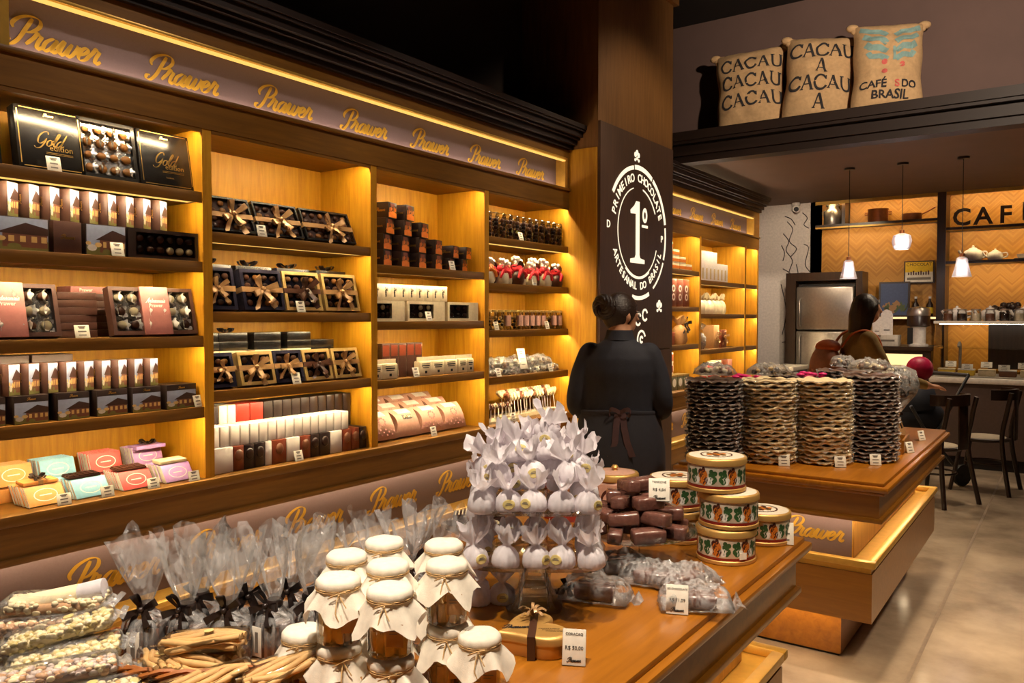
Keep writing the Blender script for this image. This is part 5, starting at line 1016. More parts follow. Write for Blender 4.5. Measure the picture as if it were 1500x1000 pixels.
for i, (x, y, z, rz) in enumerate(BP):
    t = thing('biscuit_bundle', '%s wrapped bundle of twisted biscuit sticks counted up from the basket bottom' % ORD(i), 'biscuits', (x, y, TZ + z), (random.uniform(-.2, .2), random.uniform(-.15, .15), rz), 'bundles of biscuit sticks'); ob('biscuit_sticks', BS[i % 4], t); ob('film', BF, t)
    if i % 2: ob('sticker', BSt, t, (.01, 0, .032))
# --- nut bars at the left corner
def nutbar(seed, ms, L_=.085, W2=.024, H2=.026):
    rnd = random.Random(seed); g = G(); g.rbox(-L_, L_, -W2, W2, .003, H2 * .8, .006, 0); n = 210
    for k in range(n):
        f = rnd.random(); x, y = rnd.uniform(-L_, L_), rnd.uniform(-W2, W2); z = H2 * .8 + rnd.uniform(0, .004)
        if f > .6: y = rnd.choice((-1, 1)) * W2; z = rnd.uniform(.006, H2 * .8)
        if f > .93: x = rnd.choice((-1, 1)) * L_; y = rnd.uniform(-W2, W2)
        r = rnd.uniform(.0035, .0062); g.sph((x, y, z), (r * 1.3, r, r * .9), 6, 4, 1 + rnd.randrange(len(ms) - 1))
    return g.mesh('nut_bar', ms, 60)
NB = [nutbar(0, ['nut_tan', 'nut_white', 'nut_white', 'choc_white']), nutbar(1, ['choc_milk', 'nut_tan', 'nut_white']), nutbar(2, ['nut_white', 'nut_white', 'sticker_gold']), nutbar(3, ['wafer', 'nut_tan', 'wafer_pale', 'nut_white'])]
g = G(); g.rbox(-.093, .093, -.031, .031, 0, .034, .01); NF = g.mesh('film', 'cello_clear', 60)
NP = [(-1.54, .62, 0, 1.1, 0), (-1.46, .58, 0, 1.0, 3), (-1.39, .63, 0, 1.05, 1), (-1.33, .655, 0, 1.15, 2), (-1.55, .70, .036, .9, 1), (-1.48, .66, .036, 1.0, 3), (-1.41, .69, .037, 1.1, 0), (-1.345, .665, .038, 1.0, 0), (-1.53, .68, .073, .8, 3), (-1.46, .70, .074, .95, 2), (-1.40, .655, .074, 1.1, 3), (-1.56, .70, .11, .75, 1), (-1.50, .71, .112, .9, 2), (-1.565, .735, .148, .7, 0), (-1.55, .71, .184, .65, 2), (-1.43, .625, .11, 1.0, 3), (-1.49, .64, .148, .85, 0)]
g = G(); g.strip([Vector((.09 + .008 * q, 0, .016 + .003 * (-1) ** q)) for q in range(4)], [Vector((0, .026 + .002 * q, 0)) for q in range(4)]); NE = g.mesh('film_end', 'cello', 60)
for i, (x, y, z, rz, m_) in enumerate(NP[:-3]):
    z *= .86
    t = thing('nut_bar', '%s %s nut bar from the bottom of the corner pile' % (ORD(i), ('pale crispy', 'brown', 'white', 'greyish')[m_]), 'nut bar', (x, y, TZ + z), (random.uniform(-.12, .12), random.uniform(-.22, .0), rz), 'nut bars in the corner pile'); ob('bar', NB[m_], t); ob('film', NF, t); ob('film_end', NE, t); ob('film_end', NE, t, (0, 0, 0), (0, 0, math.pi))
    if i % 5 == 2: ob('sticker', BSt, t, (.02, 0, .0365))
t = thing('paper_roll', 'white paper-ended nut roll on top of the corner pile', 'sweet roll', (-1.565, .735, TZ + .152), (0, R(-10), .75)); g = G(); g.tube([(-.08, 0, 0), (.04, 0, 0)], .017, 14); ob('roll', g.mesh('roll', 'nut_white', 50), t); g = G(); g.tube([(.04, 0, 0), (.085, 0, 0)], [.0165, .0185], 16); ob('paper_end', g.mesh('paper_end', 'tissue', 50), t)
# ================================================================= farther table: stacks of wavy chocolate discs
def wavy(m, seed):
    g = G(); n = 48; pr = [(.0, .006), (.07, .006), (.118, .013), (.127, .007), (.118, .0), (.07, .001), (.0, .001)]
    g.lathe(pr, n, 0, None, lambda a, i, r, z: (r * (1 + .03 * math.sin(a * 8 + 1) + .012 * math.sin(a * 19 + seed)), z + (.0043 * math.sin(a * 9) if r > .1 else .002 * math.sin(a * 9)) + (.0022 * math.sin(a * 4 + seed * 2) if r > .1 else 0)), cap=False); return g.mesh('chocolate_disc', m, 60)
WD = {m_: [wavy(m_, i) for i in range(2)] for m_ in ('disc_cream', 'disc_dark', 'disc_brown')}
rf = random.Random(8); g = G(); n_ = 60; vs = []
for q in range(3):
    for k in range(n_): a = 2 * math.pi * k / n_; r_ = .126 + (.007 * q if q < 2 else .004) * (1 + .9 * math.sin(k * 2.4)); vs.append((r_ * math.cos(a), r_ * math.sin(a), .008 + (.004 * q) * math.sin(k * 1.7) - .003 * (q == 2)))
g.add(vs, [(q * n_ + k, q * n_ + (k + 1) % n_, (q + 1) * n_ + (k + 1) % n_, (q + 1) * n_ + k) for q in range(2) for k in range(n_)])
WF = g.mesh('film', 'cello', 60)
for si, (x, y, m_, n_, nm) in enumerate(((-1.40, 3.67, 'disc_dark', 22, 'leftmost dark'), (-1.185, 3.81, 'disc_cream', 22, 'left cream'), (-.965, 3.93, 'disc_cream', 22, 'right cream'), (-.80, 4.12, 'disc_brown', 23, 'rightmost brown'), (-1.20, 4.25, 'disc_dark', 22, 'rear dark'), (-.99, 4.42, 'disc_brown', 23, 'rear brown'))):
    for k in range(n_):
        t = thing('chocolate_disc', '%s wavy chocolate disc from the bottom of the %s stack' % (ORD(k), nm), 'chocolate', (x + rf.uniform(-.005, .005), y + rf.uniform(-.005, .005), TZ + .006 + .0177 * k), (0, 0, (k % 2) * math.pi / 9 + rf.uniform(-.12, .12) + .2 * si), '%s stack of wavy discs' % nm); ob('disc', WD[m_][k % 2], t); ob('film', WF, t, (0, 0, 0), (0, 0, k * .7))
    top = TZ + .012 + .0177 * n_
    if si in (0, 1, 3, 5): t = thing('chocolate_pack', 'small wrapped sweets on top of the %s stack' % nm, 'packet', (x, y, top + .004), (0, 0, si)); ob('sweets', CL[si % 4], t, (0, 0, 0), (0, 0, 0), .9); ob('film', PK[si % 4], t)
for i, (x, y) in enumerate(((-1.08, 3.74), (-.86, 3.85), (-.74, 4.0))): price_card((x, y - .03, TZ), R(28), 'small price card at the foot of the %s stack' % ('left cream', 'right cream', 'rightmost brown')[i], .05, .05)
g = G(); rq = random.Random(2)
for k in range(10): g.sph((rq.uniform(-.05, .05), rq.uniform(-.04, .04), .018 + rq.uniform(0, .02)), (.022, .015, .01), 6, 4)
for i, (x, y, z) in enumerate(((-1.08, 4.12, TZ + .40), (-1.30, 3.95, TZ + .36))): pass
t = thing('sweet_cone', 'pink ribboned sweets standing between the cream stacks', 'sweets', (-1.07, 4.10, TZ)); g2 = G(); g2.lathe([(.05, 0), (.05, .3), (.02, .36), (.04, .4)], 14, cap=False); ob('film', g2.mesh('film', 'cello', 60), t); g2 = G(); g2.lathe([(.04, .0), (.042, .29)], 12); ob('sweets', g2.mesh('sweets', 'box_pink', 60), t); ob('bow', g.mesh('bow', 'magenta', 60), t, (0, 0, .37))
t = thing('sweet_cone', 'pink sweets in clear film left of the cream stack', 'sweets', (-1.33, 3.9, TZ)); ob('film', g2.mesh('film', 'cello', 60), t); ob('sweets', g2.mesh('sweets', 'label_pink', 60), t, (0, 0, 0), (0, 0, 0), (1, 1, 1.2)); ob('bow', g.mesh('bow', 'magenta', 60), t, (0, 0, .36))
t = thing('chocolate_bouquet', 'cellophane bouquet of dark chocolates at the table end', 'bouquet', (-.80, 4.80, TZ)); g = G(); rq = random.Random(4)
for k in range(70):
    a, b = rq.uniform(0, 6.28), math.acos(rq.uniform(-.4, 1)); r_ = .095; g.sph((r_ * math.sin(b) * math.cos(a), r_ * math.sin(b) * math.sin(a), .30 + r_ * math.cos(b)), (.019, .019, .015), 6, 4, rq.choice((0, 0, 0, 1, 2)))
ob('chocolates', g.mesh('chocolates', ['choc_dark', 'choc_milk', 'choc_white'], 60), t); g = G(); g.lathe([(.03, .12), (.012, .14), (.05, .2), (.1, .26), (.125, .31), (.1, .39), (.04, .42)], 24, 0, None, lambda a, i, r, z: (r * (1 + .08 * math.sin(a * 5 + i)), z), cap=False); ob('film', g.mesh('film', 'cello', 60), t); g = G(); g.lathe([(.05, 0), (.055, .05), (.03, .12)], 16); ob('holder', g.mesh('holder', 'kraft', 50), t); ob('bow', BOWS['ribbon_dark'][0], t, (0, -.02, .14))
t = thing('wooden_tray', 'small open wooden tray behind the brown stack', 'tray', (-.80, 4.50, TZ), (0, 0, R(4))); bx('bottom', 'wood_tx', -.1, .1, -.15, .15, 0, .01, t); 
for s in (-1, 1): bx('side', 'wood_tx', s * .1 - .005, s * .1 + .005, -.15, .15, .01, .07, t); bx('end', 'wood_tx', -.095, .095, s * .145 - .005, s * .145 + .005, .01, .06, t)
price_card((-.665, 4.44, TZ), R(60), 'clear price card beside the wooden tray'); price_card((-.68, 4.92, TZ), R(60), 'clear price card near the far table corner')
# ================================================================= people
for n_, c_, r_ in (('skin', (206, 150, 116), .55), ('navy_cloth', (30, 30, 42), .8), ('hair_dark', (42, 26, 20), .42), ('apron', (36, 34, 44), .8), ('tie', (74, 48, 50), .6), ('jacket', (150, 120, 66), .8), ('trousers', (44, 42, 52), .8), ('backpack', (190, 128, 98), .7), ('backpack_orange', (196, 92, 34), .7), ('shoe', (30, 24, 22), .5), ('lip', (170, 92, 84), .5), ('eye', (240, 236, 230), .3), ('stroller_navy', (24, 26, 38), .7), ('stroller_frame', (60, 60, 62), .3)): mat(n_, c_, r_, vary=.1, scale=40, bump=.2 if 'cloth' in n_ or n_ in ('jacket', 'hair_dark') else 0, bscale=300)
mat('hair_strand', (44, 28, 20), .38, vary=.35, scale=30, bump=.6, bscale=60, stretch=(1, 1, 6))
def smooth_path(pts, k=4):
    P = [Vector(p) for p in pts]; out = []
    for i in range(len(P) - 1):
        a, b, c, d = P[max(i - 1, 0)], P[i], P[i + 1], P[min(i + 2, len(P) - 1)]
        for j in range(k): t = j / k; out.append(.5 * ((2 * b) + (c - a) * t + (2 * a - 5 * b + 4 * c - d) * t * t + (-a + 3 * b - 3 * c + d) * t ** 3))
    return out + [P[-1]]
def limb(g, pts, rad, n=12):
    P = smooth_path(pts); k = 4; r = []
    for i in range(len(rad) - 1): r += [rad[i] + (rad[i + 1] - rad[i]) * j / k for j in range(k)]
    g.tube(P, r + [rad[-1]], n); g.sph(pts[0], rad[0] * .98, 10, 7); g.sph(pts[-1], rad[-1] * .98, 10, 7)
def hand(g, w, d, up, s):
    """palm and five fingers from wrist w along d; s = side of the thumb"""
    w, d, up = Vector(w), Vector(d).normalized(), Vector(up).normalized(); sd = d.cross(up).normalized() * s
    g.tube([w, w + d * .04, w + d * .085], [.024, .036, .036], 10, flat=.5)
    for i, (o, L_) in enumerate(((-.027, .055), (-.009, .068), (.009, .072), (.026, .062))):
        b = w + d * .08 + sd * o; g.tube([b, b + d * L_ * .5 - up * .004, b + d * L_ * .85 - up * .018, b + d * L_ - up * .03], [.0095, .009, .0085, .007], 8)
    b = w + d * .03 + sd * .03; g.tube([b, b + sd * .022 + d * .025, b + sd * .03 + d * .055 - up * .008], [.012, .0105, .008], 8)
def torso(g, secs, n=20):
    vs = []; 
    for z, rx, ry, yo in secs:
        for k in range(n): a = 2 * math.pi * k / n; vs.append((rx * math.cos(a), yo + ry * math.sin(a), z))
    fs = [(i * n + k, i * n + (k + 1) % n, (i + 1) * n + (k + 1) % n, (i + 1) * n + k) for i in range(len(secs) - 1) for k in range(n)]
    g.add(vs, fs + [tuple(range(n - 1, -1, -1)), tuple(range((len(secs) - 1) * n, len(secs) * n))])
def head(g, c, turn):
    T = TR(*c, 0, 0, turn); g.sph((0, 0, .01), (.076, .096, .1), 20, 14, 0, T); g.sph((0, .028, -.045), (.056, .066, .066), 16, 10, 0, T); g.tube([(0, .098, .012), (0, .112, -.012), (0, .118, -.024), (0, .1, -.03)], [.008, .011, .014, .009], 8, 0, T)
    for s in (-1, 1): g.sph((s * .077, -.005, -.01), (.011, .02, .031), 8, 6, 0, T); g.sph((s * .03, .088, .0), (.016, .01, .012), 8, 5, 0, T)
    g.sph((0, .086, -.062), (.026, .015, .011), 8, 5, 0, T)
def remeshed(name, g, mats, voxel, pick, smooth=6):
    me = g.mesh(name, mats); o = bpy.data.objects.new(name, me); COL.objects.link(o); m1 = o.modifiers.new('r', 'REMESH'); m1.mode = 'VOXEL'; m1.voxel_size = voxel; m1.use_smooth_shade = True
    m2 = o.modifiers.new('s', 'SMOOTH'); m2.factor = .5; m2.iterations = smooth; bpy.context.view_layer.update()
    r = bpy.data.meshes.new_from_object(o.evaluated_get(bpy.context.evaluated_depsgraph_get())); bpy.data.objects.remove(o); r.name = name
    r.materials.clear()
    for m_ in mats: r.materials.append(MATS[m_])
    for p in r.polygons: p.material_index = pick(p.center); p.use_smooth = True
    return r
# --- shop assistant seen from behind
pw = thing('person', 'woman with a hair bun in dark clothes and apron, seen from behind', 'person', (-1.93, 3.72, 0), (0, 0, R(24)))
g = G(); torso(g, [(.30, .20, .15, .0), (.5, .215, .165, .0), (.72, .228, .178, -.005), (.86, .225, .172, -.01), (.97, .208, .15, 0), (1.05, .192, .135, .0), (1.14, .19, .138, .0), (1.24, .195, .14, -.005), (1.31, .185, .125, -.012), (1.36, .145, .1, -.015), (1.395, .095, .075, -.012), (1.425, .062, .06, -.008), (1.47, .055, .056, 0), (1.52, .05, .055, .01)])
for s in (-1, 1):
    limb(g, [(s * .15, -.012, 1.335), (s * .195, -.02, 1.22), (s * .222, -.025, 1.08), (s * .205, .08, 1.03), (s * .15, .22, 1.06)], [.062, .06, .054, .048, .036]); hand(g, (s * .15, .22, 1.06), (-s * .5, .75, .1), (0, .2, 1), s)
    limb(g, [(s * .1, 0, .4), (s * .1, -.01, .22), (s * .1, -.01, .07)], [.07, .058, .045]); limb(g, [(s * .1, -.03, .045), (s * .11, .05, .035), (s * .115, .14, .03)], [.04, .038, .03])
head(g, (.0, .02, 1.535), R(-50))
def pk(c):
    if c.z > 1.45: return 1
    if c.y > .225 and abs(c.x) < .165 and .95 < c.z < 1.2: return 1
    return 2 if c.z < .085 else 0
ob('body', remeshed('body', g, ['navy_cloth', 'skin', 'shoe'], .011, pk), pw)
g = G(); g.lathe([(.075, 1.405), (.067, 1.425), (.062, 1.455), (.066, 1.456), (.072, 1.43), (.082, 1.405)], 24, 0, Matrix.Translation((0, -.003, 0)), cap=False); ob('collar', g.mesh('collar', 'navy_cloth', 60), pw)
hr = ob('hair', None, pw, (0, .02, 1.535), (0, 0, R(-50))) if False else None
g = G(); nu, nv = 40, 22; vs = []; T = TR(0, .02, 1.535, 0, 0, R(-50))
for i in range(nv + 1):
    b = math.pi * .5 - i / nv * math.pi * .80
    for k in range(nu):
        a = 2 * math.pi * k / nu; fr = max(0, math.sin(a)); lim = b + fr * .0
        zlow = math.radians(-55 + 95 * max(0, math.sin(a)) ** .7); bb = max(b, zlow); rr = 1.0 + .018 * math.sin(a * 17 + i * .4) * math.cos(bb)
        vs.append((.0835 * rr * math.cos(bb) * math.cos(a), .1035 * rr * math.cos(bb) * math.sin(a), .01 + .108 * math.sin(bb) * (1.0 if bb > 0 else .95)))
g.add(vs, [(i * nu + k, i * nu + (k + 1) % nu, (i + 1) * nu + (k + 1) % nu, (i + 1) * nu + k) for i in range(nv) for k in range(nu)], 0, T); ha = ob('hair', g.mesh('hair', 'hair_strand', 70), pw)
g = G()
for k in range(7):
    for q in range(1): 
        ph = k * .9; P_ = []
        for i in range(33): a = 2 * math.pi * i / 32; R1 = .034; r2 = .017; P_.append((R1 * math.cos(a) + r2 * math.cos(ph + a * 1.0) * math.cos(a), r2 * math.sin(ph + a * 1.0), R1 * math.sin(a) + r2 * math.cos(ph + a * 1.0) * math.sin(a)))
        g.tube(P_, .0125, 8)
g.sph((0, 0, 0), (.035, .022, .035), 12, 8); ob('bun', g.mesh('bun', 'hair_strand', 70), ha, (-.072, -.105, 1.575), (0, 0, R(-30)), 1.08)
g = G(); g.tube([T @ Vector((.075, .0, .012)), T @ Vector((.072, .06, .012)), T @ Vector((.05, .1, .008))], .0022, 6); 
for s in (-1, 1): g.tube([T @ Vector((s * .03 + .02 * math.cos(a), .104, .002 + .016 * math.sin(a))) for a in [i * math.pi / 6 for i in range(13)]], .0018, 5)
ob('spectacles', g.mesh('spectacles', 'ink', 60), pw)
g = G()
for s in (-1, 1): g.sph(tuple(T @ Vector((s * .03, .093, .002))), .010, 8, 6)
ob('eyes', g.mesh('eyes', 'eye', 60), pw)
g = G(); torso(g, [(.36, .222, .172, 0), (.5, .229, .18, 0), (.72, .239, .19, -.005), (.86, .235, .183, -.01), (.97, .217, .16, 0), (1.045, .2, .144, 0)], 36); me = g.mesh('apron', 'apron', 60); me.polygons[-1].use_smooth = False
bm = bmesh.new(); bm.from_mesh(me); bmesh.ops.delete(bm, geom=[f for f in bm.faces if len(f.verts) > 4], context='FACES'); bm.to_mesh(me); bm.free(); ob('apron', me, pw)
g = G(); g.tube([(.2 * math.cos(a), .143 * math.sin(a), 1.04 + .004 * math.sin(a * 3)) for a in [i * math.pi / 18 for i in range(37)]], .008, 6, flat=1.6); ob('waistband', g.mesh('waistband', 'apron', 60), pw); g = G()
for s in (-1, 1):
    g.strip([Vector((s * .012 + .012, -.148, 1.04)), Vector((s * .02 + .014, -.165, .97)), Vector((s * .03 + .02, -.185, .9)), Vector((s * .035 + .022 + .02 * s, -.19, .83))], [Vector((.016, 0, .003))] * 4)
    P_ = [Vector((.012 + s * .055 * math.sin(math.pi * i / 8), -.155 - .012 * math.sin(2 * math.pi * i / 8), 1.045 + .018 * math.sin(2 * math.pi * i / 8))) for i in range(9)]; g.strip(P_, [Vector((0, 0, .011))] * 9)
ob('apron_tie', g.mesh('apron_tie', 'tie', 60), pw)
# --- customer with a backpack
pc = thing('person', 'dark-haired customer in a tan jacket with a backpack, reaching forward', 'person', (-1.36, 6.45, 0), (0, 0, R(-58)))
g = G(); torso(g, [(.78, .17, .12, 0), (.9, .185, .135, 0), (1.05, .17, .125, .01), (1.2, .185, .13, .02), (1.32, .185, .12, .03), (1.4, .13, .09, .04), (1.445, .06, .058, .05), (1.5, .052, .054, .06), (1.54, .05, .05, .07)])
for s in (-1, 1):
    e = [(s * .18, .03, 1.36), (s * .215, .09, 1.22), (s * .21, .16, 1.12), (s * .18, .33, 1.06), (s * .14, .47, 1.02)] if s > 0 else [(s * .18, .03, 1.36), (s * .22, .06, 1.22), (s * .22, .1, 1.1), (s * .18, .26, 1.08), (s * .14, .38, 1.06)]
    limb(g, e, [.065, .062, .055, .045, .034]); hand(g, e[-1], (-s * .15, 1, -.12), (0, 0, 1), s); limb(g, [(s * .09, 0, .85), (s * .1, .02, .48), (s * .1, -.01, .08)], [.095, .065, .048]); limb(g, [(s * .1, -.03, .045), (s * .105, .06, .035), (s * .11, .15, .03)], [.042, .04, .03])
head(g, (0, .08, 1.585), 0)
def pk2(c):
    if c.z > 1.475: return 1
    if (c.y > .46 and c.x > 0 or c.y > .37 and c.x < 0) and c.z > .9: return 1
    return 3 if c.z < .085 else 2 if c.z < .83 else 0
ob('body', remeshed('body', g, ['jacket', 'skin', 'trousers', 'shoe'], .012, pk2), pc)
g = G(); vs = []; T = TR(0, .08, 1.585)
for i in range(nv + 1):
    for k in range(nu):
        a = 2 * math.pi * k / nu; f = max(0, math.sin(a)) ** .6; zl = -.2 + .27 * f; b = math.pi / 2 - i / nv * math.pi * .5; z = .118 * math.sin(b) if i < nv * .6 else None
        if z is None: t_ = (i - nv * .6) / (nv * .4); b0 = math.pi / 2 - .6 * math.pi * .5; z = .118 * math.sin(b0) + (zl - .118 * math.sin(b0)) * t_; rr = math.cos(b0) + (1.08 - math.cos(b0)) * min(1, t_ * 2.5) if zl < 0 else math.cos(b0) + (.98 - math.cos(b0)) * t_
        else: rr = math.cos(b)
        rr *= 1 + .03 * math.sin(a * 15 + i * .2); vs.append((.088 * rr * math.cos(a), -.01 + .106 * rr * math.sin(a), z))
g.add(vs, [(i * nu + k, i * nu + (k + 1) % nu, (i + 1) * nu + (k + 1) % nu, (i + 1) * nu + k) for i in range(nv) for k in range(nu)], 0, T); ob('hair', g.mesh('hair', 'hair_strand', 70), pc)
bp = thing('backpack', 'pinkish backpack with orange top worn by the customer', 'backpack', (-1.36, 6.45, 0), (0, 0, R(-58))); g = G(); g.sph((0, -.215, 1.13), (.155, .115, .19), 20, 14); ob('bag', g.mesh('bag', 'backpack', 60), bp); g = G(); g.sph((0, -.2, 1.30), (.11, .09, .055), 14, 8); ob('top_flap', g.mesh('top_flap', 'backpack_orange', 60), bp); g = G(); g.sph((0, -.30, 1.06), (.1, .05, .1), 14, 8); ob('pocket', g.mesh('pocket', 'backpack', 60), bp)
for s in (-1, 1): g = G(); P_ = [(s * .09, -.13, 1.3), (s * .1, -.06, 1.395), (s * .105, .04, 1.425), (s * .115, .13, 1.36), (s * .13, .145, 1.22), (s * .15, .06, 1.08), (s * .12, -.12, 1.0)]; g.tube(smooth_path(P_), .014, 6, flat=.6); ob('strap', g.mesh('strap', 'backpack_orange', 60), bp)
# ================================================================= cafe
for n_, c_, r_ in (('steel', (170, 160, 150), .32), ('copper', (150, 92, 58), .35), ('porcelain', (236, 228, 220), .25), ('poster_yellow', (226, 186, 40), .6), ('poster_white', (222, 214, 204), .6), ('paint_sky', (60, 74, 110), .6), ('paint_tree', (70, 84, 50), .6), ('paint_earth', (150, 110, 70), .6), ('pendant_glass', (196, 176, 190), .2), ('counter_brown', (84, 66, 58), .5), ('counter_ledge', (214, 204, 190), .35), ('cake_yellow', (226, 186, 60), .6), ('cake_cream', (226, 206, 168), .6), ('plastic_black', (24, 24, 26), .4), ('chair_wood', (46, 28, 20), .3), ('seat_pale', (196, 178, 150), .6), ('ball_pink', (190, 16, 70), .45), ('mural_white', (226, 214, 206), .75), ('mural_line', (70, 60, 60), .7), ('mural_tint', (206, 176, 166), .7), ('burlap', (186, 150, 108), .9), ('sack_black', (40, 36, 38), .9), ('sack_teal', (124, 152, 148), .9), ('sack_red', (196, 92, 84), .9)): mat(n_, c_, r_, vary=.1, scale=40, bump=.5 if n_ == 'burlap' else 0, bscale=260)
for k_ in ('steel', 'copper'): MATS[k_].node_tree.nodes['Principled BSDF'].inputs['Metallic'].default_value = .8
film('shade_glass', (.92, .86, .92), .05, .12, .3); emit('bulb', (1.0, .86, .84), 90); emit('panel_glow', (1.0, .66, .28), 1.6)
# mural wall
t = struct('wall_mural', G().box(-3.42, -2.70, 10.5, 10.9, 0, 2.97).mesh('wall_mural', 'mural_white'), 'white wall with a line drawing of a woman', 'wall')
def line(pts, r=.006, m='mural_line'):
    g = G(); g.tube(smooth_path([(x, 10.498, z) for x, z in pts], 5), r, 5); ob('mural_line', g.mesh('mural_line', m, 60), t)
for pts in ([(-3.05, 2.75), (-2.98, 2.65), (-3.02, 2.5), (-2.93, 2.4), (-3.0, 2.3)], [(-3.1, 2.6), (-3.03, 2.5), (-3.06, 2.38), (-2.98, 2.25), (-3.02, 2.1), (-3.0, 1.9)], [(-3.1, 2.15), (-2.98, 2.05), (-2.94, 1.8), (-2.95, 1.5), (-2.98, 1.25), (-3.1, 1.2)], [(-2.93, 2.2), (-2.9, 2.0), (-2.92, 1.6), (-2.95, 1.1), (-2.9, 1.0)], [(-3.12, 1.95), (-3.05, 1.6), (-3.1, 1.3)], [(-2.86, 2.85), (-2.8, 2.78), (-2.84, 2.7), (-2.78, 2.65)], [(-2.84, 2.45), (-2.78, 2.4), (-2.82, 2.2), (-2.76, 2.1)], [(-3.0, 1.05), (-2.9, 1.15), (-2.8, 1.3), (-2.77, 1.5)], [(-2.97, 1.0), (-2.87, 1.1), (-2.78, 1.2)], [(-2.8, 1.9), (-2.78, 1.6), (-2.76, 1.3)], [(-3.08, 2.82), (-3.0, 2.78), (-2.95, 2.7)], [(-3.12, 2.45), (-3.08, 2.35), (-3.1, 2.25)]): line(pts)
g = G(); g.lathe([(.1, 0), (.1, .002)], 18, 0, TR(-2.86, 10.499, 2.0, R(90))); ob('mural_patch', g.mesh('mural_patch', 'mural_tint'), t)
cc = thing('security_camera', 'white dome security camera under the cafe ceiling', 'camera', (-2.92, 10.42, 2.97)); g = G(); g.lathe([(.05, 0), (.055, -.03), (.04, -.04)], 18); ob('base', g.mesh('base', 'porcelain', 50), cc); g = G(); g.tube([(0, 0, -.06), (.02, -.06, -.085)], [.05, .045], 14); ob('housing', g.mesh('housing', 'porcelain', 50), cc); g = G(); g.tube([(.02, -.06, -.085), (.023, -.07, -.088)], .03, 14); ob('lens', g.mesh('lens', 'plastic_black', 50), cc)
# back shelving
cb = thing('cafe_shelving', 'tall lit wooden shelving along the cafe back wall', 'shelving', (0, 10.5, 0))
def P2(name, m, xa, xb, ya, yb, za, zb, par=None): return bx(name, m, xa, xb, ya - 10.5, yb - 10.5, za, zb, par or cb)
def herring():
    m = bpy.data.materials.new('herringbone'); m.use_nodes = True; N = m.node_tree.nodes; L = m.node_tree.links; b = N['Principled BSDF']; b.inputs['Roughness'].default_value = .5
    tc = N.new('ShaderNodeTexCoord'); sp_ = N.new('ShaderNodeSeparateXYZ'); L.new(tc.outputs['Object'], sp_.inputs[0]); pp = N.new('ShaderNodeMath'); pp.operation = 'PINGPONG'; pp.inputs[1].default_value = .12; L.new(sp_.outputs[0], pp.inputs[0])
    ad = N.new('ShaderNodeMath'); ad.operation = 'ADD'; L.new(pp.outputs[0], ad.inputs[0]); L.new(sp_.outputs[2], ad.inputs[1]); mu = N.new('ShaderNodeMath'); mu.operation = 'MULTIPLY'; mu.inputs[1].default_value = 14; L.new(ad.outputs[0], mu.inputs[0])
    n = N.new('ShaderNodeTexNoise'); n.noise_dimensions = '1D'; n.inputs['Scale'].default_value = 1.6; n.inputs['Detail'].default_value = 3; L.new(mu.outputs[0], n.inputs['W'])
    r = N.new('ShaderNodeValToRGB'); r.color_ramp.elements[0].position = .35; r.color_ramp.elements[1].position = .65; r.color_ramp.elements[0].color = srgb(166, 112, 36); r.color_ramp.elements[1].color = srgb(188, 134, 52); L.new(n.outputs['Fac'], r.inputs[0]); L.new(r.outputs[0], b.inputs['Base Color']); MATS['herringbone'] = m
herring()
P2('back_panel', 'herringbone', -2.70, 2.2, 10.82, 10.89, .9, 2.97); P2('post', 'wood_dark', -2.76, -2.70, 10.5, 10.85, 0, 2.97); P2('post', 'wood_dark', -1.33, -1.24, 10.48, 10.85, 0, 2.97)
for xa, xb, zs in ((-2.70, -1.33, (2.68,)), (-1.24, 1.2, (2.56, 2.17, 1.55))):
    for z in zs:
        s_ = P2('shelf', 'wood_dark', xa, xb, 10.5, 10.82, z - .03, z); P2('light_strip', 'led_cafe', xa + .02, xb - .02, 10.512, 10.52, z - .036, z - .031, s_); P2('shelf_edge', 'gold_trim', xa, xb, 10.495, 10.505, z - .05, z - .03, s_)
    P2('light_strip', 'led_cafe', xa + .02, xb - .02, 10.515, 10.523, 2.955, 2.962); P2('shelf_edge', 'gold_trim', xa, xb, 10.495, 10.508, 2.93, 2.97)
P2('inner_post', 'wood_dark', -2.40, -2.36, 10.55, 10.82, 2.68, 2.97); P2('post', 'wood_dark', 1.2, 1.3, 10.48, 10.85, 0, 2.97)
P2('lower_shelf', 'wood_dark', -2.05, -1.33, 10.55, 10.82, 1.5, 1.53); P2('light_strip', 'panel_glow', -2.05, -1.33, 10.54, 10.55, 1.505, 1.528)
for i, ch in enumerate(('C', 'A', 'F', 'É')): single('sign_letter', text(ch, .27, 'wood_dark', .03, .006), 'dark wooden letter %s of the cafe sign on the top shelf' % ch, 'letter', (-1.09 + .215 * i, 10.56, 2.565 + (.10 if ch != 'É' else .122)))
mc = thing('milk_can', 'steel milk can on the top shelf of the cafe', 'milk can', (-2.53, 10.66, 2.68)); g = G(); g.lathe([(.1, 0), (.105, .01), (.105, .17), (.07, .215), (.065, .24), (.08, .25)], 24); ob('body', g.mesh('body', 'steel', 50), mc); g = G(); g.lathe([(.08, .245), (.075, .265), (0, .27)], 20); ob('lid', g.mesh('lid', 'steel', 50), mc)
for s in (-1, 1): g = G(); g.tube([(s * .1, 0, .19), (s * .13, 0, .17), (s * .105, 0, .12)], .008, 6); ob('handle', g.mesh('handle', 'steel', 60), mc)
pt = thing('copper_pot', 'copper stock pot on the top shelf of the cafe', 'pot', (-2.0, 10.66, 2.68)); g = G(); g.lathe([(.11, 0), (.115, .01), (.115, .16), (.12, .165), (.108, .16), (.108, .01)], 24); ob('body', g.mesh('body', 'copper', 50), pt)
for s in (-1, 1): g = G(); g.tube([(s * .115, 0, .13), (s * .15, 0, .13), (s * .15, .0, .1), (s * .115, 0, .1)], .008, 6); ob('handle', g.mesh('handle', 'copper', 60), pt)
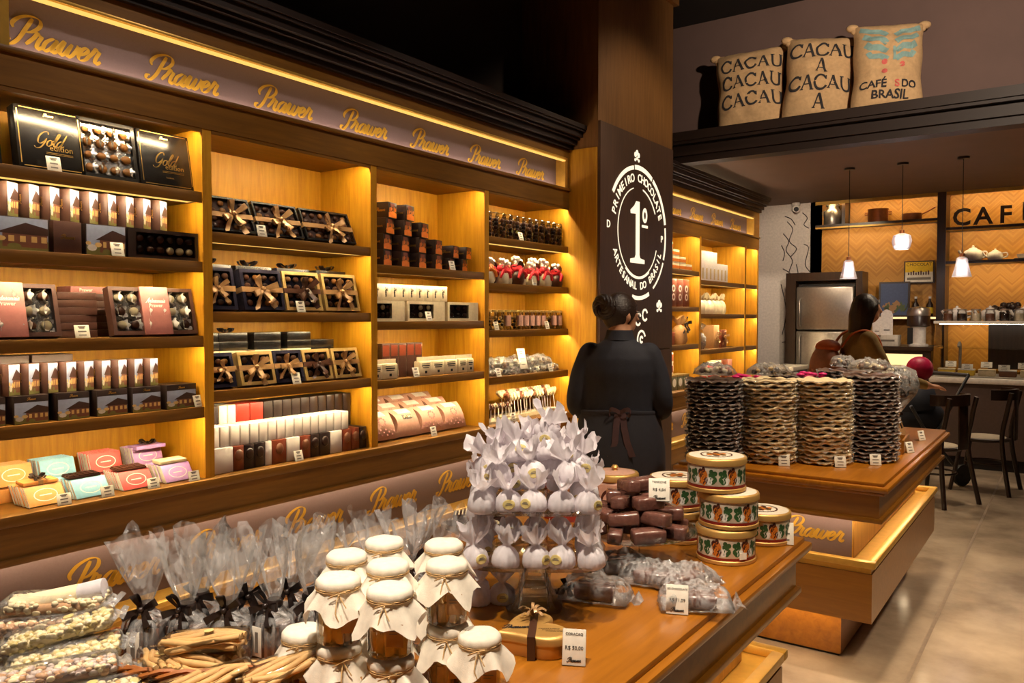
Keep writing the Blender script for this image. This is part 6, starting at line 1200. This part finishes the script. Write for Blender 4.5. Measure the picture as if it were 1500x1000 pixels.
pt = thing('copper_pan', 'copper saucepan with long raised handle on the top shelf', 'pan', (-1.62, 10.66, 2.68)); g = G(); g.lathe([(.1, 0), (.105, .01), (.105, .085), (.098, .085), (.098, .01)], 24); ob('body', g.mesh('body', 'copper', 50), pt); g = G(); g.tube([(.1, 0, .07), (.17, -.02, .1), (.25, -.04, .14)], .009, 6); ob('handle', g.mesh('handle', 'copper', 60), pt)
# tea ware
g = G(); g.lathe([(.05, 0), (.075, .02), (.085, .055), (.07, .095), (.04, .11)], 20); TPB = g.mesh('body', 'porcelain', 50); g = G(); g.lathe([(.042, .108), (.03, .122), (.01, .128), (.012, .14), (0, .146)], 16); TPL = g.mesh('lid', 'porcelain', 50); g = G(); g.tube(smooth_path([(-.07, 0, .04), (-.105, 0, .06), (-.13, 0, .1)]), .012, 8); TPS_ = g.mesh('spout', 'porcelain', 60); g = G(); g.tube(smooth_path([(.07, 0, .085), (.12, 0, .09), (.125, 0, .05), (.078, 0, .03)]), .008, 8); TPH = g.mesh('handle', 'porcelain', 60)
def teapot(label, x, y, z, s, rz=0):
    t = thing('teapot', label, 'teapot', (x, y, z), (0, 0, rz), 'white teapots', s)
    for nm, me in (('body', TPB), ('lid', TPL), ('spout', TPS_), ('handle', TPH)): ob(nm, me, t)
teapot('tall white teapot on the middle cafe shelf', -.98, 10.66, 2.17, 1.25, .6); teapot('smaller white teapot beside the tall one', -.76, 10.66, 2.17, .95, .2)
g = G(); g.lathe([(.03, 0), (.075, .012), (.08, .014)], 18); SAU = g.mesh('saucer', 'porcelain', 50); g = G(); g.lathe([(.025, .012), (.045, .03), (.05, .06), (.047, .06), (.04, .03)], 16); CUP = g.mesh('cup', 'porcelain', 50); g = G(); g.tube([(.048, 0, .05), (.07, 0, .045), (.045, 0, .025)], .005, 6); CH = g.mesh('handle', 'porcelain', 60)
for i in range(4): t = thing('teacup', '%s white cup and saucer from the teapots on the middle cafe shelf' % ORD(i), 'cup', (-.50 + .21 * i, 10.64, 2.17), (0, 0, i), 'cups on the middle cafe shelf'); ob('saucer', SAU, t); ob('cup', CUP, t); ob('handle', CH, t)
# pictures, bottles
pf = thing('picture', 'framed blue landscape painting on the cafe wall', 'picture', (-1.79, 10.56, 1.53), (R(-4), 0, 0)); bx('frame', 'wood_dark', -.17, .17, -.02, .02, 0, .42, pf); pn = bx('canvas', 'paint_sky', -.15, .15, -.024, -.018, .02, .40, pf)
g = G()
for k in range(12): rq = random.Random(k); x = rq.uniform(-.12, .12); g.add([(x + .045 * math.cos(a), -.0255 - .0002 * k, .09 + rq.uniform(-.04, .1) * (1 - k / 20) + .04 * math.sin(a)) for a in [i * .785 for i in range(8)]], [tuple(range(8))], k % 2)
ob('painted_shapes', g.mesh('painted_shapes', ['paint_tree', 'paint_earth']), pn)
pf = thing('poster', 'framed yellow and white chocolat poster above the counter', 'poster', (-1.555, 10.78, 1.935)); bx('frame', 'wood_dark', -.165, .165, -.01, .03, 0, .27, pf); a_ = bx('upper_sheet', 'poster_yellow', -.15, .15, -.013, -.008, .135, .255, pf); b_ = bx('lower_sheet', 'poster_white', -.15, .15, -.013, -.008, .015, .135, pf); ob('lettering', text('CHOCOLAT', .05, 'ink', .001), a_, (0, -.0138, .225)); g = G()
for k in range(9): g.box(-.12 + .027 * k, -.105 + .027 * k, -.0138, -.013, .1, .1 + .03 + .01 * (k % 3))
ob('silhouettes', g.mesh('silhouettes', 'paint_brown'), b_); g = G(); g.box(-.13, .13, -.0138, -.013, .04, .07); ob('lettering_block', g.mesh('lettering_block', 'ink_grey'), b_)
g = G(); g.lathe([(.035, 0), (.037, .01), (.037, .14), (.015, .18), (.014, .22)], 16); BOT = g.mesh('bottle', 'choc_dark', 50); g = G(); g.lathe([(.016, .215), (.016, .24), (0, .24)], 12); BCP = g.mesh('cap', 'porcelain', 50); g = G(); g.lathe([(.0375, .04), (.0375, .11)], 16, cap=False); BLB = g.mesh('bottle_label', 'poster_yellow', 50)
for i in range(2): t = thing('syrup_bottle', '%s dark bottle with yellow label behind the coffee grinder' % ('left', 'right')[i], 'bottle', (-1.56 + .15 * i, 10.6, 1.53), group='bottles behind the grinder'); ob('bottle', BOT, t); ob('cap', BCP, t); ob('bottle_label', BLB, t)
# fridge with surround
fr = thing('refrigerator', 'steel two-door refrigerator in a dark wooden surround', 'refrigerator', (-2.49, 10.22, 0)); g = G(); g.box(-.47, -.35, -.06, .27, 0, 2.07); g.box(.35, .42, -.06, .27, 0, 2.07); g.box(-.35, .35, -.06, .27, 1.97, 2.07); g.box(-.35, .35, .24, .27, 0, 1.97); ob('surround', g.mesh('surround', 'wood_dark'), fr); g = G(); g.rbox(-.335, .335, -.1, .0, 1.37, 1.90, .02); d1 = ob('freezer_door', g.mesh('freezer_door', 'steel', 50), fr); g = G(); g.rbox(-.335, .335, -.1, .0, .06, 1.355, .02); d2 = ob('lower_door', g.mesh('lower_door', 'steel', 50), fr); bx('cabinet', 'plastic_black', -.33, .33, 0, .235, .02, 1.93, fr)
for d_, z0, z1 in ((d1, 1.42, 1.75), (d2, .8, 1.3)): g = G(); g.tube([(-.28, -.1, z0), (-.28, -.14, z0 + .02), (-.28, -.14, z1 - .02), (-.28, -.1, z1)], .012, 8); ob('handle', g.mesh('handle', 'steel', 60), d_)
sb = thing('side_counter', 'low white-topped counter below the mural', 'counter', (-2.96, 9.75, 0)); bx('top', 'counter_ledge', -.3, .32, -.36, .3, .9, .95, sb, .01); bx('body', 'wood_dark', -.28, .3, -.33, .28, 0, .9, sb)
# pendants
for i, (x, y, z) in enumerate(((-1.818, 8.3, 1.90), (-1.348, 8.3, 2.16), (-.849, 8.3, 1.89))):
    t = thing('pendant_lamp', ['faceted glass pendant lamp nearest the refrigerator', 'rounded glass pendant lamp hanging highest, above the poster', 'faceted glass pendant lamp before the display case'][i], 'lamp', (x, y, z)); g = G()
    if i == 1: pr = [(.03, .15), (.075, .13), (.088, .08), (.075, .02), (.06, 0)]
    else: pr = [(.025, .18), (.045, .165), (.055, .1), (.075, .02), (.082, 0)]
    g.lathe(pr, 16, 0, None, lambda a, i_, r, z_: (r * (1 + .06 * math.sin(a * 8)), z_), cap=False); ob('shade', g.mesh('shade', 'shade_glass', 30), t); g = G(); g.sph((0, 0, .08), (.03, .03, .042), 10, 7); ob('bulb', g.mesh('bulb', 'bulb', 60), t); g = G(); g.tube([(0, 0, pr[0][1]), (0, 0, 2.97 - z)], .0035, 6); ob('cord', g.mesh('cord', 'plastic_black', 60), t); g = G(); g.lathe([(.022, pr[0][1] - .02), (.022, pr[0][1] + .03), (0, pr[0][1] + .035)], 12); ob('socket', g.mesh('socket', 'copper', 50), t); g = G(); g.lathe([(.05, 2.97 - z - .02), (.05, 2.97 - z)], 16); ob('ceiling_rose', g.mesh('ceiling_rose', 'plastic_black', 50), t)
# coffee bar
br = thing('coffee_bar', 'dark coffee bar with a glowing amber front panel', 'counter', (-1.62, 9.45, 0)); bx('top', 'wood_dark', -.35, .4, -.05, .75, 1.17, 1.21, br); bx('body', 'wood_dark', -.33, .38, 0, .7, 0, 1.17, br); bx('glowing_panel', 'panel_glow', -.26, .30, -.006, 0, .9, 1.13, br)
gd = thing('coffee_grinder', 'steel and glass coffee grinder on the coffee bar', 'coffee grinder', (-1.39, 9.65, 1.21)); g = G(); g.lathe([(.1, 0), (.1, .02), (.075, .03), (.075, .2), (.085, .21)], 20); ob('body', g.mesh('body', 'porcelain', 50), gd); g = G(); g.lathe([(.08, .21), (.115, .22), (.115, .33), (.11, .34)], 20); ob('bean_hopper', g.mesh('bean_hopper', 'choc_dark', 50), gd); g = G(); g.lathe([(.115, .33), (.118, .37), (.1, .41), (.02, .43), (0, .432)], 20); ob('lid', g.mesh('lid', 'steel', 50), gd); bx('chute', 'plastic_black', -.1, -.04, -.06, .06, .02, .2, gd)
for i, (x, s, n_) in enumerate(((-1.70, 1.0, 'taller'), (-1.78, .75, 'shorter'))):
    t = thing('napkin_dispenser', '%s white rounded dispenser on the coffee bar' % n_, 'dispenser', (x, 9.6 - .1 * i, 1.33), (0, 0, .2), scale=s); g = G(); g.prism([(.06, 0), (.06, .22), (.045, .26), (.0, .28), (-.045, .26), (-.06, .22), (-.06, 0)][::-1], -.07, .07); ob('shell', g.mesh('shell', 'porcelain', 40), t); bx('slot', 'plastic_black', -.03, .03, -.073, -.07, .05, .06, t)
bx_o = box_thing('menu_box', 'grey box under the white dispensers on the coffee bar', .26, .22, .12, 'counter_ledge', (-1.70, 9.5, 1.21), (0, 0, 0)); g = G(); g.box(-.1, .1, -.002, 0, .05, .07); ob('print', g.mesh('print', 'ink_grey'), bx_o)
# display case
dc = thing('display_case', 'long glass pastry display case with pale ledge on a brown counter', 'display case', (0, 9.2, 0)); Y0 = 9.2
def P3(name, m, xa, xb, ya, yb, za, zb, r=0.0): return bx(name, m, xa, xb, ya, yb, za, zb, dc, r)
P3('counter_front', 'counter_brown', -1.2, 1.6, 0, .7, .12, .86); P3('base', 'wall_black', -1.18, 1.6, .04, .7, 0, .12); P3('ledge', 'counter_ledge', -1.22, 1.6, -.03, .7, .86, .915, .01); P3('top_rail', 'counter_ledge', -1.2, 1.6, .1, .68, 1.46, 1.485); P3('rear_panel', 'wood_dark', -.75, 1.6, .64, .68, .98, 1.46); P3('inner_shelf', 'glass_case', -1.17, 1.57, .2, .63, 1.2, 1.208); P3('inner_tray', 'counter_ledge', -1.17, 1.6, .05, .63, .915, .93)
g = G(); g.add([(-1.18, -.0, .92), (1.6, 0, .92), (1.6, .1, 1.46), (-1.18, .1, 1.46)], [(0, 1, 2, 3)]); ob('front_glass', g.mesh('front_glass', 'glass_case'), dc); g = G(); g.add([(-1.19, 0, .92), (-1.19, .66, .92), (-1.19, .66, 1.46), (-1.19, .1, 1.46)], [(0, 1, 2, 3)]); ob('side_glass', g.mesh('side_glass', 'glass_case'), dc); P3('light_strip', 'led_white', -1.15, 1.55, .14, .15, 1.45, 1.456)
g = G(); g.tube(smooth_path([(-.98, 9.55, .93), (-.98, 9.55, 1.2), (-.98, 9.48, 1.26), (-.98, 9.42, 1.22)]), .014, 8); single('tap', g.mesh('tap', 'steel', 60), 'curved steel tap inside the left end of the display case', 'tap')
g = G(); g.rbox(-.075, .075, -.06, .06, 0, .06, .012); CK = {m_: g.mesh('cake', m_, 50) for m_ in ('cake_yellow', 'cake_cream', 'choc_milk')}
for i in range(10):
    m_ = ('cake_yellow', 'cake_yellow', 'cake_cream', 'choc_milk', 'cake_cream', 'cake_cream', 'choc_milk', 'cake_cream', 'cake_yellow', 'choc_milk')[i]; t = thing('cake', '%s cake slice from the left in the display case' % ORD(i), 'cake', (-1.08 + .18 * i, 9.36, .93), group='cakes in the display case'); ob('sponge', CK[m_], t); g = G(); g.rbox(-.076, .076, -.061, .061, .055, .07, .006); ob('icing', _bm.setdefault('ic' + str(i % 2), g.mesh('icing', ('cake_cream', 'porcelain')[i % 2], 50)), t)
    if i < 8: price_card((-1.05 + .16 * i, 9.3 if i % 2 else 9.42, .99 + (.0 if i % 2 else .02)), 0, '%s pale price card from the left inside the display case' % ORD(i), .1, .06, group='price cards in the display case')
g = G(); g.lathe([(.045, 0), (.048, .005), (.048, .09), (.04, .1), (.04, .11)], 16, cap=False); CJ = g.mesh('glass', 'glass', 50); g = G(); g.lathe([(.043, .004), (.043, .075), (0, .08)], 14); CJF = {m_: g.mesh('filling', m_, 50) for m_ in ('choc_dark', 'choc_milk', 'cake_cream')}; g = G(); g.lathe([(.044, .108), (.044, .122), (0, .125)], 16); CJL = g.mesh('lid', 'steel', 50)
for i in range(9): t = thing('candy_jar', '%s glass candy jar from the left on top of the display case' % ORD(i), 'jar', (-1.08 + .125 * i, 9.42, 1.485), group='candy jars on the display case'); ob('glass', CJ, t); ob('filling', CJF[('choc_milk', 'choc_dark', 'cake_cream')[i % 3]], t); ob('lid', CJL, t)
for i in range(4): teapot('%s white teapot from the left behind the candy jars' % ORD(i), -1.02 + .3 * i, 9.6, 1.485 + .0, 1.1, .3 * i)
g = G()
for k in range(40): rq = random.Random(k); g.sph((rq.uniform(-.2, .2), rq.uniform(-.08, .08), .02 + rq.uniform(0, .15)), .035, 6, 4)
single('truffle_heap', g.mesh('truffle_heap', 'choc_dark', 60), 'dark heap of chocolates behind the candy jars', 'chocolate', (-.55, 9.78, 1.485))
# chairs
def chair(label, x, y, rz):
    t = thing('cafe_chair', label, 'chair', (x, y, 0), (0, 0, rz), 'bentwood cafe chairs'); g = G(); g.lathe([(0, .44), (.19, .44), (.2, .45), (.2, .465), (.185, .47), (0, .468)], 28); ob('seat_frame', g.mesh('seat_frame', 'chair_wood', 50), t); g = G(); g.lathe([(.17, .468), (.16, .478), (0, .48)], 24); ob('seat_pad', g.mesh('seat_pad', 'seat_pale', 50), t)
    for sx, sy in ((-1, -1), (1, -1)): g = G(); g.tube(smooth_path([(sx * .22, -.24, 0), (sx * .17, -.17, .45), (sx * .165, -.2, .7), (sx * .17, -.235, .88)]), [.019] * 13, 8); ob('back_leg', g.mesh('back_leg', 'chair_wood', 60), t)
    for sx in (-1, 1): g = G(); g.tube([(sx * .2, .22, 0), (sx * .14, .14, .45)], [.016, .02], 8); ob('leg', g.mesh('leg', 'chair_wood', 60), t)
    g = G(); P_ = [(.2 * math.sin(a), -.03 - .215 * math.cos(a), .86 - .004 * abs(a)) for a in [R(-75 + 150 * i / 16) for i in range(17)]]
    vs = []
    for p in P_: d_ = Vector((p[0], p[1] + .03, 0)).normalized(); vs += [(p[0] - d_.x * .011, p[1] - d_.y * .011, p[2] - .045), (p[0] + d_.x * .011, p[1] + d_.y * .011, p[2] - .045), (p[0] + d_.x * .011, p[1] + d_.y * .011, p[2] + .045), (p[0] - d_.x * .011, p[1] - d_.y * .011, p[2] + .045)]
    fs = [(4 * i + k, 4 * i + (k + 1) % 4, 4 * i + 4 + (k + 1) % 4, 4 * i + 4 + k) for i in range(16) for k in range(4)] + [(3, 2, 1, 0), (64, 65, 66, 67)]; g.add(vs, fs); ob('back_rail', g.mesh('back_rail', 'chair_wood', 40), t)
    g = G(); g.rbox(-.055, .055, -.245, -.23, .46, .83, .005, 0, TR(0, 0, 0)); ob('back_splat', g.mesh('back_splat', 'chair_wood', 40), t); g = G(); g.tube([(.15 * math.cos(a), .15 * math.sin(a) - .01, .25) for a in [i * math.pi / 12 for i in range(25)]], .009, 6); ob('stretcher_ring', g.mesh('stretcher_ring', 'chair_wood', 60), t)
chair('dark bentwood chair nearest the stacked chocolate table', -.93, 7.42, R(62)); chair('dark bentwood chair standing against the display case', -.64, 8.18, R(82))
# stroller with ball
st = thing('stroller', 'dark navy folding stroller beyond the table end', 'stroller', (-1.20, 8.05, 0), (0, 0, R(-35))); g = G(); g.sph((0, 0, .62), (.24, .3, .2), 16, 10); ob('seat', g.mesh('seat', 'stroller_navy', 60), st); g = G(); vs = []
for i in range(9):
    b = R(-10 + 120 * i / 8)
    for k in range(13): a = R(180 * k / 12); vs.append((.25 * math.cos(a), -.1 - .27 * math.cos(b) * math.sin(a) + .1, .72 + .27 * math.sin(a) * math.sin(b) * .9))
g.__init__(); g.add(vs, [(i * 13 + k, i * 13 + k + 1, i * 13 + 14 + k, i * 13 + 13 + k) for i in range(8) for k in range(12)]); ob('hood', g.mesh('hood', 'stroller_navy', 60), st)
for s in (-1, 1):
    g = G(); g.tube([(s * .22, -.35, .1), (s * .22, .05, .5), (s * .22, .42, 1.0)], .014, 8); g.tube([(s * .22, .36, .1), (s * .22, -.1, .55), (s * .22, -.25, .75)], .014, 8); ob('frame', g.mesh('frame', 'stroller_frame', 60), st)
    for yy in (-.36, .36): g = G(); g.lathe([(.06, -.018), (.095, -.018), (.1, 0), (.095, .018), (.06, .018)], 24); g.lathe([(.02, -.02), (.02, .02)], 10); ob('wheel', g.mesh('wheel', 'plastic_black', 50), st, (s * .22, yy, .1), (0, R(90), 0))
g = G(); g.tube([(-.22, .42, 1.0), (.22, .42, 1.0)], .018, 8); ob('handle', g.mesh('handle', 'stroller_frame', 60), st)
g = G(); g.sph((0, 0, 0), .115, 24, 16); 
single('ball', g.mesh('ball', 'ball_pink', 60), 'round magenta ball resting on the dark stroller hood', 'ball', (-1.16, 8.15, 1.05))
# ================================================================= coffee sacks on the ledge
def sack_front(u, v, w, h, t_, seed):
    """front surface point for u,v in -1..1"""
    b = max(0, (1 - abs(u) ** 2.6)) ** .55 * max(0, (1 - abs(v) ** 3.2)) ** .5
    e = 1 - .07 * (1 - v * v) * abs(u) - .02 * math.sin(v * 7 + seed); wr = .026 * noise.noise(Vector((u * 1.5, v * 5.0, seed))) + .014 * noise.noise(Vector((u * 3.5, v * 9, seed + 5)))
    return u * w / 2 * e, -t_ * b - wr * (.3 + b), h / 2 + v * h / 2 * (1 - .05 * (1 - u * u) * (1 if v > 0 else .3))
LET = {'C': [([(.93, .78), (.7, .97), (.4, .95), (.1, .7), (.06, .4), (.25, .08), (.6, .0), (.85, .1), (.97, .25)], .09), ([(.95, .98), (.94, .7)], .05)],
       'A': [([(.08, .0), (.46, 1.0)], .05), ([(.46, 1.0), (.9, .0)], .1), ([(.24, .36), (.7, .36)], .045), ([(-.04, .02), (.22, .02)], .035), ([(.74, .02), (1.06, .02)], .035)],
       'U': [([(.16, 1.0), (.16, .35), (.3, .06), (.55, .0), (.78, .12), (.84, .4), (.84, 1.0)], .08), ([(.0, .98), (.34, .98)], .035), ([(.7, .98), (1.0, .98)], .035)]}
def sack(label, x, w, h, lean_, seed, deco, rz=0.0):
    t = thing('burlap_sack', label, 'sack', (x, 6.98, 3.13), (R(-9), lean_, rz), 'burlap sacks on the ledge'); g = G(); n = 26; vs = []; t_ = .17
    for s in (1, -1):
        for i in range(n + 1):
            for j in range(n + 1): a = sack_front(-1 + 2 * j / n, -1 + 2 * i / n, w, h, t_, seed); vs.append((a[0], a[1] * s if s > 0 else -a[1] * .8, a[2]))
    q = (n + 1) ** 2; fs = []
    for s in (0, 1):
        for i in range(n):
            for j in range(n): a = s * q + i * (n + 1) + j; f = (a, a + 1, a + n + 2, a + n + 1); fs.append(f if s == 0 else f[::-1])
    g.add(vs, fs)
    for sx in (-1, 1): g.sph((sx * w * .495, 0, h * .975), (.05, .035, .032), 10, 7); g.sph((sx * w * .45, 0, h * .94), (.04, .03, .03), 8, 6)
    ob('sack_body', g.mesh('sack_body', 'burlap', 70), t)
    def put(pts, wd, m, nm='stencil_letter'):
        """pts in sack coordinates (metres, x from centre, z from base)"""
        P_ = []; 
        for a, b in zip(pts[:-1], pts[1:]):
            k = max(1, int((Vector(b) - Vector(a)).length / .015));
            for i in range(k): P_.append((a[0] + (b[0] - a[0]) * i / k, a[1] + (b[1] - a[1]) * i / k))
        P_.append(pts[-1]); g = G(); L_ = []
        def S(x, z): u = max(-.985, min(.985, x / (w / 2))); v = max(-.985, min(.985, (z - h / 2) / (h / 2))); a = sack_front(u, v, w, h, t_, seed); return (a[0], a[1] - .004, a[2])
        for i, p in enumerate(P_):
            a, b = Vector(P_[max(i - 1, 0)]), Vector(P_[min(i + 1, len(P_) - 1)]); d = (b - a).normalized(); nn = Vector((-d.y, d.x)) * wd / 2; L_ += [S(p[0] - nn.x, p[1] - nn.y), S(p[0], p[1]), S(p[0] + nn.x, p[1] + nn.y)]
        g.add(L_, [(3 * i, 3 * i + 3, 3 * i + 4, 3 * i + 1) for i in range(len(P_) - 1)] + [(3 * i + 1, 3 * i + 4, 3 * i + 5, 3 * i + 2) for i in range(len(P_) - 1)]); ob(nm, g.mesh(nm, m), t)
    def word(s, cx, z, lh, m='sack_black', tr=.02):
        lw = lh * .82; x0 = cx - (len(s) * (lw + tr) - tr) / 2
        for i, ch in enumerate(s):
            for pts, wd in LET[ch]: put([(x0 + i * (lw + tr) + px_ * lw, z + pz_ * lh) for px_, pz_ in ([(p.x, p.y) for p in crom(pts, 4)] if len(pts) > 2 else pts)], wd * lh * 1.75, m)
    deco(word, put, w, h, t)
sack('left burlap sack stencilled CACAU in three rows', -2.345, .60, .76, R(-3), 1.0, lambda wd, put, w, h, t: [wd('CACAU', .03, z, .115, tr=.012) for z in (.53, .36, .19)], R(10))
sack('middle burlap sack stencilled CACAU A CACAU A', -1.80, .57, .76, R(4), 2.0, lambda wd, put, w, h, t: [wd('CACAU', 0, .53, .12, tr=.005), wd('A', 0, .39, .11), wd('CACAU', 0, .235, .12, tr=.005), wd('A', 0, .085, .115)], R(18))
def cafe_deco(wd, put, w, h, t):
    for k in range(4):
        for s in (-1, 1): z = .66 - .075 * k; put([(s * .03, z - .05), (s * .08, z - .012), (s * .15, z - .016 + .01), (s * (.23 - .02 * k), z + .03)], .045, 'sack_teal', 'stencil_leaf')
    put([(.02, .38), (.02, .5)], .02, 'sack_teal', 'stencil_leaf')
    for x, z in ((-.05, .37), (.08, .34), (-.05, .29)): put([(x + .011 * math.cos(q * .5236), z + .011 * math.sin(q * .5236)) for q in range(13)], .022, 'sack_red', 'stencil_bean')
    for s, x, z, m_, sz in (('CAFÉ', -.13, .19, 'sack_black', .085), ('S', .045, .19, 'sack_red', .085), ('DO', .135, .19, 'sack_black', .075), ('BRASIL', .0, .11, 'sack_black', .09)):
        me = text(s, sz, m_, 0.0, .0022).copy()
        for v in me.vertices:
            q = sack_front((x + v.co.x) / (w / 2), (z + v.co.z - h / 2) / (h / 2), w, h, .17, 3.0); v.co = (q[0], q[1] - .006, q[2])
        ob('stencil_letter', me, t)
sack('right burlap sack printed with teal leaves and CAFÉ DO BRASIL', -1.26, .54, .76, R(2), 3.0, cafe_deco, R(20))
